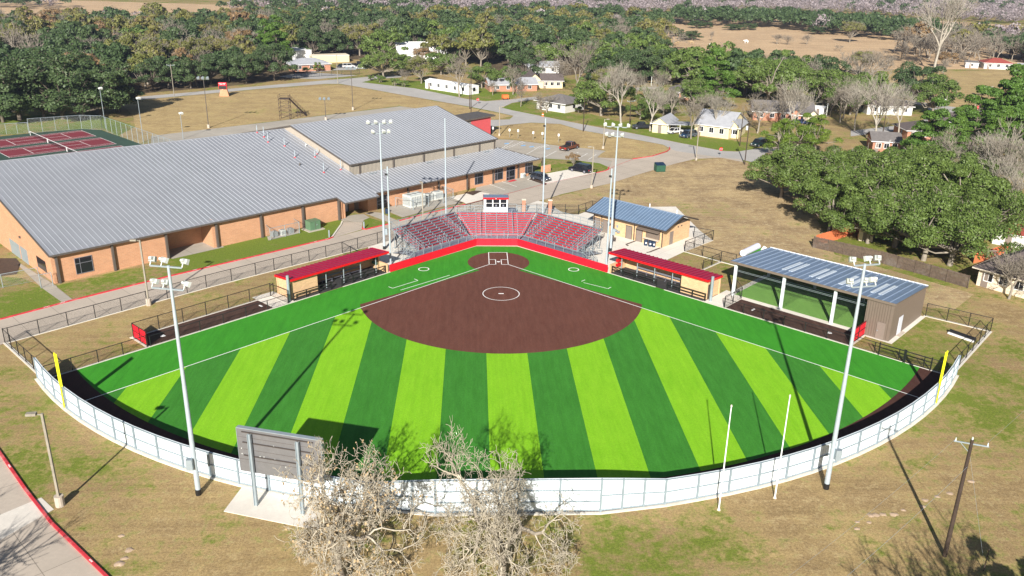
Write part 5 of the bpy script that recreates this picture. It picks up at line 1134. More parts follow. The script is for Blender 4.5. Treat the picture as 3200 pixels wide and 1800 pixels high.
def wire(lab, a, b_, sag, r=.006, n=14):
    mb = MB(); a, b_ = Vector(a), Vector(b_); pr = a
    for i in range(1, n+1):
        f = i/n; q = a.lerp(b_, f)-Vector((0, 0, sag*4*f*(1-f))); mb.tube(pr, q, r, n=4, cap=False); pr = q
    tag(mb.build('power_line', M['galv']), lab, 'wire', 'wires of the near utility pole')
w1 = (pa[0]-26, pa[1]-21)
wire('upper wire running from the near wooden pole to the lower left', (pa[0]-.9, pa[1]+.4, ha-.05), (w1[0]-.9, w1[1]+.4, ha-.3), .6)
wire('lower twisted wire running from the near wooden pole to the lower left', (pa[0], pa[1]-.15, ha-2.2), (w1[0], w1[1], ha-2.6), .7, .009)
wire('wire from the near wooden pole to the upper right', (pa[0]+.9, pa[1]-.4, ha-.05), (pa[0]+60, pa[1]+52, ha), 1.2)
wire('guy wire stretched from the near wooden pole down to the ground', (pa[0], pa[1], ha*.9), (*G(2477, 1436), .05), 0, .008, 2)
gp = G(2474, 1437); tag(MB().tube((*gp, 0), (*gp, 2.0), .035).build('guard_post', M['rust']), 'thin rusty rod standing right of the near wooden pole', 'post')

# scoreboard seen from behind
P0, P1 = Vector(G(645, 1273)), Vector(G(762, 1294)); d = (P1-P0).normalized(); q = Vector((-d.y, d.x)); hp = 6.6
T = thing('scoreboard', 'back of the grey metal scoreboard on two steel posts', 'scoreboard', P0.lerp(P1, .5))
def SB(a, b_, z): return (P0.x+d.x*a+q.x*b_, P0.y+d.y*a+q.y*b_, z)
MB(SB).bx(-1.25, 6.05, .28, .62, 3.0, 6.95).build('cabinet', M['sboard'], T)
MB(SB).bx(-1.28, 6.08, .26, .64, 6.951, 7.01).bx(-1.29, -1.255, .26, .64, 3.0, 6.95).bx(6.055, 6.09, .26, .64, 3.0, 6.95).build('edge_frame', M['galv'], T)
for z in (6.7, 5.75, 4.55): MB(SB).bx(-.8, 5.4, .2, .275, z-.04, z+.05).build('mounting_rail', M['trim2'], T)
for z in (4.15, 5.1, 6.2): MB(SB).bx(-1.25, 6.05, .262, .279, z-.012, z+.012).build('panel_seam', M['trim'], T)
for a, z in ((.6, 4.6), (.95, 4.62), (1.9, 5.75), (1.9, 4.55), (2.8, 4.5), (-1.0, 4.6), (-1.0, 5.1), (2.8, 4.0), (4.7, 4.9)): MB(SB).bx(a, a+.07, .25, .278, z, z+.07).build('bolt_plate', M['acwhite'], T)
for a in (0, (P1-P0).length):
    MB(SB).bx(a-.14, a-.1, -.12, .12, 0, hp+.1).bx(a+.1, a+.14, -.12, .12, 0, hp+.1).bx(a-.1, a+.1, -.02, .02, 0, hp+.1).build('post', M['galv'], T)

# school sign board, band tower, signs
p = G(565, 242); t = thing('school_sign', 'red and black sign board on a tapering brick pedestal across the practice grass', 'sign', p); h = HT((565, 242), (562, 207))
MB().add([(p[0]-1.5, p[1]-.5, 0), (p[0]+1.5, p[1]-.5, 0), (p[0]+1.5, p[1]+.5, 0), (p[0]-1.5, p[1]+.5, 0), (p[0]-1.0, p[1]-.4, 2.1), (p[0]+1.0, p[1]-.4, 2.1), (p[0]+1.0, p[1]+.4, 2.1), (p[0]-1.0, p[1]+.4, 2.1)], [(0, 1, 5, 4), (1, 2, 6, 5), (2, 3, 7, 6), (3, 0, 4, 7), (4, 5, 6, 7)]).build('pedestal', M['brick'], t)
MB().bx(p[0]-1.5, p[0]+1.0, p[1]-.35, p[1]+.35, 2.2, h-.05).build('cabinet', M['red'], t); MB().bx(p[0]-1.4, p[0]+.9, p[1]-.38, p[1]-.353, 2.25, 2.2+(h-2.2)*.5).build('screen', M['black'], t)
MB().tube((p[0]-.4, p[1], 2.1), (p[0]-.4, p[1], 2.2), .3).build('neck', M['white'], t)
lt = MB()
for j, z in enumerate((h-.3, h-.6)):
    for k in range(9 if j == 0 else 7):
        if k == 4: continue
        x = p[0]-1.3+j*.25+k*.235; lt.bx(x, x+.15, p[1]-.37, p[1]-.353, z-.08, z+.08)
lt.build('lettering', M['white'], t)
p = Vector(G(707, 300)); hT = HT((707, 300), (706, 239)); t = thing('observation_tower', 'rusty steel lattice tower with a long stair on the practice grass', 'tower', p)
tw = MB(); X0, X1, Y0, Y1 = p.x-.3, p.x+2.4, p.y-.3, p.y+2.2; hd = hT-1.1
for x in (X0, X1):
    for y in (Y0, Y1): tw.beam((x, y, 0), (x, y, hT), .1)
nz = 5
for k in range(nz+1):
    z = hd*k/nz
    for a, b_ in (((X0, Y0), (X1, Y0)), ((X1, Y0), (X1, Y1)), ((X1, Y1), (X0, Y1)), ((X0, Y1), (X0, Y0))):
        tw.beam((*a, z), (*b_, z), .06)
        if k < nz: tw.beam((*a, z), (*b_, hd*(k+1)/nz), .05)
tw.build('lattice', M['rust'], t); MB().bx(X0, X1, Y0, Y1, hd, hd+.08).build('platform', M['rust'], t)
rlm = MB()
for z in (hd+.55, hT): 
    for a, b_ in (((X0, Y0), (X1, Y0)), ((X1, Y1), (X0, Y1)), ((X0, Y1), (X0, Y0))): rlm.beam((*a, z), (*b_, z), .05)
rlm.build('railing', M['rust'], t)
e = Vector(G(771, 292)); s3 = Vector((X1, (Y0+Y1)/2, hd)); sm = MB()
for o in (-.45, .45):
    sm.beam((s3.x, s3.y+o, s3.z), (e.x, e.y+o, .1), .1, .2); sm.beam((s3.x, s3.y+o, s3.z+1), (e.x, e.y+o, 1.1), .06)
    for k in range(9): f = k/8; x, y, z = s3.x+(e.x-s3.x)*f, s3.y+(e.y-s3.y)*f+o, s3.z*(1-f); sm.beam((x, y, z), (x, y, z+1), .05)
for k in range(26): f = (k+.5)/26; sm.box(s3.x+(e.x-s3.x)*f, s3.y+(e.y-s3.y)*f, s3.z*(1-f)+.05, .28, .9, .05)
for f in (.45, .62):
    for o in (-.45, .45): x, y = s3.x+(e.x-s3.x)*f, s3.y+(e.y-s3.y)*f+o; sm.beam((x, y, 0), (x, y, s3.z*(1-f)), .08)
sm.build('stair', M['rust'], t)
for x, y, yb, lb in ((1240, 328.5, 341, 'first small white bay sign, nearest the red block'), (1281.5, 333, 346, 'second small white bay sign from the red block'), (1303, 335.3, 348, 'third small white bay sign from the red block'), (1341, 340, 353, 'fourth small white bay sign from the red block'), (1364, 342.6, 355, 'fifth small white bay sign from the red block'), (1404.7, 346.8, 359, 'sixth small white bay sign, just right of a tall net pole')):
    p = G(x, yb); t = thing('bay_sign', lb, 'sign', p, 'small white bay signs'); h = 2.1
    MB().tube((*p, 0), (*p, h), .03).build('post', M['galv'], t); MB().bx(p[0]-.2, p[0]+.2, p[1]-.05, p[1]-.02, h-.5, h+.1).build('panel', M['white'], t)
def stop_sign(lb, b, tp, face=-90):
    p = G(*b); h = HT(b, tp); t = thing('stop_sign', lb, 'stop sign', p, 'stop signs'); MB().tube((*p, 0), (*p, h), .035).build('post', M['galv'], t)
    c, s_ = math.cos(R(face)), math.sin(R(face)); pan = MB(); vs = []
    for o in (0, .03):
        vs += [(p[0]+c*(.06+o)-s_*.42*math.cos(R(22.5+45*k)), p[1]+s_*(.06+o)+c*.42*math.cos(R(22.5+45*k)), h-.3+.42*math.sin(R(22.5+45*k))) for k in range(8)]
    pan.add(vs, [tuple(range(8)), tuple(range(8, 16))[::-1]]+[(k, (k+1) % 8, 8+(k+1) % 8, 8+k) for k in range(8)]); o = pan.build('panel', M['redfascia'], t)
    cu_ = bpy.data.curves.new('lettering', 'FONT'); cu_.body = 'STOP'; cu_.size = .3; cu_.align_x = 'CENTER'; cu_.align_y = 'CENTER'; cu_.extrude = .004; cu_.materials.append(M['white'])
    to_ = bpy.data.objects.new('lettering', cu_); C.objects.link(to_); bpy.context.view_layer.update(); lm = bpy.data.meshes.new_from_object(to_); bpy.data.objects.remove(to_); tx = bpy.data.objects.new('lettering', lm); C.objects.link(tx); tx.parent = o; tx.location = (c*.105, s_*.105, h-.3); tx.rotation_euler = (R(90), 0, R(face+90))
stop_sign('red stop sign at the driveway mouth facing the field', (1812, 393.5), (1814, 371.5))
stop_sign('red stop sign at the far right road junction', (2457, 284), (2459, 267))
stop_sign('orange red sign on a post at the mobile home corner', (1202, 262), (1204, 247.5))
for px, py, lb, r in ((1365.5, 293, 'orange traffic barrel on the lawn of the white house with the dark roof', .35),):
    p = G(px, py); t = thing('traffic_barrel', lb, 'traffic barrel', p); MB().tube((*p, 0), (*p, 1.0), .3, .25, 12).build('body', M['orange'], t); MB().tube((*p, .5), (*p, .65), .282, .275, 12).build('stripe', M['white'], t)
p = G(1271, 250); t = thing('small_trailer', 'small orange trailer beside the bare hedge', 'trailer', p)
MB().box(p[0], p[1], .9, 1.9, 1.5, 1.1, .3).build('body', M['orange'], t)
for q in (-.6, .6): MB().tube((p[0]+q-.1, p[1]-.8, .3), (p[0]+q+.1, p[1]-.8, .3), .3).build('wheel', M['tyre'], t)
def dumpster(lb, px, py, L, W, H, mat='dgreen', rz=0.3):
    p = G(px, py); t = thing('dumpster', lb, 'dumpster', p, 'dumpsters'); c, s_ = math.cos(rz), math.sin(rz)
    tf = lambda x, y, z: (p[0]+x*c-y*s_, p[1]+x*s_+y*c, z)
    MB(tf).add([(-L/2, -W/2, .12), (L/2, -W/2, .12), (L/2, W/2, .12), (-L/2, W/2, .12), (-L/2, -W/2-.15, H*.85), (L/2, -W/2-.15, H*.85), (L/2, W/2, H), (-L/2, W/2, H)], [(3, 2, 1, 0), (0, 1, 5, 4), (1, 2, 6, 5), (2, 3, 7, 6), (3, 0, 4, 7)]).build('bin', M[mat], t)
    for a in (-L/4, L/4): MB(tf).add([(a-L/4+.03, -W/2-.2, H*.85+.02), (a+L/4-.03, -W/2-.2, H*.85+.02), (a+L/4-.03, W/2, H+.02), (a-L/4+.03, W/2, H+.02), (a-L/4+.03, -W/2-.2, H*.85+.07), (a+L/4-.03, -W/2-.2, H*.85+.07), (a+L/4-.03, W/2, H+.07), (a-L/4+.03, W/2, H+.07)], [(4, 5, 6, 7), (0, 4, 5, 1) if False else (0, 1, 5, 4), (1, 2, 6, 5), (2, 3, 7, 6), (3, 0, 4, 7)]).build('lid', M['navy'], t)
    for x in (-L/2-.06, L/2+.06): MB(tf).bx(x-.05, x+.05, -.5, .5, H*.5, H*.6).build('lifting_bar', M['dgreen'], t)
dumpster('green metal dumpster with dark lids at the edge of the driveway', 1659, 431, 2.0, 1.7, 1.75, rz=.12)
dumpster('small green bin far off on the side road, right', 2307.5, 325, 1.2, 1.1, 1.3, rz=.1)

# ---------------------------------------------------------------- vehicles
def wheelset(t, L, W, rr, x0, x1):
    for x in (x0, x1):
        for sgn in (-1, 1):
            y = sgn*(W/2-.1); wh = MB().tube((x, y-.11, rr), (x, y+.11, rr), rr, n=16).build('wheel', M['tyre'], t)
            MB().tube((x, y+sgn*.1, rr), (x, y+sgn*.125, rr), rr*.6, n=12).build('rim', M['alu'], wh)
def car(name, cat, lab, col, kind, p, rz, grp='parked vehicles'):
    t = thing(name, lab, cat, (0, 0, 0), grp); mt_ = paint(name+'_paint', col)
    L, W, H, rr = {'suv': (4.9, 1.95, 1.8, .38), 'hatch': (4.2, 1.8, 1.5, .32), 'truck': (5.7, 2.0, 1.85, .41), 'sedan': (4.7, 1.85, 1.45, .33), 'van': (5.0, 2.0, 1.8, .36)}[kind]
    belt = H*.58; b0 = .28
    prof = [(-L/2, b0+.1), (-L/2, belt*.95), (-L/2+.1, belt), (L/2-.95, belt*.98), (L/2-.12, belt*.82), (L/2, belt*.6), (L/2, b0+.05)]
    if kind == 'truck': prof = [(-L/2, .5), (-L/2, belt), (L/2-1.2, belt*1.02), (L/2-.1, belt*.92), (L/2, belt*.7), (L/2, .4)]
    n = len(prof); body = MB(); vs = []
    for sgn, k in ((-1, 1), (1, 1)): vs += [(x, sgn*(W/2-(.06 if z > belt*.8 else 0)), z) for x, z in prof]
    fs = [tuple(range(n)), tuple(range(n, 2*n))[::-1]]+[(i, (i+1) % n, n+(i+1) % n, n+i) for i in range(n)]
    body.add(vs, fs)
    if kind == 'truck': cab = [(-.55, belt), (-.35, H), (1.05, H), (1.75, belt)]
    elif kind in ('suv', 'van'): cab = [(-L/2+.1, belt), (-L/2+.4, H), (.75, H), (1.45, belt)]
    elif kind == 'hatch': cab = [(-L/2+.08, belt), (-L/2+.55, H), (.45, H), (1.15, belt)]
    else: cab = [(-L/2+.75, belt), (-L/2+1.35, H), (.4, H), (1.2, belt)]
    iw = .16
    gl = MB(); vs = [(x, sgn*(W/2-.07-(iw if z > belt else 0)), z-(.05 if z > belt else -.0)) for sgn in (-1, 1) for x, z in cab]
    gl.add(vs, [(0, 1, 2, 3), (7, 6, 5, 4), (0, 4, 5, 1), (2, 6, 7, 3)])
    rt = MB(); (xa, _), (xb, _) = cab[1], cab[2]; rt.bx(xa-.04, xb+.04, -(W/2-.2), W/2-.2, H-.07, H)
    for sgn in (-1, 1):
        for (x0, z0_), (x1, z1_) in ((cab[0], cab[1]), (cab[3], cab[2])): rt.beam((x0, sgn*(W/2-.07), z0_), (x1, sgn*(W/2-.07-iw), z1_-.03), .09)
        xm = (xa+xb)/2; rt.beam((xm, sgn*(W/2-.06), belt), (xm-.05, sgn*(W/2-.06-iw), H-.04), .1)
    body.build('body', mt_, t); gl.build('windows', M['glass'], t); rt.build('roof', mt_, t)
    if kind == 'truck': MB().bx(-L/2+.12, -.7, -W/2+.16, W/2-.16, belt-.02, belt+.012).build('bed_liner', M['tyre'], t)
    wheelset(t, L, W, rr, -L/2+.95, L/2-.95)
    for sgn in (-1, 1):
        MB().bx(L/2-.06, L/2+.015, sgn*(W/2-.42)-.16, sgn*(W/2-.42)+.16, belt*.62, belt*.76).build('headlight', M['lampglass'], t)
        MB().bx(-L/2-.015, -L/2+.03, sgn*(W/2-.28)-.12, sgn*(W/2-.28)+.12, belt*.6, belt*.82).build('tail_light', M['redfascia'], t)
        MB().bx(.95, 1.12, sgn*(W/2+.02)-.08, sgn*(W/2+.02)+.08, belt-.02, belt+.14).build('mirror', mt_, t)
    MB().bx(-L/2-.05, -L/2, -W/2+.1, W/2-.1, .32, .5).bx(L/2, L/2+.05, -W/2+.1, W/2-.1, .3, .48).build('bumper', M['trim'], t)
    MB().bx(-L/2-.058, -L/2-.051, -.25, .25, .4, .48).build('plate', M['white'], t)
    move(t, p, rz); return t
def along(a, b_): return math.atan2(b_[1]-a[1], b_[0]-a[0])
car('pickup_truck', 'pickup truck', 'dark maroon pickup truck with an open bed on the parking lot', (.13, .035, .02), 'truck', G(1432, 376), along(G(1417, 378), G(1449, 369)))
car('sport_utility_vehicle', 'suv', 'big black suv on the pale parking pad', (.006, .008, .016), 'suv', G(1460, 432), along(G(1484, 436), G(1438, 428)))
car('hatchback', 'hatchback', 'dark grey blue hatchback close to the annex wall', (.035, .045, .065), 'hatch', G(1360, 453), along(G(1340, 448), G(1382, 458)))
car('sedan', 'car', 'white car under the carport of the yellow house', (.75, .75, .75), 'sedan', G(1696, 335), along(G(1712, 333), G(1680, 337)))
car('sport_utility_vehicle', 'suv', 'dark blue suv parked beside the white carport', (.02, .05, .10), 'suv', G(1731, 345), along(G(1748, 341), G(1714, 347)))
car('pickup_truck', 'pickup truck', 'dark vehicle half hidden left of the white garage', (.02, .022, .03), 'truck', G(1617, 324), along(G(1630, 324), G(1600, 324)))
car('sport_utility_vehicle', 'suv', 'dark green suv parked by the side street near the hedge tree', (.012, .03, .03), 'suv', G(1909, 367), along(G(1926, 362), G(1893, 369)))
car('sedan', 'car', 'dark car farthest left in the office car park', (.01, .02, .035), 'sedan', G(861, 170), 0.3); car('minivan', 'van', 'white van in the office car park', (.7, .7, .7), 'van', G(877, 170.5), 0.3)
car('pickup_truck', 'pickup truck', 'black truck at the back of the office car park', (.01, .01, .013), 'truck', G(900, 166), 0.3); car('sedan', 'car', 'silver white car nearest the black office fence', (.6, .62, .64), 'sedan', G(908, 174), 0.2)
car('sedan', 'car', 'small blue car before the brick ranch house', (.02, .04, .12), 'sedan', G(2015, 312), 0)
picket_fence('picket_fence', 'long low black fence in front of the brick office', P((700, 199), (760, 196), (805, 192.5)), 1.7, step=3.2); picket_fence('picket_fence', 'black fence between the office car park and the street', P((809, 192), (860, 190), (905, 187)), 1.7, step=3.2)

# ---------------------------------------------------------------- houses
AVOID = []
def house(name, lab, apx, bpx, depth, h, rise, roof, wall, roofm, ov=.5, wins=3, cat='house', axis='x', door=True, ext=0, group=None):
    a, b_ = Vector(G(*apx)), Vector(G(*bpx)); L = (b_-a).length+ext; rz = math.atan2(b_.y-a.y, b_.x-a.x); t = thing(name, lab, cat, (0, 0, 0), group)
    MB().bx(0, L, 0, depth, 0, h).build('wall', M[wall], t); r = MB()
    x0, x1, y0, y1 = -ov, L+ov, -ov, depth+ov; zt = h+rise; z = h-.02
    if roof == 'gable' and axis == 'x':
        ym = depth/2; slab(r, [(x0, y0, z), (x1, y0, z), (x1, ym, zt), (x0, ym, zt)]); slab(r, [(x0, ym, zt), (x1, ym, zt), (x1, y1, z), (x0, y1, z)])
        MB().add([(0.002, 0, h), (0.002, depth, h), (0.002, ym, zt-.12), (L-.002, 0, h), (L-.002, depth, h), (L-.002, ym, zt-.12)], [(0, 2, 1), (3, 4, 5)]).build('gable', M[wall], t)
    elif roof == 'gable':
        xm = L/2; slab(r, [(x0, y0, z), (xm, y0, zt), (xm, y1, zt), (x0, y1, z)]); slab(r, [(xm, y0, zt), (x1, y0, z), (x1, y1, z), (xm, y1, zt)])
        MB().add([(0, .002, h), (L, .002, h), (xm, .002, zt-.12), (0, depth-.002, h), (L, depth-.002, h), (xm, depth-.002, zt-.12)], [(0, 1, 2), (3, 5, 4)]).build('gable', M[wall], t)
    elif roof == 'hip':
        k = min(depth/2, L/2)+ov-.05; ym = depth/2
        if L >= depth: A, B = (x0+k, ym, zt), (x1-k, ym, zt)
        else: A, B = (L/2, y0+k, zt), (L/2, y1-k, zt)
        if L >= depth: fl = [[(x0, y0, z), (x1, y0, z), B, A], [(x1, y0, z), (x1, y1, z), B], [(x1, y1, z), (x0, y1, z), A, B], [(x0, y1, z), (x0, y0, z), A]]
        else: fl = [[(x0, y0, z), (x1, y0, z), A], [(x1, y0, z), (x1, y1, z), B, A], [(x1, y1, z), (x0, y1, z), B], [(x0, y1, z), (x0, y0, z), A, B]]
        for f in fl: slab(r, f, .1)
    else: slab(r, [(x0, y0, z), (x1, y0, z), (x1, y1, z+rise), (x0, y1, z+rise)], .2)
    r.build('roof', M[roofm], t)
    MB().beam((x0, y0-.03, z-.07), (x1, y0-.03, z-.07), .06, .16).beam((x0-.03, y0, z-.07), (x0-.03, y1, z-.07), .06, .16).build('eaves_board', M['white' if wall != 'creamstone' else 'stone'], t)
    for i in range(wins):
        x = L*(i+.7)/(wins+.4); w_ = MB().bx(x-.55, x+.55, -.05, -.003, h*.38, h*.8).build('window', M['glass'], t)
        MB().bx(x-.63, x-.551, -.08, -.002, h*.36, h*.82).bx(x+.551, x+.63, -.08, -.002, h*.36, h*.82).bx(x-.55, x+.55, -.08, -.002, h*.801, h*.84).bx(x-.55, x+.55, -.1, -.002, h*.34, h*.379).bx(x-.02, x+.02, -.07, -.051, h*.38, h*.8).build('frame', M['white'], w_)
    if door: x = L*.5/(wins+.4) if wins else L/2; MB().bx(x-.45, x+.45, -.06, -.003, .05, 2.05).build('door', M['door'], t)
    MB().bx(-.05, -.003, depth*.35, depth*.35+1.1, h*.38, h*.8).bx(L+.003, L+.05, depth*.4, depth*.4+1.1, h*.38, h*.8).build('side_window', M['glass'], t)
    move(t, a, rz); c = a.lerp(b_, .5)+Vector((-math.sin(rz), math.cos(rz)))*depth/2; AVOID.append((c.x, c.y, max(L, depth)*.55)); return t
house('brick_office', 'low brick office with grey hip roof beyond the street', (735, 181), (832, 177), 10, 2.6, 1.9, 'hip', 'redbrick', 'shinglelt', cat='building')
house('metal_warehouse', 'tall white metal warehouse behind the brick office', (737, 157), (785, 154), 10, 4.6, .3, 'flat', 'white', 'white', ov=.15, wins=0, cat='warehouse', door=False)
house('storage_building', 'long pale yellow flat building behind the office car park', (787, 159), (879, 156), 6, 2.9, .1, 'flat', 'cream', 'creamstone', ov=.1, wins=0, cat='building', door=False)
house('white_hall', 'big hall with a broad white gable roof among the oaks', (1003, 151), (1122, 150), 18, 2.6, 4.2, 'gable', 'white', 'white', wins=0, cat='hall')
mh = house('mobile_home', 'long white mobile home by the street', (1070, 222), (1180, 239), 4.6, 2.7, .5, 'gable', 'white', 'white', ov=.1, wins=5, cat='mobile home')
house('brick_house', 'low brick house with pale grey roof right of the mobile home', (1232, 231), (1351, 229), 8, 2.3, 1.8, 'gable', 'redbrick', 'shinglelt', wins=4)
house('yellow_house', 'pale yellow house with two dark gables behind a big bare tree', (1327, 222), (1362, 222), 10, 2.6, 2.4, 'gable', 'cream', 'shinglebr', wins=1, axis='y'); house('yellow_house_wing', 'right wing with porch of the yellow gabled house', (1362, 222), (1415, 222.5), 8, 2.6, 2.0, 'gable', 'cream', 'shinglebr', wins=3)
house('long_white_building', 'long white building with grey roof behind the yellow gabled house', (1330, 186), (1406, 186), 9, 2.8, 1.6, 'gable', 'housewhite', 'shinglelt', wins=3, cat='building')
house('white_house', 'white house with dark hip roof beside a low bare tree', (1350, 274), (1421, 285), 9.5, 2.7, 1.8, 'hip', 'housewhite', 'shingle', ov=.7)
house('hip_roof_house', 'brick house with grey hip roof left of the big pine', (1690, 251), (1752, 253), 9, 2.6, 2.2, 'hip', 'redbrick', 'shingle')
house('white_garage', 'white garage with pale gable roof and carport', (1640, 333), (1677, 337), 8, 2.5, 1.6, 'gable', 'cream', 'shinglelt', wins=0, axis='y', cat='garage')
house('yellow_main_house', 'large pale yellow house with broad silver roof', (1745, 339), (1822, 349), 12, 3.0, 3.0, 'gable', 'cream', 'shinglelt', wins=3, ext=1.0)
house('yellow_house_end', 'right end wing of the large pale yellow house', (1826, 346), (1856, 349), 9, 2.7, 2.0, 'gable', 'cream', 'shinglelt', wins=2, axis='y')
t = thing('carport', 'open carport with pale roof between garage and yellow house', 'carport', (0, 0, 0)); a = Vector(G(1678, 337)); 
MB().bx(0, 6.5, 0, 5, 2.35, 2.5).build('roof', M['shinglelt'], t)
for x in (.2, 3.2, 6.3): MB().bx(x-.06, x+.06, .1, .22, 0, 2.35).build('post', M['white'], t)
move(t, a, R(-6))
house('brick_ranch_house', 'wide brick ranch house with grey shingle roof behind the bare trees', (1893, 302), (2045, 309), 11, 2.6, 2.4, 'gable', 'redbrick', 'shingle', wins=5)
house('front_gable', 'front gable with a brick face on the ranch house', (1988, 311), (2012, 313), 6, 2.6, 1.5, 'gable', 'redbrick', 'shingle', wins=1, axis='y', door=False); house('front_gable', 'pale front porch gable at the right end of the ranch house', (2030, 312), (2052, 311), 6, 2.5, 1.3, 'gable', 'creamstone', 'shingle', wins=1, axis='y')
house('small_shed', 'tiny white shed between the ranch house and the dark trees', (2042, 287), (2070, 290), 3, 2.0, .3, 'flat', 'white', 'white', ov=.1, wins=0, cat='shed')
house('brown_roof_house', 'house with wide brown hip roof behind the big bare tree, right', (2180, 288), (2293, 291), 12, 2.7, 2.3, 'hip', 'housewhite', 'shinglebr', wins=4)
house('red_roof_house', 'white house with red hip roof far off on the right', (2474, 173), (2546, 176), 9, 2.6, 1.8, 'hip', 'housewhite', 'redtile'); house('open_shed', 'small white shed left of the red roofed house', (2428, 170), (2460, 171.5), 4, 2.2, .6, 'flat', 'white', 'shingle', ov=.2, wins=1, cat='shed'); house('grey_metal_shed', 'grey shed at the right edge beside the red roofed house', (2557, 183), (2600, 186), 7, 2.6, 1.2, 'gable', 'shinglelt', 'shinglelt', wins=0, cat='shed')
house('dark_roof_house', 'dark grey roof peeping over the oaks, with a dish', (2193, 381), (2262, 385), 8, 2.6, 1.6, 'gable', 'redbrick', 'shingle'); house('brown_roof_house', 'low brown roofed house behind the bright pine, right', (2280, 352), (2370, 354), 9, 2.5, 1.8, 'hip', 'redbrick', 'shinglebr'); house('dark_red_roof_house', 'dark red brown roof beside the side road, far right', (2362, 328), (2450, 331), 9, 2.5, 1.8, 'hip', 'redbrick', 'shinglebr')
house('stone_house', 'cream stone house with brown roof at the right edge', (2455, 717), (2585, 754), 11, 2.7, 2.4, 'hip', 'creamstone', 'shinglebr', ov=.7, wins=3)
house('white_outbuilding', 'white outbuilding with red brown roof at the right edge', (2495, 613), (2572, 627), 6, 2.2, 1.0, 'gable', 'housewhite', 'redtile', ov=.3, wins=0, cat='shed'); house('yard_shed', 'small pale shed inside the fenced yard under the oaks', (2158, 605), (2194, 609), 3, 2.1, .6, 'gable', 'creamstone', 'shingle', ov=.2, wins=0, cat='shed')
p = G(2238, 358, 3.9); t = thing('satellite_dish', 'white satellite dish on the dark grey roof', 'satellite dish', (*p, 3.9)); MB().tube((*p, 3.6), (*p, 4.1), .03).build('arm', M['galv'], t); MB().tube((p[0], p[1]-.1, 4.2), (p[0]-.1, p[1]+.05, 4.3), .4, .1, 12).build('dish', M['white'], t)

# wooden yard fences
def board_fence(lab, pts, h, mat, step=2.4, cat='fence'):
    t = thing('board_fence', lab, cat, pts[0]); bd = MB(); rl = MB(); rnd = random.Random(3)
    for i in range(len(pts)-1):
        a, b_ = Vector(pts[i]), Vector(pts[i+1]); L = (b_-a).length; dd = (b_-a).normalized(); q = Vector((dd.y, -dd.x)); rz = math.atan2(dd.y, dd.x); n = int(L/.15)
        for k in range(n):
            p = a.lerp(b_, (k+.5)/n); hh = h+rnd.uniform(-.05, .05); bd.box(p.x, p.y, hh/2+.03, .135, .02, hh, rz)
        for z in (.3, h*.55, h-.2): rl.beam((a.x+q.x*.04, a.y+q.y*.04, z), (b_.x+q.x*.04, b_.y+q.y*.04, z), .05, .09)
        for k in range(max(1, round(L/step))+1): p = a.lerp(b_, k/max(1, round(L/step))); MB().box(p.x+q.x*.08, p.y+q.y*.08, (h+.05)/2, .1, .1, h+.05, rz).build('post', M[mat], t)
    tag(bd.build('boards', M[mat], t), None, kind='stuff'); rl.build('rails', M[mat], t)
board_fence('weathered grey brown board fence behind the batting cage', P((2045, 623), (2120, 640), (2215, 662), (2300, 686), (2380, 709), (2434, 725)), 1.85, 'wood')
board_fence('new orange red board fence on the left side of the yard', P((2050, 619), (2105, 603), (2160, 583)), 1.8, 'woodnew'); board_fence('short orange board fence behind the oaks near the stone house', P((2448, 662), (2488, 655), (2530, 640)), 1.8, 'woodnew')
fence('court_fence', 'tall grey wire fence along the right side of the tennis courts', [BF(46.3, n)[:2] for n in (60, 83, 104.5)], 3.6, mesh='chain_w', metal='galv', step=3.0); fence('court_fence', 'tall grey wire fence along the far side of the tennis courts', [BF(*q)[:2] for q in ((46.3, 104.5), (42.9, 108.6), (31.6, 111.3))], 3.5, mesh='chain_g', metal='galv', step=3.0)
fence('court_fence', 'lower grey wire fence at the far left of the tennis courts', [BF(*q)[:2] for q in ((31.5, 111.5), (27, 113), (8, 114))], 2.6, mesh='chain_g', metal='galv', step=3.0)
picket_fence('picket_fence', 'dark fence along the far right road', P((2175, 226), (2300, 246)), 1.2, step=3.4)

# ---------------------------------------------------------------- trees
def np_mesh(name, V, Fq, mat):
    me = bpy.data.meshes.new(name); V = np.asarray(V, np.float32); Fq = np.asarray(Fq, np.int32); k = Fq.shape[1]
    me.vertices.add(len(V)); me.vertices.foreach_set('co', V.ravel()); me.loops.add(Fq.size); me.loops.foreach_set('vertex_index', Fq.ravel())
    me.polygons.add(len(Fq)); me.polygons.foreach_set('loop_start', np.arange(len(Fq), dtype=np.int32)*k); me.polygons.foreach_set('loop_total', np.full(len(Fq), k, np.int32))
    me.update(calc_edges=True)
    for mm in (mat if isinstance(mat, (list, tuple)) else [mat]): me.materials.append(mm)
    return me
def leaves_np(rng, centers, radii, per, size, flat=.75, upper=-.35, shell=.7):
    n = len(centers)*per; ci = np.repeat(np.arange(len(centers)), per)
    d = rng.normal(size=(n, 3)); d /= np.linalg.norm(d, axis=1)[:, None]
    low = d[:, 2] < upper; d[low, 2] *= -1
    rad = radii[ci]*(shell+(1-shell)*rng.random(n)**.5)*(1+rng.normal(size=n)*.10)
    p = centers[ci]+d*rad[:, None]*np.array([1, 1, flat])
    nr = d+rng.normal(size=(n, 3))*.55; nr /= np.linalg.norm(nr, axis=1)[:, None]
    r = rng.normal(size=(n, 3)); a = np.cross(nr, r); a /= np.linalg.norm(a, axis=1)[:, None]; b = np.cross(nr, a)
    s = size*(.55+.9*rng.random(n)); a *= s[:, None]*.5; b *= (s*(.5+.5*rng.random(n)))[:, None]*.5
    V = np.stack([p-a-b, p+a-b*.6, p+a*.8+b, p-a*.7+b], 1).reshape(-1, 3); return V, np.arange(n*4).reshape(-1, 4)
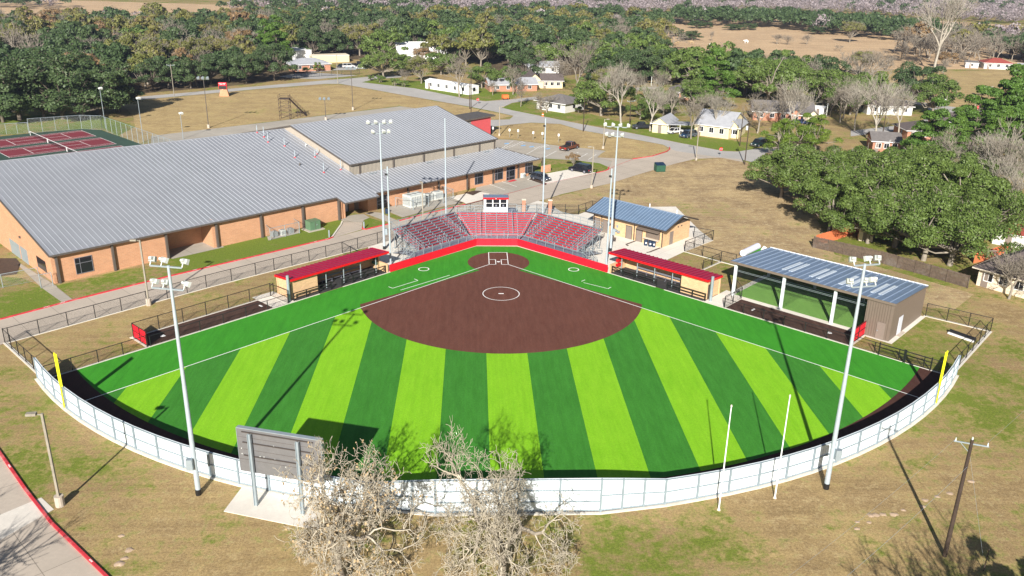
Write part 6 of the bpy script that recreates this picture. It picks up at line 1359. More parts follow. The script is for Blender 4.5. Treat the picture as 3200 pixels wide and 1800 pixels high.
def segs_np(segs, k=3):
    A = np.array([s[0] for s in segs]); B = np.array([s[1] for s in segs]); ra = np.array([s[2] for s in segs]); rb = np.array([s[3] for s in segs])
    d = B-A; d /= np.linalg.norm(d, axis=1)[:, None]+1e-9; u = np.where(np.abs(d[:, 2:3]) < .9, [[0, 0, 1.]], [[1., 0, 0]])
    x = np.cross(d, u); x /= np.linalg.norm(x, axis=1)[:, None]+1e-9; y = np.cross(x, d); vs = []
    for P_, r in ((A, ra), (B, rb)):
        for i in range(k): t_ = 2*math.pi*i/k; vs.append(P_+(x*math.cos(t_)+y*math.sin(t_))*r[:, None])
    V = np.stack(vs, 1).reshape(-1, 3); base = np.arange(len(segs))[:, None]*2*k
    Fq = np.concatenate([base+np.array([[i, (i+1) % k, k+(i+1) % k, k+i]]) for i in range(k)], 0); return V, Fq
def grow(rng, segs, p, d, L, r, depth, maxd, spread, up, crook, ratio, kids, tips, minr=.012):
    n = 3; q = p; dd = d
    for i in range(n):
        dd = dd+rng.normal(size=3)*crook; dd[2] += up*.12; dd /= np.linalg.norm(dd); e = q+dd*L/n
        r0 = r*(1-.35*i/n); r1 = r*(1-.35*(i+1)/n); segs.append((q, e, max(r0, minr), max(r1, minr))); q = e
        if depth < maxd and i == n-2 and depth > 0:
            sd_ = dd+rng.normal(size=3)*spread*1.1; sd_ /= np.linalg.norm(sd_); grow(rng, segs, q, sd_, L*ratio*.85, r*.5, depth+1, maxd, spread, up, crook, ratio, kids, tips, minr)
    if depth >= maxd: tips.append(q); return
    k = kids if depth else kids+1
    for j in range(k):
        if depth > 4 and maxd > 6 and rng.random() < .17: continue
        a = 2*math.pi*(j+rng.random()*.6)/k; x = np.cross(dd, [0.3, .2, 1.]); x /= np.linalg.norm(x); y = np.cross(dd, x)
        nd = dd*(1-.25*spread)+(x*math.cos(a)+y*math.sin(a))*spread*(.6+.6*rng.random()); nd[2] += up*.2; nd /= np.linalg.norm(nd)
        grow(rng, segs, q, nd, L*ratio*(.8+.4*rng.random()), r*.62, depth+1, maxd, spread, up, crook, ratio, kids, tips, minr)
def make_tree(name, lab, seed, kind, lod=1):
    rng = np.random.default_rng(seed); t = bpy.data.objects.new(name, None); t['label'] = lab; t['category'] = 'tree'; C.objects.link(t)
    def child(nm, V, Fq, mat):
        me = np_mesh(nm, V, Fq, mat); o = bpy.data.objects.new(nm, me); C.objects.link(o); o.parent = t
    if kind in ('oak', 'oakdk', 'autumn', 'hedge', 'rusty', 'shrub'):
        nc = {'oak': 34, 'oakdk': 32, 'autumn': 32, 'hedge': 24, 'rusty': 22, 'shrub': 14}[kind]; R0, zc, hz = {'oak': (5.4, 4.4, 4.0), 'oakdk': (4.8, 4.5, 3.9), 'autumn': (4.2, 5.6, 3.4), 'hedge': (2.8, 2.6, 3.0), 'rusty': (4.0, 5.8, 3.2), 'shrub': (1.6, 1.2, .8)}[kind]
        th = rng.random(nc)*2*math.pi; rr = np.sqrt(rng.random(nc)); zz = rng.random(nc)
        el = np.arccos(1-rng.random(nc)*(1.5 if kind in ('oak', 'oakdk', 'hedge') else 1.25))      # elevation from the top
        sh = .5+.6*rng.random(nc)
        cen_ = np.stack([np.cos(th)*np.sin(el)*R0*sh*(1+.18*np.sin(3*th+seed)), np.sin(th)*np.sin(el)*R0*sh*(1+.18*np.cos(2*th+seed)), zc+np.cos(el)*hz*sh], 1)
        rad = ((.8 if kind == 'oak' else .95)+.8*rng.random(nc))*R0/5.0
        per, sz = {2: (720, .175), 1: (340, .26), 0: (110, .5)}[lod]
        if kind in ('autumn', 'rusty'): per = int(per*.75)
        if kind in ('hedge', 'shrub'): sz *= .75
        V, Fq = leaves_np(rng, cen_, rad, per, sz*(1 if R0 > 3 else .7)); child('crown', V, Fq, M[kind if kind in M else 'oak'])
        segs = [((0, 0, -.2), (.1, .1, 1.8 if R0 > 2 else .5), .34*R0/5, .26*R0/5)]; hub = np.array([.1, .1, 1.8 if R0 > 2 else .5])
        for c in cen_:
            m_ = hub+(c-hub)*.5+rng.normal(size=3)*.5; segs.append((hub, m_, .15*R0/5, .09*R0/5)); segs.append((m_, c, .09*R0/5, .05*R0/5))
            for _ in range(6 if lod else 2):
                q = rng.normal(size=3); q[2] = abs(q[2])*.6; q /= np.linalg.norm(q); segs.append((c, c+q*rad[0]*1.05, .045, .02))
        if kind in ('autumn', 'rusty'):
            for c in cen_:
                for _ in range(10 if lod else 4):
                    q = rng.normal(size=3); q[2] = abs(q[2]); q /= np.linalg.norm(q); segs.append((c, c+q*1.9, .05, .025))
        V, Fq = segs_np([(np.array(a), np.array(b_), x, y) for a, b_, x, y in segs], 5); child('trunk', V, Fq, M['barkdark' if kind == 'oakdk' else 'bark'])
    elif kind == 'pine':
        cs = []; rs = []
        for k in range(11):
            f = k/10; z = 3.0+9.5*f; Rr = 3.9*(1-f)**.75+.4
            for j in range(max(2, int(7*(1-f)+2))): a = rng.random()*6.28; cs.append((math.cos(a)*Rr*(.65+.4*rng.random()), math.sin(a)*Rr*(.65+.4*rng.random()), z+rng.normal()*.3)); rs.append(.75+.5*rng.random()+.3*(1-f))
        V, Fq = leaves_np(rng, np.array(cs), np.array(rs), 330 if lod else 90, .24 if lod else .5, flat=.5); child('crown', V, Fq, M['pine'])
        segs = [((0, 0, -.2), (0, 0, 12), .28, .06)]+[((0, 0, c[2]-.4), c, .08, .03) for c in cs]
        V, Fq = segs_np([(np.array(a, float), np.array(b_, float), x, y) for a, b_, x, y in segs], 5); child('trunk', V, Fq, M['barkdark'])
    else:       # bare winter trees
        pr = {'bare': dict(L=3.2, r=.26, maxd=5 if lod else 4, spread=.62, up=.35, crook=.14, ratio=.74, kids=3, minr=.018 if lod else .045),
              'pale': dict(L=4.2, r=.28, maxd=5 if lod else 4, spread=.5, up=.6, crook=.12, ratio=.76, kids=3, minr=.02 if lod else .045),
              'gnarl': dict(L=2.35, r=.34, maxd=8, spread=.74, up=.10, crook=.30, ratio=.80, kids=2, minr=.012)}[kind]
        segs = []; tips = []; L = pr.pop('L'); r = pr.pop('r'); d0 = np.array([.05, .03, 1.0]); mr = pr.pop('minr')
        grow(rng, segs, np.array([0, 0, -.2]), d0, L, r, 0, spread=pr['spread'], maxd=pr['maxd'], up=pr['up'], crook=pr['crook'], ratio=pr['ratio'], kids=pr['kids'], tips=tips, minr=mr)
        big = [s for s in segs if s[2] > .09]; small = [s for s in segs if s[2] <= .09]
        V, Fq = segs_np(big, 7); child('trunk', V, Fq, M['barkpale' if kind == 'pale' else 'bark'])
        V, Fq = segs_np(small, 3); child('crown', V, Fq, M['barkpale'] if kind == 'pale' else M['twig'] if kind == 'gnarl' else M['bark'])
        if kind == 'gnarl' and seed % 2:
            T_ = np.array(tips); T_ = T_[rng.random(len(T_)) < .28]; n = len(T_)
            V, Fq = leaves_np(rng, T_+rng.normal(size=T_.shape)*.06, np.full(n, .12), 2, .10, 1, -1, .3); child('dead_leaves', V, Fq, M['rusty_leaf'])
    return t
M['rusty_leaf'] = pm('dry_oak_leaf', (.40, .29, .16), .3, scale=4)
M['twig'] = pm('lichen_twig', (.46, .41, .32), .25, scale=1.5)
PROTO = {}
def proto(kind, lod, v):
    key = (kind, lod, v)
    if key not in PROTO:
        nm = {'oak': 'live_oak', 'oakdk': 'live_oak', 'autumn': 'autumn_tree', 'rusty': 'autumn_tree', 'hedge': 'evergreen_tree', 'shrub': 'shrub', 'pine': 'pine_tree', 'bare': 'bare_tree', 'pale': 'bare_tree', 'gnarl': 'bare_tree'}[kind]
        PROTO[key] = [make_tree(nm, 'tree', 11+v*7+lod*3+sum(map(ord, kind)), kind, lod), False]
        PROTO[key][0].location = (0, 0, 0)
    return PROTO[key]
def plant(kind, x, y, sc, rz, lab, group=None, lod=1, v=0, cat='tree', zs=1.0):
    pr = proto(kind, lod, v); o = pr[0]
    if pr[1]: o = copy_tree(o)
    pr[1] = True
    if 'group' in o: del o['group']
    if group: o['group'] = group
    o.location = (x, y, 0); o.rotation_euler = (0, 0, rz); o.scale = (sc, sc, sc*zs); o['label'] = lab; o['category'] = cat; return o
rnd = random.Random(21)
# the two big bare oaks in front of the fence
plant('gnarl', *G(868, 1462), 1.2, 1.1, 'bare gnarled oak with dry brown leaves, next to the scoreboard', v=1, zs=1.3)
plant('gnarl', *G(1262, 1462), 1.08, 3.3, 'bare pale gnarled oak without leaves, right of the scoreboard tree', v=0, zs=1.36)
# trees that stand below and beside the picture and throw their shadows into it
for x, y, k in ((34, -85.5, 'oak'), (42, -88, 'oak'), (-43.5, -84, 'bare'), (-49, -86, 'bare'), (26, -88, 'bare')): plant(k, x, y, 1.0 if k == 'oak' else 1.15, x, 'tree outside the near edge whose shadow falls on the grass', 'shadow casting trees', v=abs(int(x)) % 2)
MAN = [  ('oakdk', 112, 301, 1.6, 'low spreading dark oak between the two giant court oaks', .68), ('oakdk', 212, 298, 1.5, 'low spreading dark oak left of the tall court lamp', .68), ('oakdk', 8, 308, 1.6, 'low dark oak at the left edge behind the courts', .7), ('oakdk', 300, 282, 1.2, 'low dark oak casting its shadow over the practice grass edge', .75),  # kind, px, py, scale, label, zscale
 ('oakdk', 160, 300, 2.1, 'giant dark live oak with its trunk right behind the tennis courts', .82), ('oakdk', 50, 304, 2.0, 'giant dark live oak at the far left behind the tennis courts', .85), ('oakdk', 255, 290, 1.75, 'dark live oak at the right end of the giant oaks, shading the practice grass', .9), ('oakdk', 110, 262, 1.8, 'dark live oak crown behind the giant court oaks', .9), ('oakdk', 215, 258, 1.75, 'high dark live oak behind the court lamp', .9), ('oakdk', -15, 275, 1.7, 'dark oak cut by the left edge of the picture', .9),
 ('oakdk', 385, 227, 1.05, 'small oak with a bare trunk on the lawn left of the pale pole', 1), ('oakdk', 532, 212, 1.1, 'oak with a pale leaning trunk left of the school sign', 1), ('oakdk', 620, 210, 1.2, 'dark oak right of the school sign', 1), ('oakdk', 690, 203, 1.35, 'dense dark oak beside the brick office', 1), ('oakdk', 480, 222, 1.1, 'dark oak at the wood edge behind the four headed lamp', 1), ('oakdk', 577, 205, 1.1, 'dark oak just behind the school sign', 1),
 ('autumn', 500, 185, 1.3, 'olive brown tree above the left wood edge', 1.1), ('autumn', 400, 195, 1.3, 'yellow brown tree in the left woods', 1.1), ('rusty', 610, 160, 1.4, 'rusty orange tree in the left woods', 1.1), ('autumn', 560, 180, 1.25, 'golden olive tree left of the tall pine', 1), ('pine', 700, 165, 1.5, 'tall dark green pine left of the white warehouse', 1.0), ('pine', 672, 160, 1.3, 'bright topped pine beside the tall pine', 1),
 ('hedge', 799, 181, .62, 'small cone shaped green tree in front of the brick office', 1), ('oak', 965, 197, 1.15, 'round green oak at the street corner right of the office fence', 1), ('oak', 1010, 186, 1.0, 'second green oak behind the street corner oak', 1), ('autumn', 1060, 210, 1.0, 'brown olive tree left of the mobile home', 1), ('rusty', 1062, 170, .9, 'dull red tree against the big white roof', 1), ('oak', 1110, 188, 1.1, 'green oak above the mobile home roof', 1), ('oakdk', 790, 148, 1.4, 'dark oak mass behind the white warehouse', 1), ('oakdk', 850, 143, 1.3, 'dark oak behind the yellow storage building', 1), ('autumn', 905, 140, 1.5, 'olive oak with spreading pale limbs behind the office', 1), ('oak', 968, 138, 1.2, 'round oak left of the big white roof', 1),
 ('bare', 1156, 243, 1.15, 'bare grey tree in front of the mobile home', 1.1), ('bare', 1018, 212, .6, 'small grey bare tree among the street hedges', .8), ('oak', 1212, 222, .9, 'bright green tree right of the mobile home', 1), ('bare', 1240, 240, .55, 'low bare bush tree by the orange trailer', .8),
 ('bare', 1452, 248, 1.5, 'huge grey bare tree right of the yellow gabled house', 1.15), ('bare', 1375, 283, .75, 'low spreading bare tree before the white house', .75), ('bare', 1310, 268, .7, 'slim bare tree at the left of the white house lawn', 1.1), ('oak', 1512, 291, 1.3, 'dark green brown tree right of the white house', 1), ('autumn', 1515, 240, 1.0, 'brown olive tree behind the big bare trees', 1),
 ('pale', 1562, 309, 1.15, 'tall pale bare tree at the street, centre of the houses', .95), ('bare', 1535, 262, 1.1, 'grey bare tree behind the tall pale one', 1), ('pale', 1635, 330, .9, 'pale bare tree beside the white garage', 1), ('oak', 1640, 282, .85, 'dark green tree behind the white garage', 1), ('oak', 1610, 300, .6, 'small dark evergreen under the bare branches', 1),
 ('pine', 1790, 274, 1.5, 'big round topped green pine behind the yellow house', .92), ('pine', 1778, 262, .9, 'smaller pine leaning on the big round pine', .9), ('oak', 1930, 262, 1.75, 'wide olive green tree crown right of the pine', 1.05), ('oak', 1990, 262, 1.4, 'olive tree at the right of the wide olive crown', 1),
 ('pale', 1800, 340, .8, 'slim bare tree at the yellow house wall', 1), ('bare', 1738, 349, 1.0, 'bare tree before the carport', 1.05), ('bare', 1905, 335, 1.0, 'bare tree right of the street corner pole', 1), ('pale', 1985, 345, 1.0, 'grey bare tree left of the bright hedge tree', 1),
 ('hedge', 1962, 398, 1.5, 'bright green dense tree at the left end of the near oaks', 1), ('hedge', 2005, 392, 1.6, 'second bright green tree behind the hedge tree', 1), ('hedge', 2050, 385, 1.5, 'third bright green tree in the hedge row', 1), 
 ('oakdk', 2075, 222, 1.35, 'dark oak by the two pale poles', 1), ('oak', 2070, 268, 1.25, 'green tree behind the small white shed', 1), ('oak', 2145, 270, 1.2, 'bright green tree left of the brown hip roof', 1), ('bare', 2180, 205, 1.0, 'grey bare tree before the pasture', 1.1), ('bare', 2230, 195, 1.0, 'windblown bare tree right of the pasture poles', 1), ('autumn', 2160, 190, 1.1, 'brown green tree before the pasture', 1), ('oakdk', 2300, 250, 1.5, 'dark oak over the road right of the brown roof', .9), ('oak', 2345, 288, 1.25, 'green tree in front of the road bend', 1), ('oak', 2290, 240, .9, 'oak left of the tan reeds', .8),
 ('pale', 2205, 364, 1.2, 'big grey bare tree over the side road', 1), ('bare', 2085, 292, .7, 'bare shrub tree by the ranch porch', 1), ('pale', 2348, 178, 2.1, 'tall white limbed bare tree standing above the right fields', 1.15), ('rusty', 2375, 170, 1.2, 'rust brown thicket behind the white limbed tree', .6), ('autumn', 2137, 107, 1.3, 'lone round olive tree in the pasture', 1),
 ('bare', 2370, 200, .75, 'lone small bare tree in the tan reeds', 1), ('oakdk', 1723, 100, .9, 'dark bush clump left in the pasture', .55), ('oakdk', 1742, 101, 1.0, 'second dark bush clump in the pasture', .55), ('oakdk', 1700, 92, .8, 'small dark tree at the near left edge of the pasture', .7), ('bare', 1955, 111, .95, 'grey brown thicket in the pasture, left', .55), ('bare', 1982, 112, .95, 'grey brown thicket in the pasture, middle', .55), ('bare', 2030, 112, .95, 'grey brown thicket in the pasture, right', .55), ('bare', 1789, 103, .5, 'tiny bare tree alone in the pasture', 1), ('bare', 2115, 128, .5, 'dead broken tree in the pasture', .6),
 ('oakdk', 1750, 71, 1.1, 'dark bushes at the far left of the pasture', .5), ('oakdk', 1775, 71, .9, 'round dark bush in the far pasture', .5), ('oakdk', 1838, 76, .9, 'first bush of a row in the far pasture', .45), ('oakdk', 1858, 76, .9, 'second bush of a row in the far pasture', .45), ('oakdk', 1885, 75, 1.0, 'third bush of a row in the far pasture', .5), ('oakdk', 2055, 86, 1.3, 'low dark hedge at the far edge of the pasture', .4),
 # near oaks on the right
 ('oakdk', 1520, 213, 1.3, 'dark oak behind the pale bare street trees, leftmost', 1), ('oakdk', 1555, 208, 1.4, 'dark oak behind the pale bare street trees, second from left', 1), ('oakdk', 1590, 213, 1.3, 'dark oak behind the pale bare street trees, third from left', 1), ('oakdk', 1625, 207, 1.4, 'dark oak behind the pale bare street trees, rightmost', 1), ('oak', 1575, 188, 1.30, 'green oak in the second row behind the pale bare trees', 1), ('oak', 1660, 190, 1.20, 'green oak left of the hip roofed house', 1), ('oak', 1688, 215, .9, 'yellow green tree at the bend of the little back road', 1.1),
 ('oak', 1480, 262, .9, 'dark evergreen between the huge bare tree and the white house', 1), ('bare', 1410, 216, 1.0, 'bare tree before the dark gables', 1), ('bare', 1290, 238, .9, 'bare tree before the low brick house', 1), ('oak', 1262, 226, .9, 'green tree over the left end of the low brick house', 1), ('oakdk', 1320, 205, 1.2, 'dark oak behind the low brick house', 1), ('bare', 1350, 203, 1.0, 'red brown bare tree behind the yellow gable', 1), ('bare', 1600, 255, .9, 'bare tree in the back yards', 1), ('oak', 1668, 290, .8, 'small green tree between garage and yellow house', 1), ('bare', 1690, 300, .9, 'bare tree behind the carport', 1), ('bare', 1660, 262, 1.0, 'bare tree left of the hip roof brick house', 1), ('oak', 1745, 275, 1.00, 'green tree behind the silver roofed house', 1), ('bare', 1965, 312, .9, 'bare tree in front of the ranch house, right', 1), ('bare', 2120, 300, 1.0, 'bare tree left of the brown hip roof', 1), ('pale', 2150, 330, .9, 'bare tree before the brown hip roof, left', 1), ('pale', 2260, 345, .9, 'bare tree before the brown hip roof, right', 1), 
 ('oak', 1965, 498, 1.15, 'live oak of the near group, front left', .95),
 ('oak', 2028, 512, 1.35, 'live oak of the near group, second from the left', .95),
 ('oak', 2085, 585, 1.15, 'live oak of the near group, low, right above the orange fence', .95),
 ('oak', 2100, 530, 1.40, 'live oak of the near group, third along the front edge', .95),
 ('oak', 2165, 560, 1.45, 'live oak of the near group, big, centre left of the group', .95),
 ('oak', 2182, 612, 1.00, 'live oak of the near group, small, beside the yard shed', .95),
 ('oak', 2235, 555, 1.50, 'live oak of the near group, tallest, centre of the group', .95),
 ('oak', 2250, 622, 1.35, 'live oak of the near group, over the yard, right of the shed', .95),
 ('oak', 2312, 580, 1.50, 'live oak of the near group, big, centre right of the group', .95),
 ('oak', 2322, 655, 1.35, 'live oak of the near group, leaning over the board fence', .95),
 ('oak', 2345, 515, 1.30, 'live oak of the near group, behind the centre right, under the bright pines', .95),
 ('oak', 2392, 598, 1.45, 'live oak of the near group, right part of the group', .95),
 ('oak', 2388, 668, 1.25, 'live oak of the near group, lowest, at the right of the board fence', .95),
 ('oak', 2455, 622, 1.25, 'live oak of the near group, near the white outbuilding', .95),
 ('oak', 2285, 500, 1.20, 'live oak of the near group, back of the group below the dark roof', .95),
 ('oak', 2215, 495, 1.15, 'live oak of the near group, back of the group, left of the dark roof', .95),
 ('oak', 2150, 485, 1.15, 'live oak of the near group, back left of the group', .95),
 ('oak', 2430, 540, 1.20, 'live oak of the near group, back right before the grey thicket', .95),
 
 ('pine', 2330, 425, 1.2, 'bright pine left of the big right edge pines', 1), ('pine', 2385, 400, 1.0, 'bright low pine before the brown roof', .9), ('pine', 2440, 385, 1.3, 'bright pine under the dark edge pine', .95), ('pine', 2510, 365, 1.5, 'big dark pine near the right edge', 1), ('pine', 2562, 365, 1.85, 'tallest dark pine at the right edge', 1), ('pine', 2500, 420, 1.1, 'bright pine at the right edge behind the bare thicket', .9), ('pine', 2575, 440, 1.1, 'bright pine cut by the right edge', .9),
 ('bare', 2410, 480, 1.25, 'grey bare thicket tree behind the near oaks, left', .95), ('pale', 2475, 500, 1.2, 'grey bare thicket tree behind the near oaks, middle', .85), ('bare', 2545, 520, 1.3, 'grey bare thicket tree at the right edge', .9), ('bare', 2540, 600, 1.0, 'bare tree over the white outbuilding', .9), ('pale', 2500, 560, .9, 'small bare tree beside the white outbuilding', .9), ('bare', 2537, 752, .75, 'low bare tree in front of the cream stone house', .8), ('bare', 2595, 745, .8, 'bare tree at the corner of the cream stone house', .8),
 ('rusty', 1443.5, 419, .33, 'tiny red leaved tree behind the black suv', 1),
 ('shrub', 933, 203, .9, 'clipped hedge bush farthest left by the street', 1), ('shrub', 954, 208, 1.2, 'dark hedge bush by the grey gate', 1), ('shrub', 993, 216, 1.2, 'clipped hedge bush on the street lawn', 1), ('shrub', 1017, 219, 1.0, 'clipped hedge bush nearest the mobile home', 1), ('shrub', 2465, 240, 1.3, 'green reeds bush by the far road', .8), ('shrub', 2385, 242, 2.2, 'low green hedge by the far right road', .8), ('shrub', 1455, 284, .8, 'small bush at the corner of the white house', 1), ('shrub', 738, 181, .9, 'bush at the left wall of the brick office', 1), ('shrub', 772, 183, .9, 'bush before the window of the brick office', 1)]
placed = []
for i, (k, px, py, sc_, lb, zs) in enumerate(MAN):
    x, y = G(px, py); plant(k, x, y, sc_, rnd.random()*6.28, lb, lod=2 if (k in ('oak', 'oakdk', 'hedge') and math.hypot(x-CAM[0], y-CAM[1]) < 235) else 1, v=i % (3 if k in ('oak', 'oakdk', 'bare') else 2), cat='shrub' if k == 'shrub' else 'tree', zs=zs); placed.append((x, y, 3.5*sc_))
def inside(p, poly):
    c = False; j = len(poly)-1
    for i in range(len(poly)):
        if (poly[i][1] > p[1]) != (poly[j][1] > p[1]) and p[0] < (poly[j][0]-poly[i][0])*(p[1]-poly[i][1])/(poly[j][1]-poly[i][1])+poly[i][0]: c = not c
        j = i
    return c
KEEP = [P((480, 236), (650, 224), (860, 205), (900, 190), (940, 178), (900, 150), (850, 152), (735, 176), (640, 208), (480, 224))]   # the street corner and the office yard stay open
OPEN = [P((985, 152), (1130, 151), (1132, 160), (990, 162)), [(-135, 235), (-40, 235), (-36, 262), (-90, 262)]]
REG = [(P((-500, 262), (0, 254), (300, 240), (470, 226), (640, 209), (735, 160), (640, 66), (330, 58), (-500, 100)), 11.5, (('oakdk', .52), ('autumn', .15), ('rusty', .03), ('bare', .2), ('oak', .10)), 'in the woods behind the tennis courts'),
       (P((735, 150), (960, 150), (1180, 178), (1330, 178), (1420, 170), (1600, 190), (1690, 140), (1672, 62), (1500, 42), (600, 52), (640, 66)), 11.5, (('oakdk', .5), ('oak', .12), ('autumn', .14), ('bare', .22), ('rusty', .02)), 'in the woods beyond the brick office'),
       (P((1420, 215), (1500, 222), (1690, 205), (1860, 245), (1960, 240), (2040, 228), (2040, 205), (1900, 200), (1700, 190), (1600, 160)), 8.5, (('bare', .25), ('oak', .5), ('oakdk', .15), ('autumn', .1)), 'among the houses across the street'),
       (P((1690, 64), (1930, 72), (2110, 92), (2340, 112), (2400, 118), (2400, 100), (2250, 78), (2000, 55), (1690, 46)), 8, (('oakdk', .9), ('bare', .1)), 'in the dark tree line behind the pasture'),
       (P((2400, 125), (2430, 160), (2576, 160), (2760, 190), (2760, 110), (2400, 96)), 9, (('oakdk', .35), ('bare', .4), ('autumn', .25)), 'in the brush behind the red roofed house'),
       (P((2250, 150), (2330, 165), (2420, 165), (2420, 120), (2330, 118), (2240, 130)), 9, (('bare', .9), ('rusty', .1)), 'in the thicket around the white limbed tree'),
       (P((1690, 196), (2000, 204), (2260, 206), (2260, 214), (2000, 212), (1690, 202)), 11, (('bare', .7), ('autumn', .15), ('oak', .15)), 'along the near edge of the pasture'),
       (P((2040, 235), (2110, 242), (2230, 262), (2300, 262), (2300, 285), (2200, 300), (2120, 315), (2080, 325), (2075, 290)), 10, (('bare', .4), ('oak', .6)), 'between the ranch house and the brown roof')]
kindname = {'oakdk': 'dark evergreen oak', 'oak': 'green live oak', 'autumn': 'olive brown autumn tree', 'rusty': 'rusty orange tree', 'bare': 'grey bare winter tree', 'pale': 'pale bare tree'}
fill = []
for poly, sp, mixk, where in REG:
    xs = [p[0] for p in poly]; ys = [p[1] for p in poly]; gx = min(xs)
    while gx < max(xs):
        gy = min(ys)
        while gy < max(ys):
            x, y = gx+rnd.uniform(-.45, .45)*sp, gy+rnd.uniform(-.45, .45)*sp
            gy += sp
            if not inside((x, y), poly) or any(inside((x, y), k_) for k_ in KEEP) or any(inside((x, y), k_) for k_ in OPEN): continue
            if any((x-a)**2+(y-b_)**2 < (r+2.5)**2 for a, b_, r in AVOID) or any((x-a)**2+(y-b_)**2 < r*r for a, b_, r in placed): continue
            q = rnd.random(); k = mixk[-1][0]
            # patches: neighbouring trees tend to be of one kind
            q = (q*.55+.45*(math.sin(x*.045+1.3)*math.cos(y*.05)+1)/2)
            for kk, w_ in mixk:
                if q < w_: k = kk; break
                q -= w_
            fill.append((math.hypot(x-CAM[0], y-CAM[1]), k, x, y, where))
        gx += sp
LAB = {}
LANDM = ((80, 'at the left edge'), (200, 'above the giant oaks'), (290, 'above the tall court lamp'), (400, 'above the second court lamp'), (470, 'above the pale road pole'), (545, 'above the four headed lamp'), (620, 'above the school sign'), (720, 'above the dark wood corner'), (800, 'above the white warehouse'), (885, 'above the storage building'), (990, 'above the office car park'), (1140, 'by the big white roof'), (1250, 'right of the big white roof'), (1400, 'above the yellow gabled house'), (1500, 'above the white house'), (1640, 'above the pale bare trees'), (1760, 'left of the pasture'), (1900, 'above the big pine'), (2050, 'above the ranch house'), (2200, 'above the brown hip roof'), (2350, 'by the white limbed tree'), (2480, 'left of the red roof'))
fill.sort(key=lambda f: f[0])
cnt = {}; rest = []
for d_, k, x, y, where in fill:
    vis = abs(math.atan2(x-CAM[0], y-CAM[1])-YAW) < R(36)
    if not vis: continue
    lim = {'oakdk': 230, 'oak': 60, 'autumn': 120, 'rusty': 30, 'bare': 170}.get(k, 50); cnt[k] = cnt.get(k, 0)+1
    if cnt[k] > lim: rest.append((k, x, y)); continue
    o = plant(k, x, y, rnd.uniform(.95, 1.55), rnd.random()*6.28, 'tree', kindname[k]+'s '+where, lod=0 if d_ > 300 else 1, v=rnd.randrange(3), zs=rnd.uniform(.85, 1.1))
    vv = Vector((x, y, 0))-Vector(CAM); px = (1600+FPX*vv.dot(R2)/vv.dot(_F))/KS
    lm = next((n_ for e_, n_ in LANDM if px < e_), 'at the right edge'); row = next(n_ for e_, n_ in ((245, 'front row'), (285, 'second row'), (325, 'third row'), (370, 'middle row'), (420, 'back row'), (480, 'rear row'), (9999, 'farthest row')) if d_ < e_)
    LAB.setdefault('%s %s, %s' % (kindname[k], lm, row), []).append((px, o))
SEQ = {1: ('',), 2: (', the left one', ', the right one'), 3: (', the left one', ', the middle one', ', the right one'), 4: (', leftmost', ', second from left', ', third from left', ', rightmost'), 5: (', leftmost', ', second from left', ', the middle one', ', second from right', ', rightmost')}
for k_, l_ in LAB.items():
    l_.sort(key=lambda q_: q_[0])
    if len(l_) > 5:      # larger clusters: name the ends, let the crowd between share
        nm_ = [', leftmost', ', second from left']+[', mid cluster']*(len(l_)-4)+[', second from right', ', rightmost']
    else: nm_ = SEQ[len(l_)]
    for (px_, o_), n_ in zip(l_, nm_): o_['label'] = k_+n_
# far woods: nobody could count them
def far_wood(name, lab, pts, matk, kind, seed):
    rng = np.random.default_rng(seed); Vs = []; Fs = []; o = 0
    for (x, y, s_) in pts:
        nc = 8; th = rng.random(nc)*6.28; el = np.arccos(1-rng.random(nc)*1.2); R0 = 4.6*s_
        cc = np.stack([x+np.cos(th)*np.sin(el)*R0*.7, y+np.sin(th)*np.sin(el)*R0*.7, (4.6+np.cos(el)*3.2)*s_], 1)
        V, Fq = leaves_np(rng, cc, (1.9+.9*rng.random(nc))*s_, 34 if kind == 'leaf' else 12, .95*s_ if kind == 'leaf' else .9*s_, shell=.6)
        Vs.append(V); Fs.append(Fq+o); o += len(V)
        if kind == 'bare':
            sg = []
            for _ in range(14):
                q = rng.normal(size=3); q[2] = abs(q[2])+.6; q /= np.linalg.norm(q); st_ = np.array([x, y, 1.5]); sg.append((st_, st_+q*7.5*s_, .14, .06))
            V, Fq = segs_np(sg, 4)
            Vs.append(V); Fs.append(Fq+o); o += len(V)
    me = np_mesh(name, np.concatenate(Vs), np.concatenate(Fs), M[matk]); ob = bpy.data.objects.new(name, me); C.objects.link(ob); tag(ob, lab, 'woods', kind='stuff')
M['greywood'] = leaf_mat('bare_wood_haze', (.26, .22, .23), (.30, .255, .265))
far = {'leaf': [], 'bare': [], 'aut': []}
for k, x, y in rest: far['bare' if k == 'bare' else ('aut' if k in ('autumn', 'rusty') else 'leaf')].append((x, y, rnd.uniform(.85, 1.3)))
y = 560
while y < 1500:
    sp = 11+(y-560)*.012; x = -y*.82-60
    while x < y*.86+80:
        xx, yy = x+rnd.uniform(-.45, .45)*sp, y+rnd.uniform(-.45, .45)*sp; x += sp
        px = math.sin(xx*.011+yy*.004)+math.cos(yy*.013-xx*.006); right = xx > -60+.1*(yy-560)
        if xx < -190 and 430 < yy < 720 and xx > -yy*.95 and (math.sin(xx*.02)+math.sin(yy*.03)) > -.9: continue    # open fields, upper left
        if inside((xx, yy), [(85, 400), (100, 565), (190, 645), (330, 645), (430, 520), (480, 410)]): continue
        if right and rnd.random() < .84 and (px < 1.15 or yy < 760): far['bare'].append((xx, yy, rnd.uniform(.75, 1.1)))
        elif px > .9 and not right and rnd.random() < .5: continue
        else: far['bare' if rnd.random() < (.3 if not right else .4) else 'leaf'].append((xx, yy, rnd.uniform(.8, 1.2)))
    y += sp
far_wood('far_evergreen_woods', 'dark evergreen woods along the far horizon', far['leaf'], 'oakdk', 'leaf', 3)
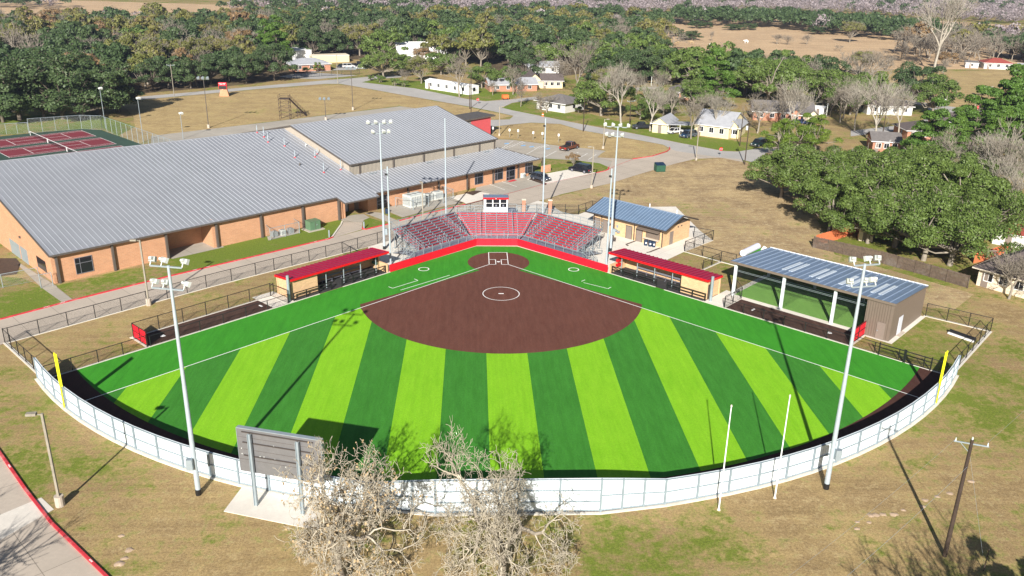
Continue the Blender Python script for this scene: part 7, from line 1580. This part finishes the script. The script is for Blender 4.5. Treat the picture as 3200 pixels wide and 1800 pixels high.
far_wood('far_bare_woods', 'mauve grey bare woods along the far horizon', far['bare'], 'greywood', 'bare', 4)
if far['aut']: far_wood('far_autumn_woods', 'olive brown woods in the middle distance', far['aut'], 'autumn', 'leaf', 5)
# pale ant mounds and bare patches in the near grass
rm = random.Random(5)
for i, (px, py, s_) in enumerate(((1932+1035/4, 1086.8+1150/4-78, .55), (2203, 1295, .6), (2222, 1294, .55), (2248, 1294, .6), (2327, 1258, .5), (2322, 1274, .45), (2358, 1249, .45), (2390, 1241, .5), (2186, 1314, .4), (2156, 1330, .5), (2156, 1313, .35), (2272, 1283, .4), (2443, 1211, .6), (305, 1348, .45), (326, 1383, .6), (314, 1404, .55), (300, 1418, .75))):
    x, y = G(px, py); mb = MB(); n = 12; s_ *= .62
    rr = [s_*rm.uniform(.7, 1.15) for _ in range(n)]
    vs = [(x+rr[k]*math.cos(6.283*k/n), y+rr[k]*.8*math.sin(6.283*k/n), .0) for k in range(n)]+[(x+rr[k]*.5*math.cos(6.283*k/n), y+rr[k]*.4*math.sin(6.283*k/n), s_*rm.uniform(.13, .22)) for k in range(n)]+[(x, y, s_*.2)]
    mb.add(vs, [(k, (k+1) % n, n+(k+1) % n, n+k) for k in range(n)]+[(n+k, n+(k+1) % n, 2*n) for k in range(n)])
    tag(mb.build('ant_mound', M['dirt'], smooth=True), 'small pale sandy mound in the dry grass, %s' % ('lower left by the street kerb' if px < 400 else 'right foreground near the wooden pole'), 'mound', 'sandy mounds left' if px < 400 else 'sandy mounds right')
# cattle in the pasture
def make_cow(mat, px, py, rz, lb):
    me = bpy.data.meshes.new('cow'); bm = bmesh.new(); sl_ = bm.verts.layers.skin.verify()
    V = [(-.7, 0, 1.15, .36), (0, 0, 1.12, .4), (.65, 0, 1.2, .36), (1.0, 0, 1.25, .2), (1.35, 0, 1.05, .13), (-.65, .2, .6, .1), (-.65, .2, 0, .07), (-.65, -.2, .6, .1), (-.65, -.2, 0, .07), (.55, .2, .6, .1), (.55, .2, 0, .07), (.55, -.2, .6, .1), (.55, -.2, 0, .07), (-1.05, 0, .7, .04)]
    vs = []
    for a in V: v = bm.verts.new(a[:3]); v[sl_].radius = (a[3], a[3]); vs.append(v)
    vs[1][sl_].use_root = True
    for a, b_ in [(0, 1), (1, 2), (2, 3), (3, 4), (0, 5), (5, 6), (0, 7), (7, 8), (2, 9), (9, 10), (2, 11), (11, 12), (0, 13)]: bm.edges.new((vs[a], vs[b_]))
    bm.to_mesh(me); bm.free(); me.materials.append(M[mat]); o = bpy.data.objects.new('cow', me); C.objects.link(o); o.modifiers.new('skin', 'SKIN'); o.modifiers.new('sub', 'SUBSURF').levels = 1
    o.location = (*G(px, py), 0); o.rotation_euler = (0, 0, rz); o.scale = (1.25, 1.25, 1.25); tag(o, lb, 'cow', 'cattle in the pasture')
make_cow('white', 1788, 118, 0, 'white cow in the pasture, nearer the camera'); make_cow('white', 1877, 109, 3.1, 'white cow in the pasture, farther right'); make_cow('rusty_leaf', 1703, 112, .5, 'brown cow at the left edge of the pasture'); make_cow('rusty_leaf', 1740, 112, 2.6, 'brown cow lying right of the dark bushes')

# ---------------------------------------------------------------- haze
mt = bpy.data.materials.new('haze_air'); mt.use_nodes = True; t = mt.node_tree
for n in list(t.nodes):
    if n.type == 'BSDF_PRINCIPLED': t.nodes.remove(n)
pv = t.nodes.new('ShaderNodeVolumePrincipled'); pv.inputs['Color'].default_value = (.62, .72, 1, 1); pv.inputs['Density'].default_value = .00013; pv.inputs['Anisotropy'].default_value = .2
t.links.new(pv.outputs[0], t.nodes['Material Output'].inputs['Volume'])
hz = MB().bx(-2600, 2600, -420, 4300, -1, 46).build('haze', mt); hz['kind'] = 'stuff'; hz['label'] = 'thin blue haze over the far woods'
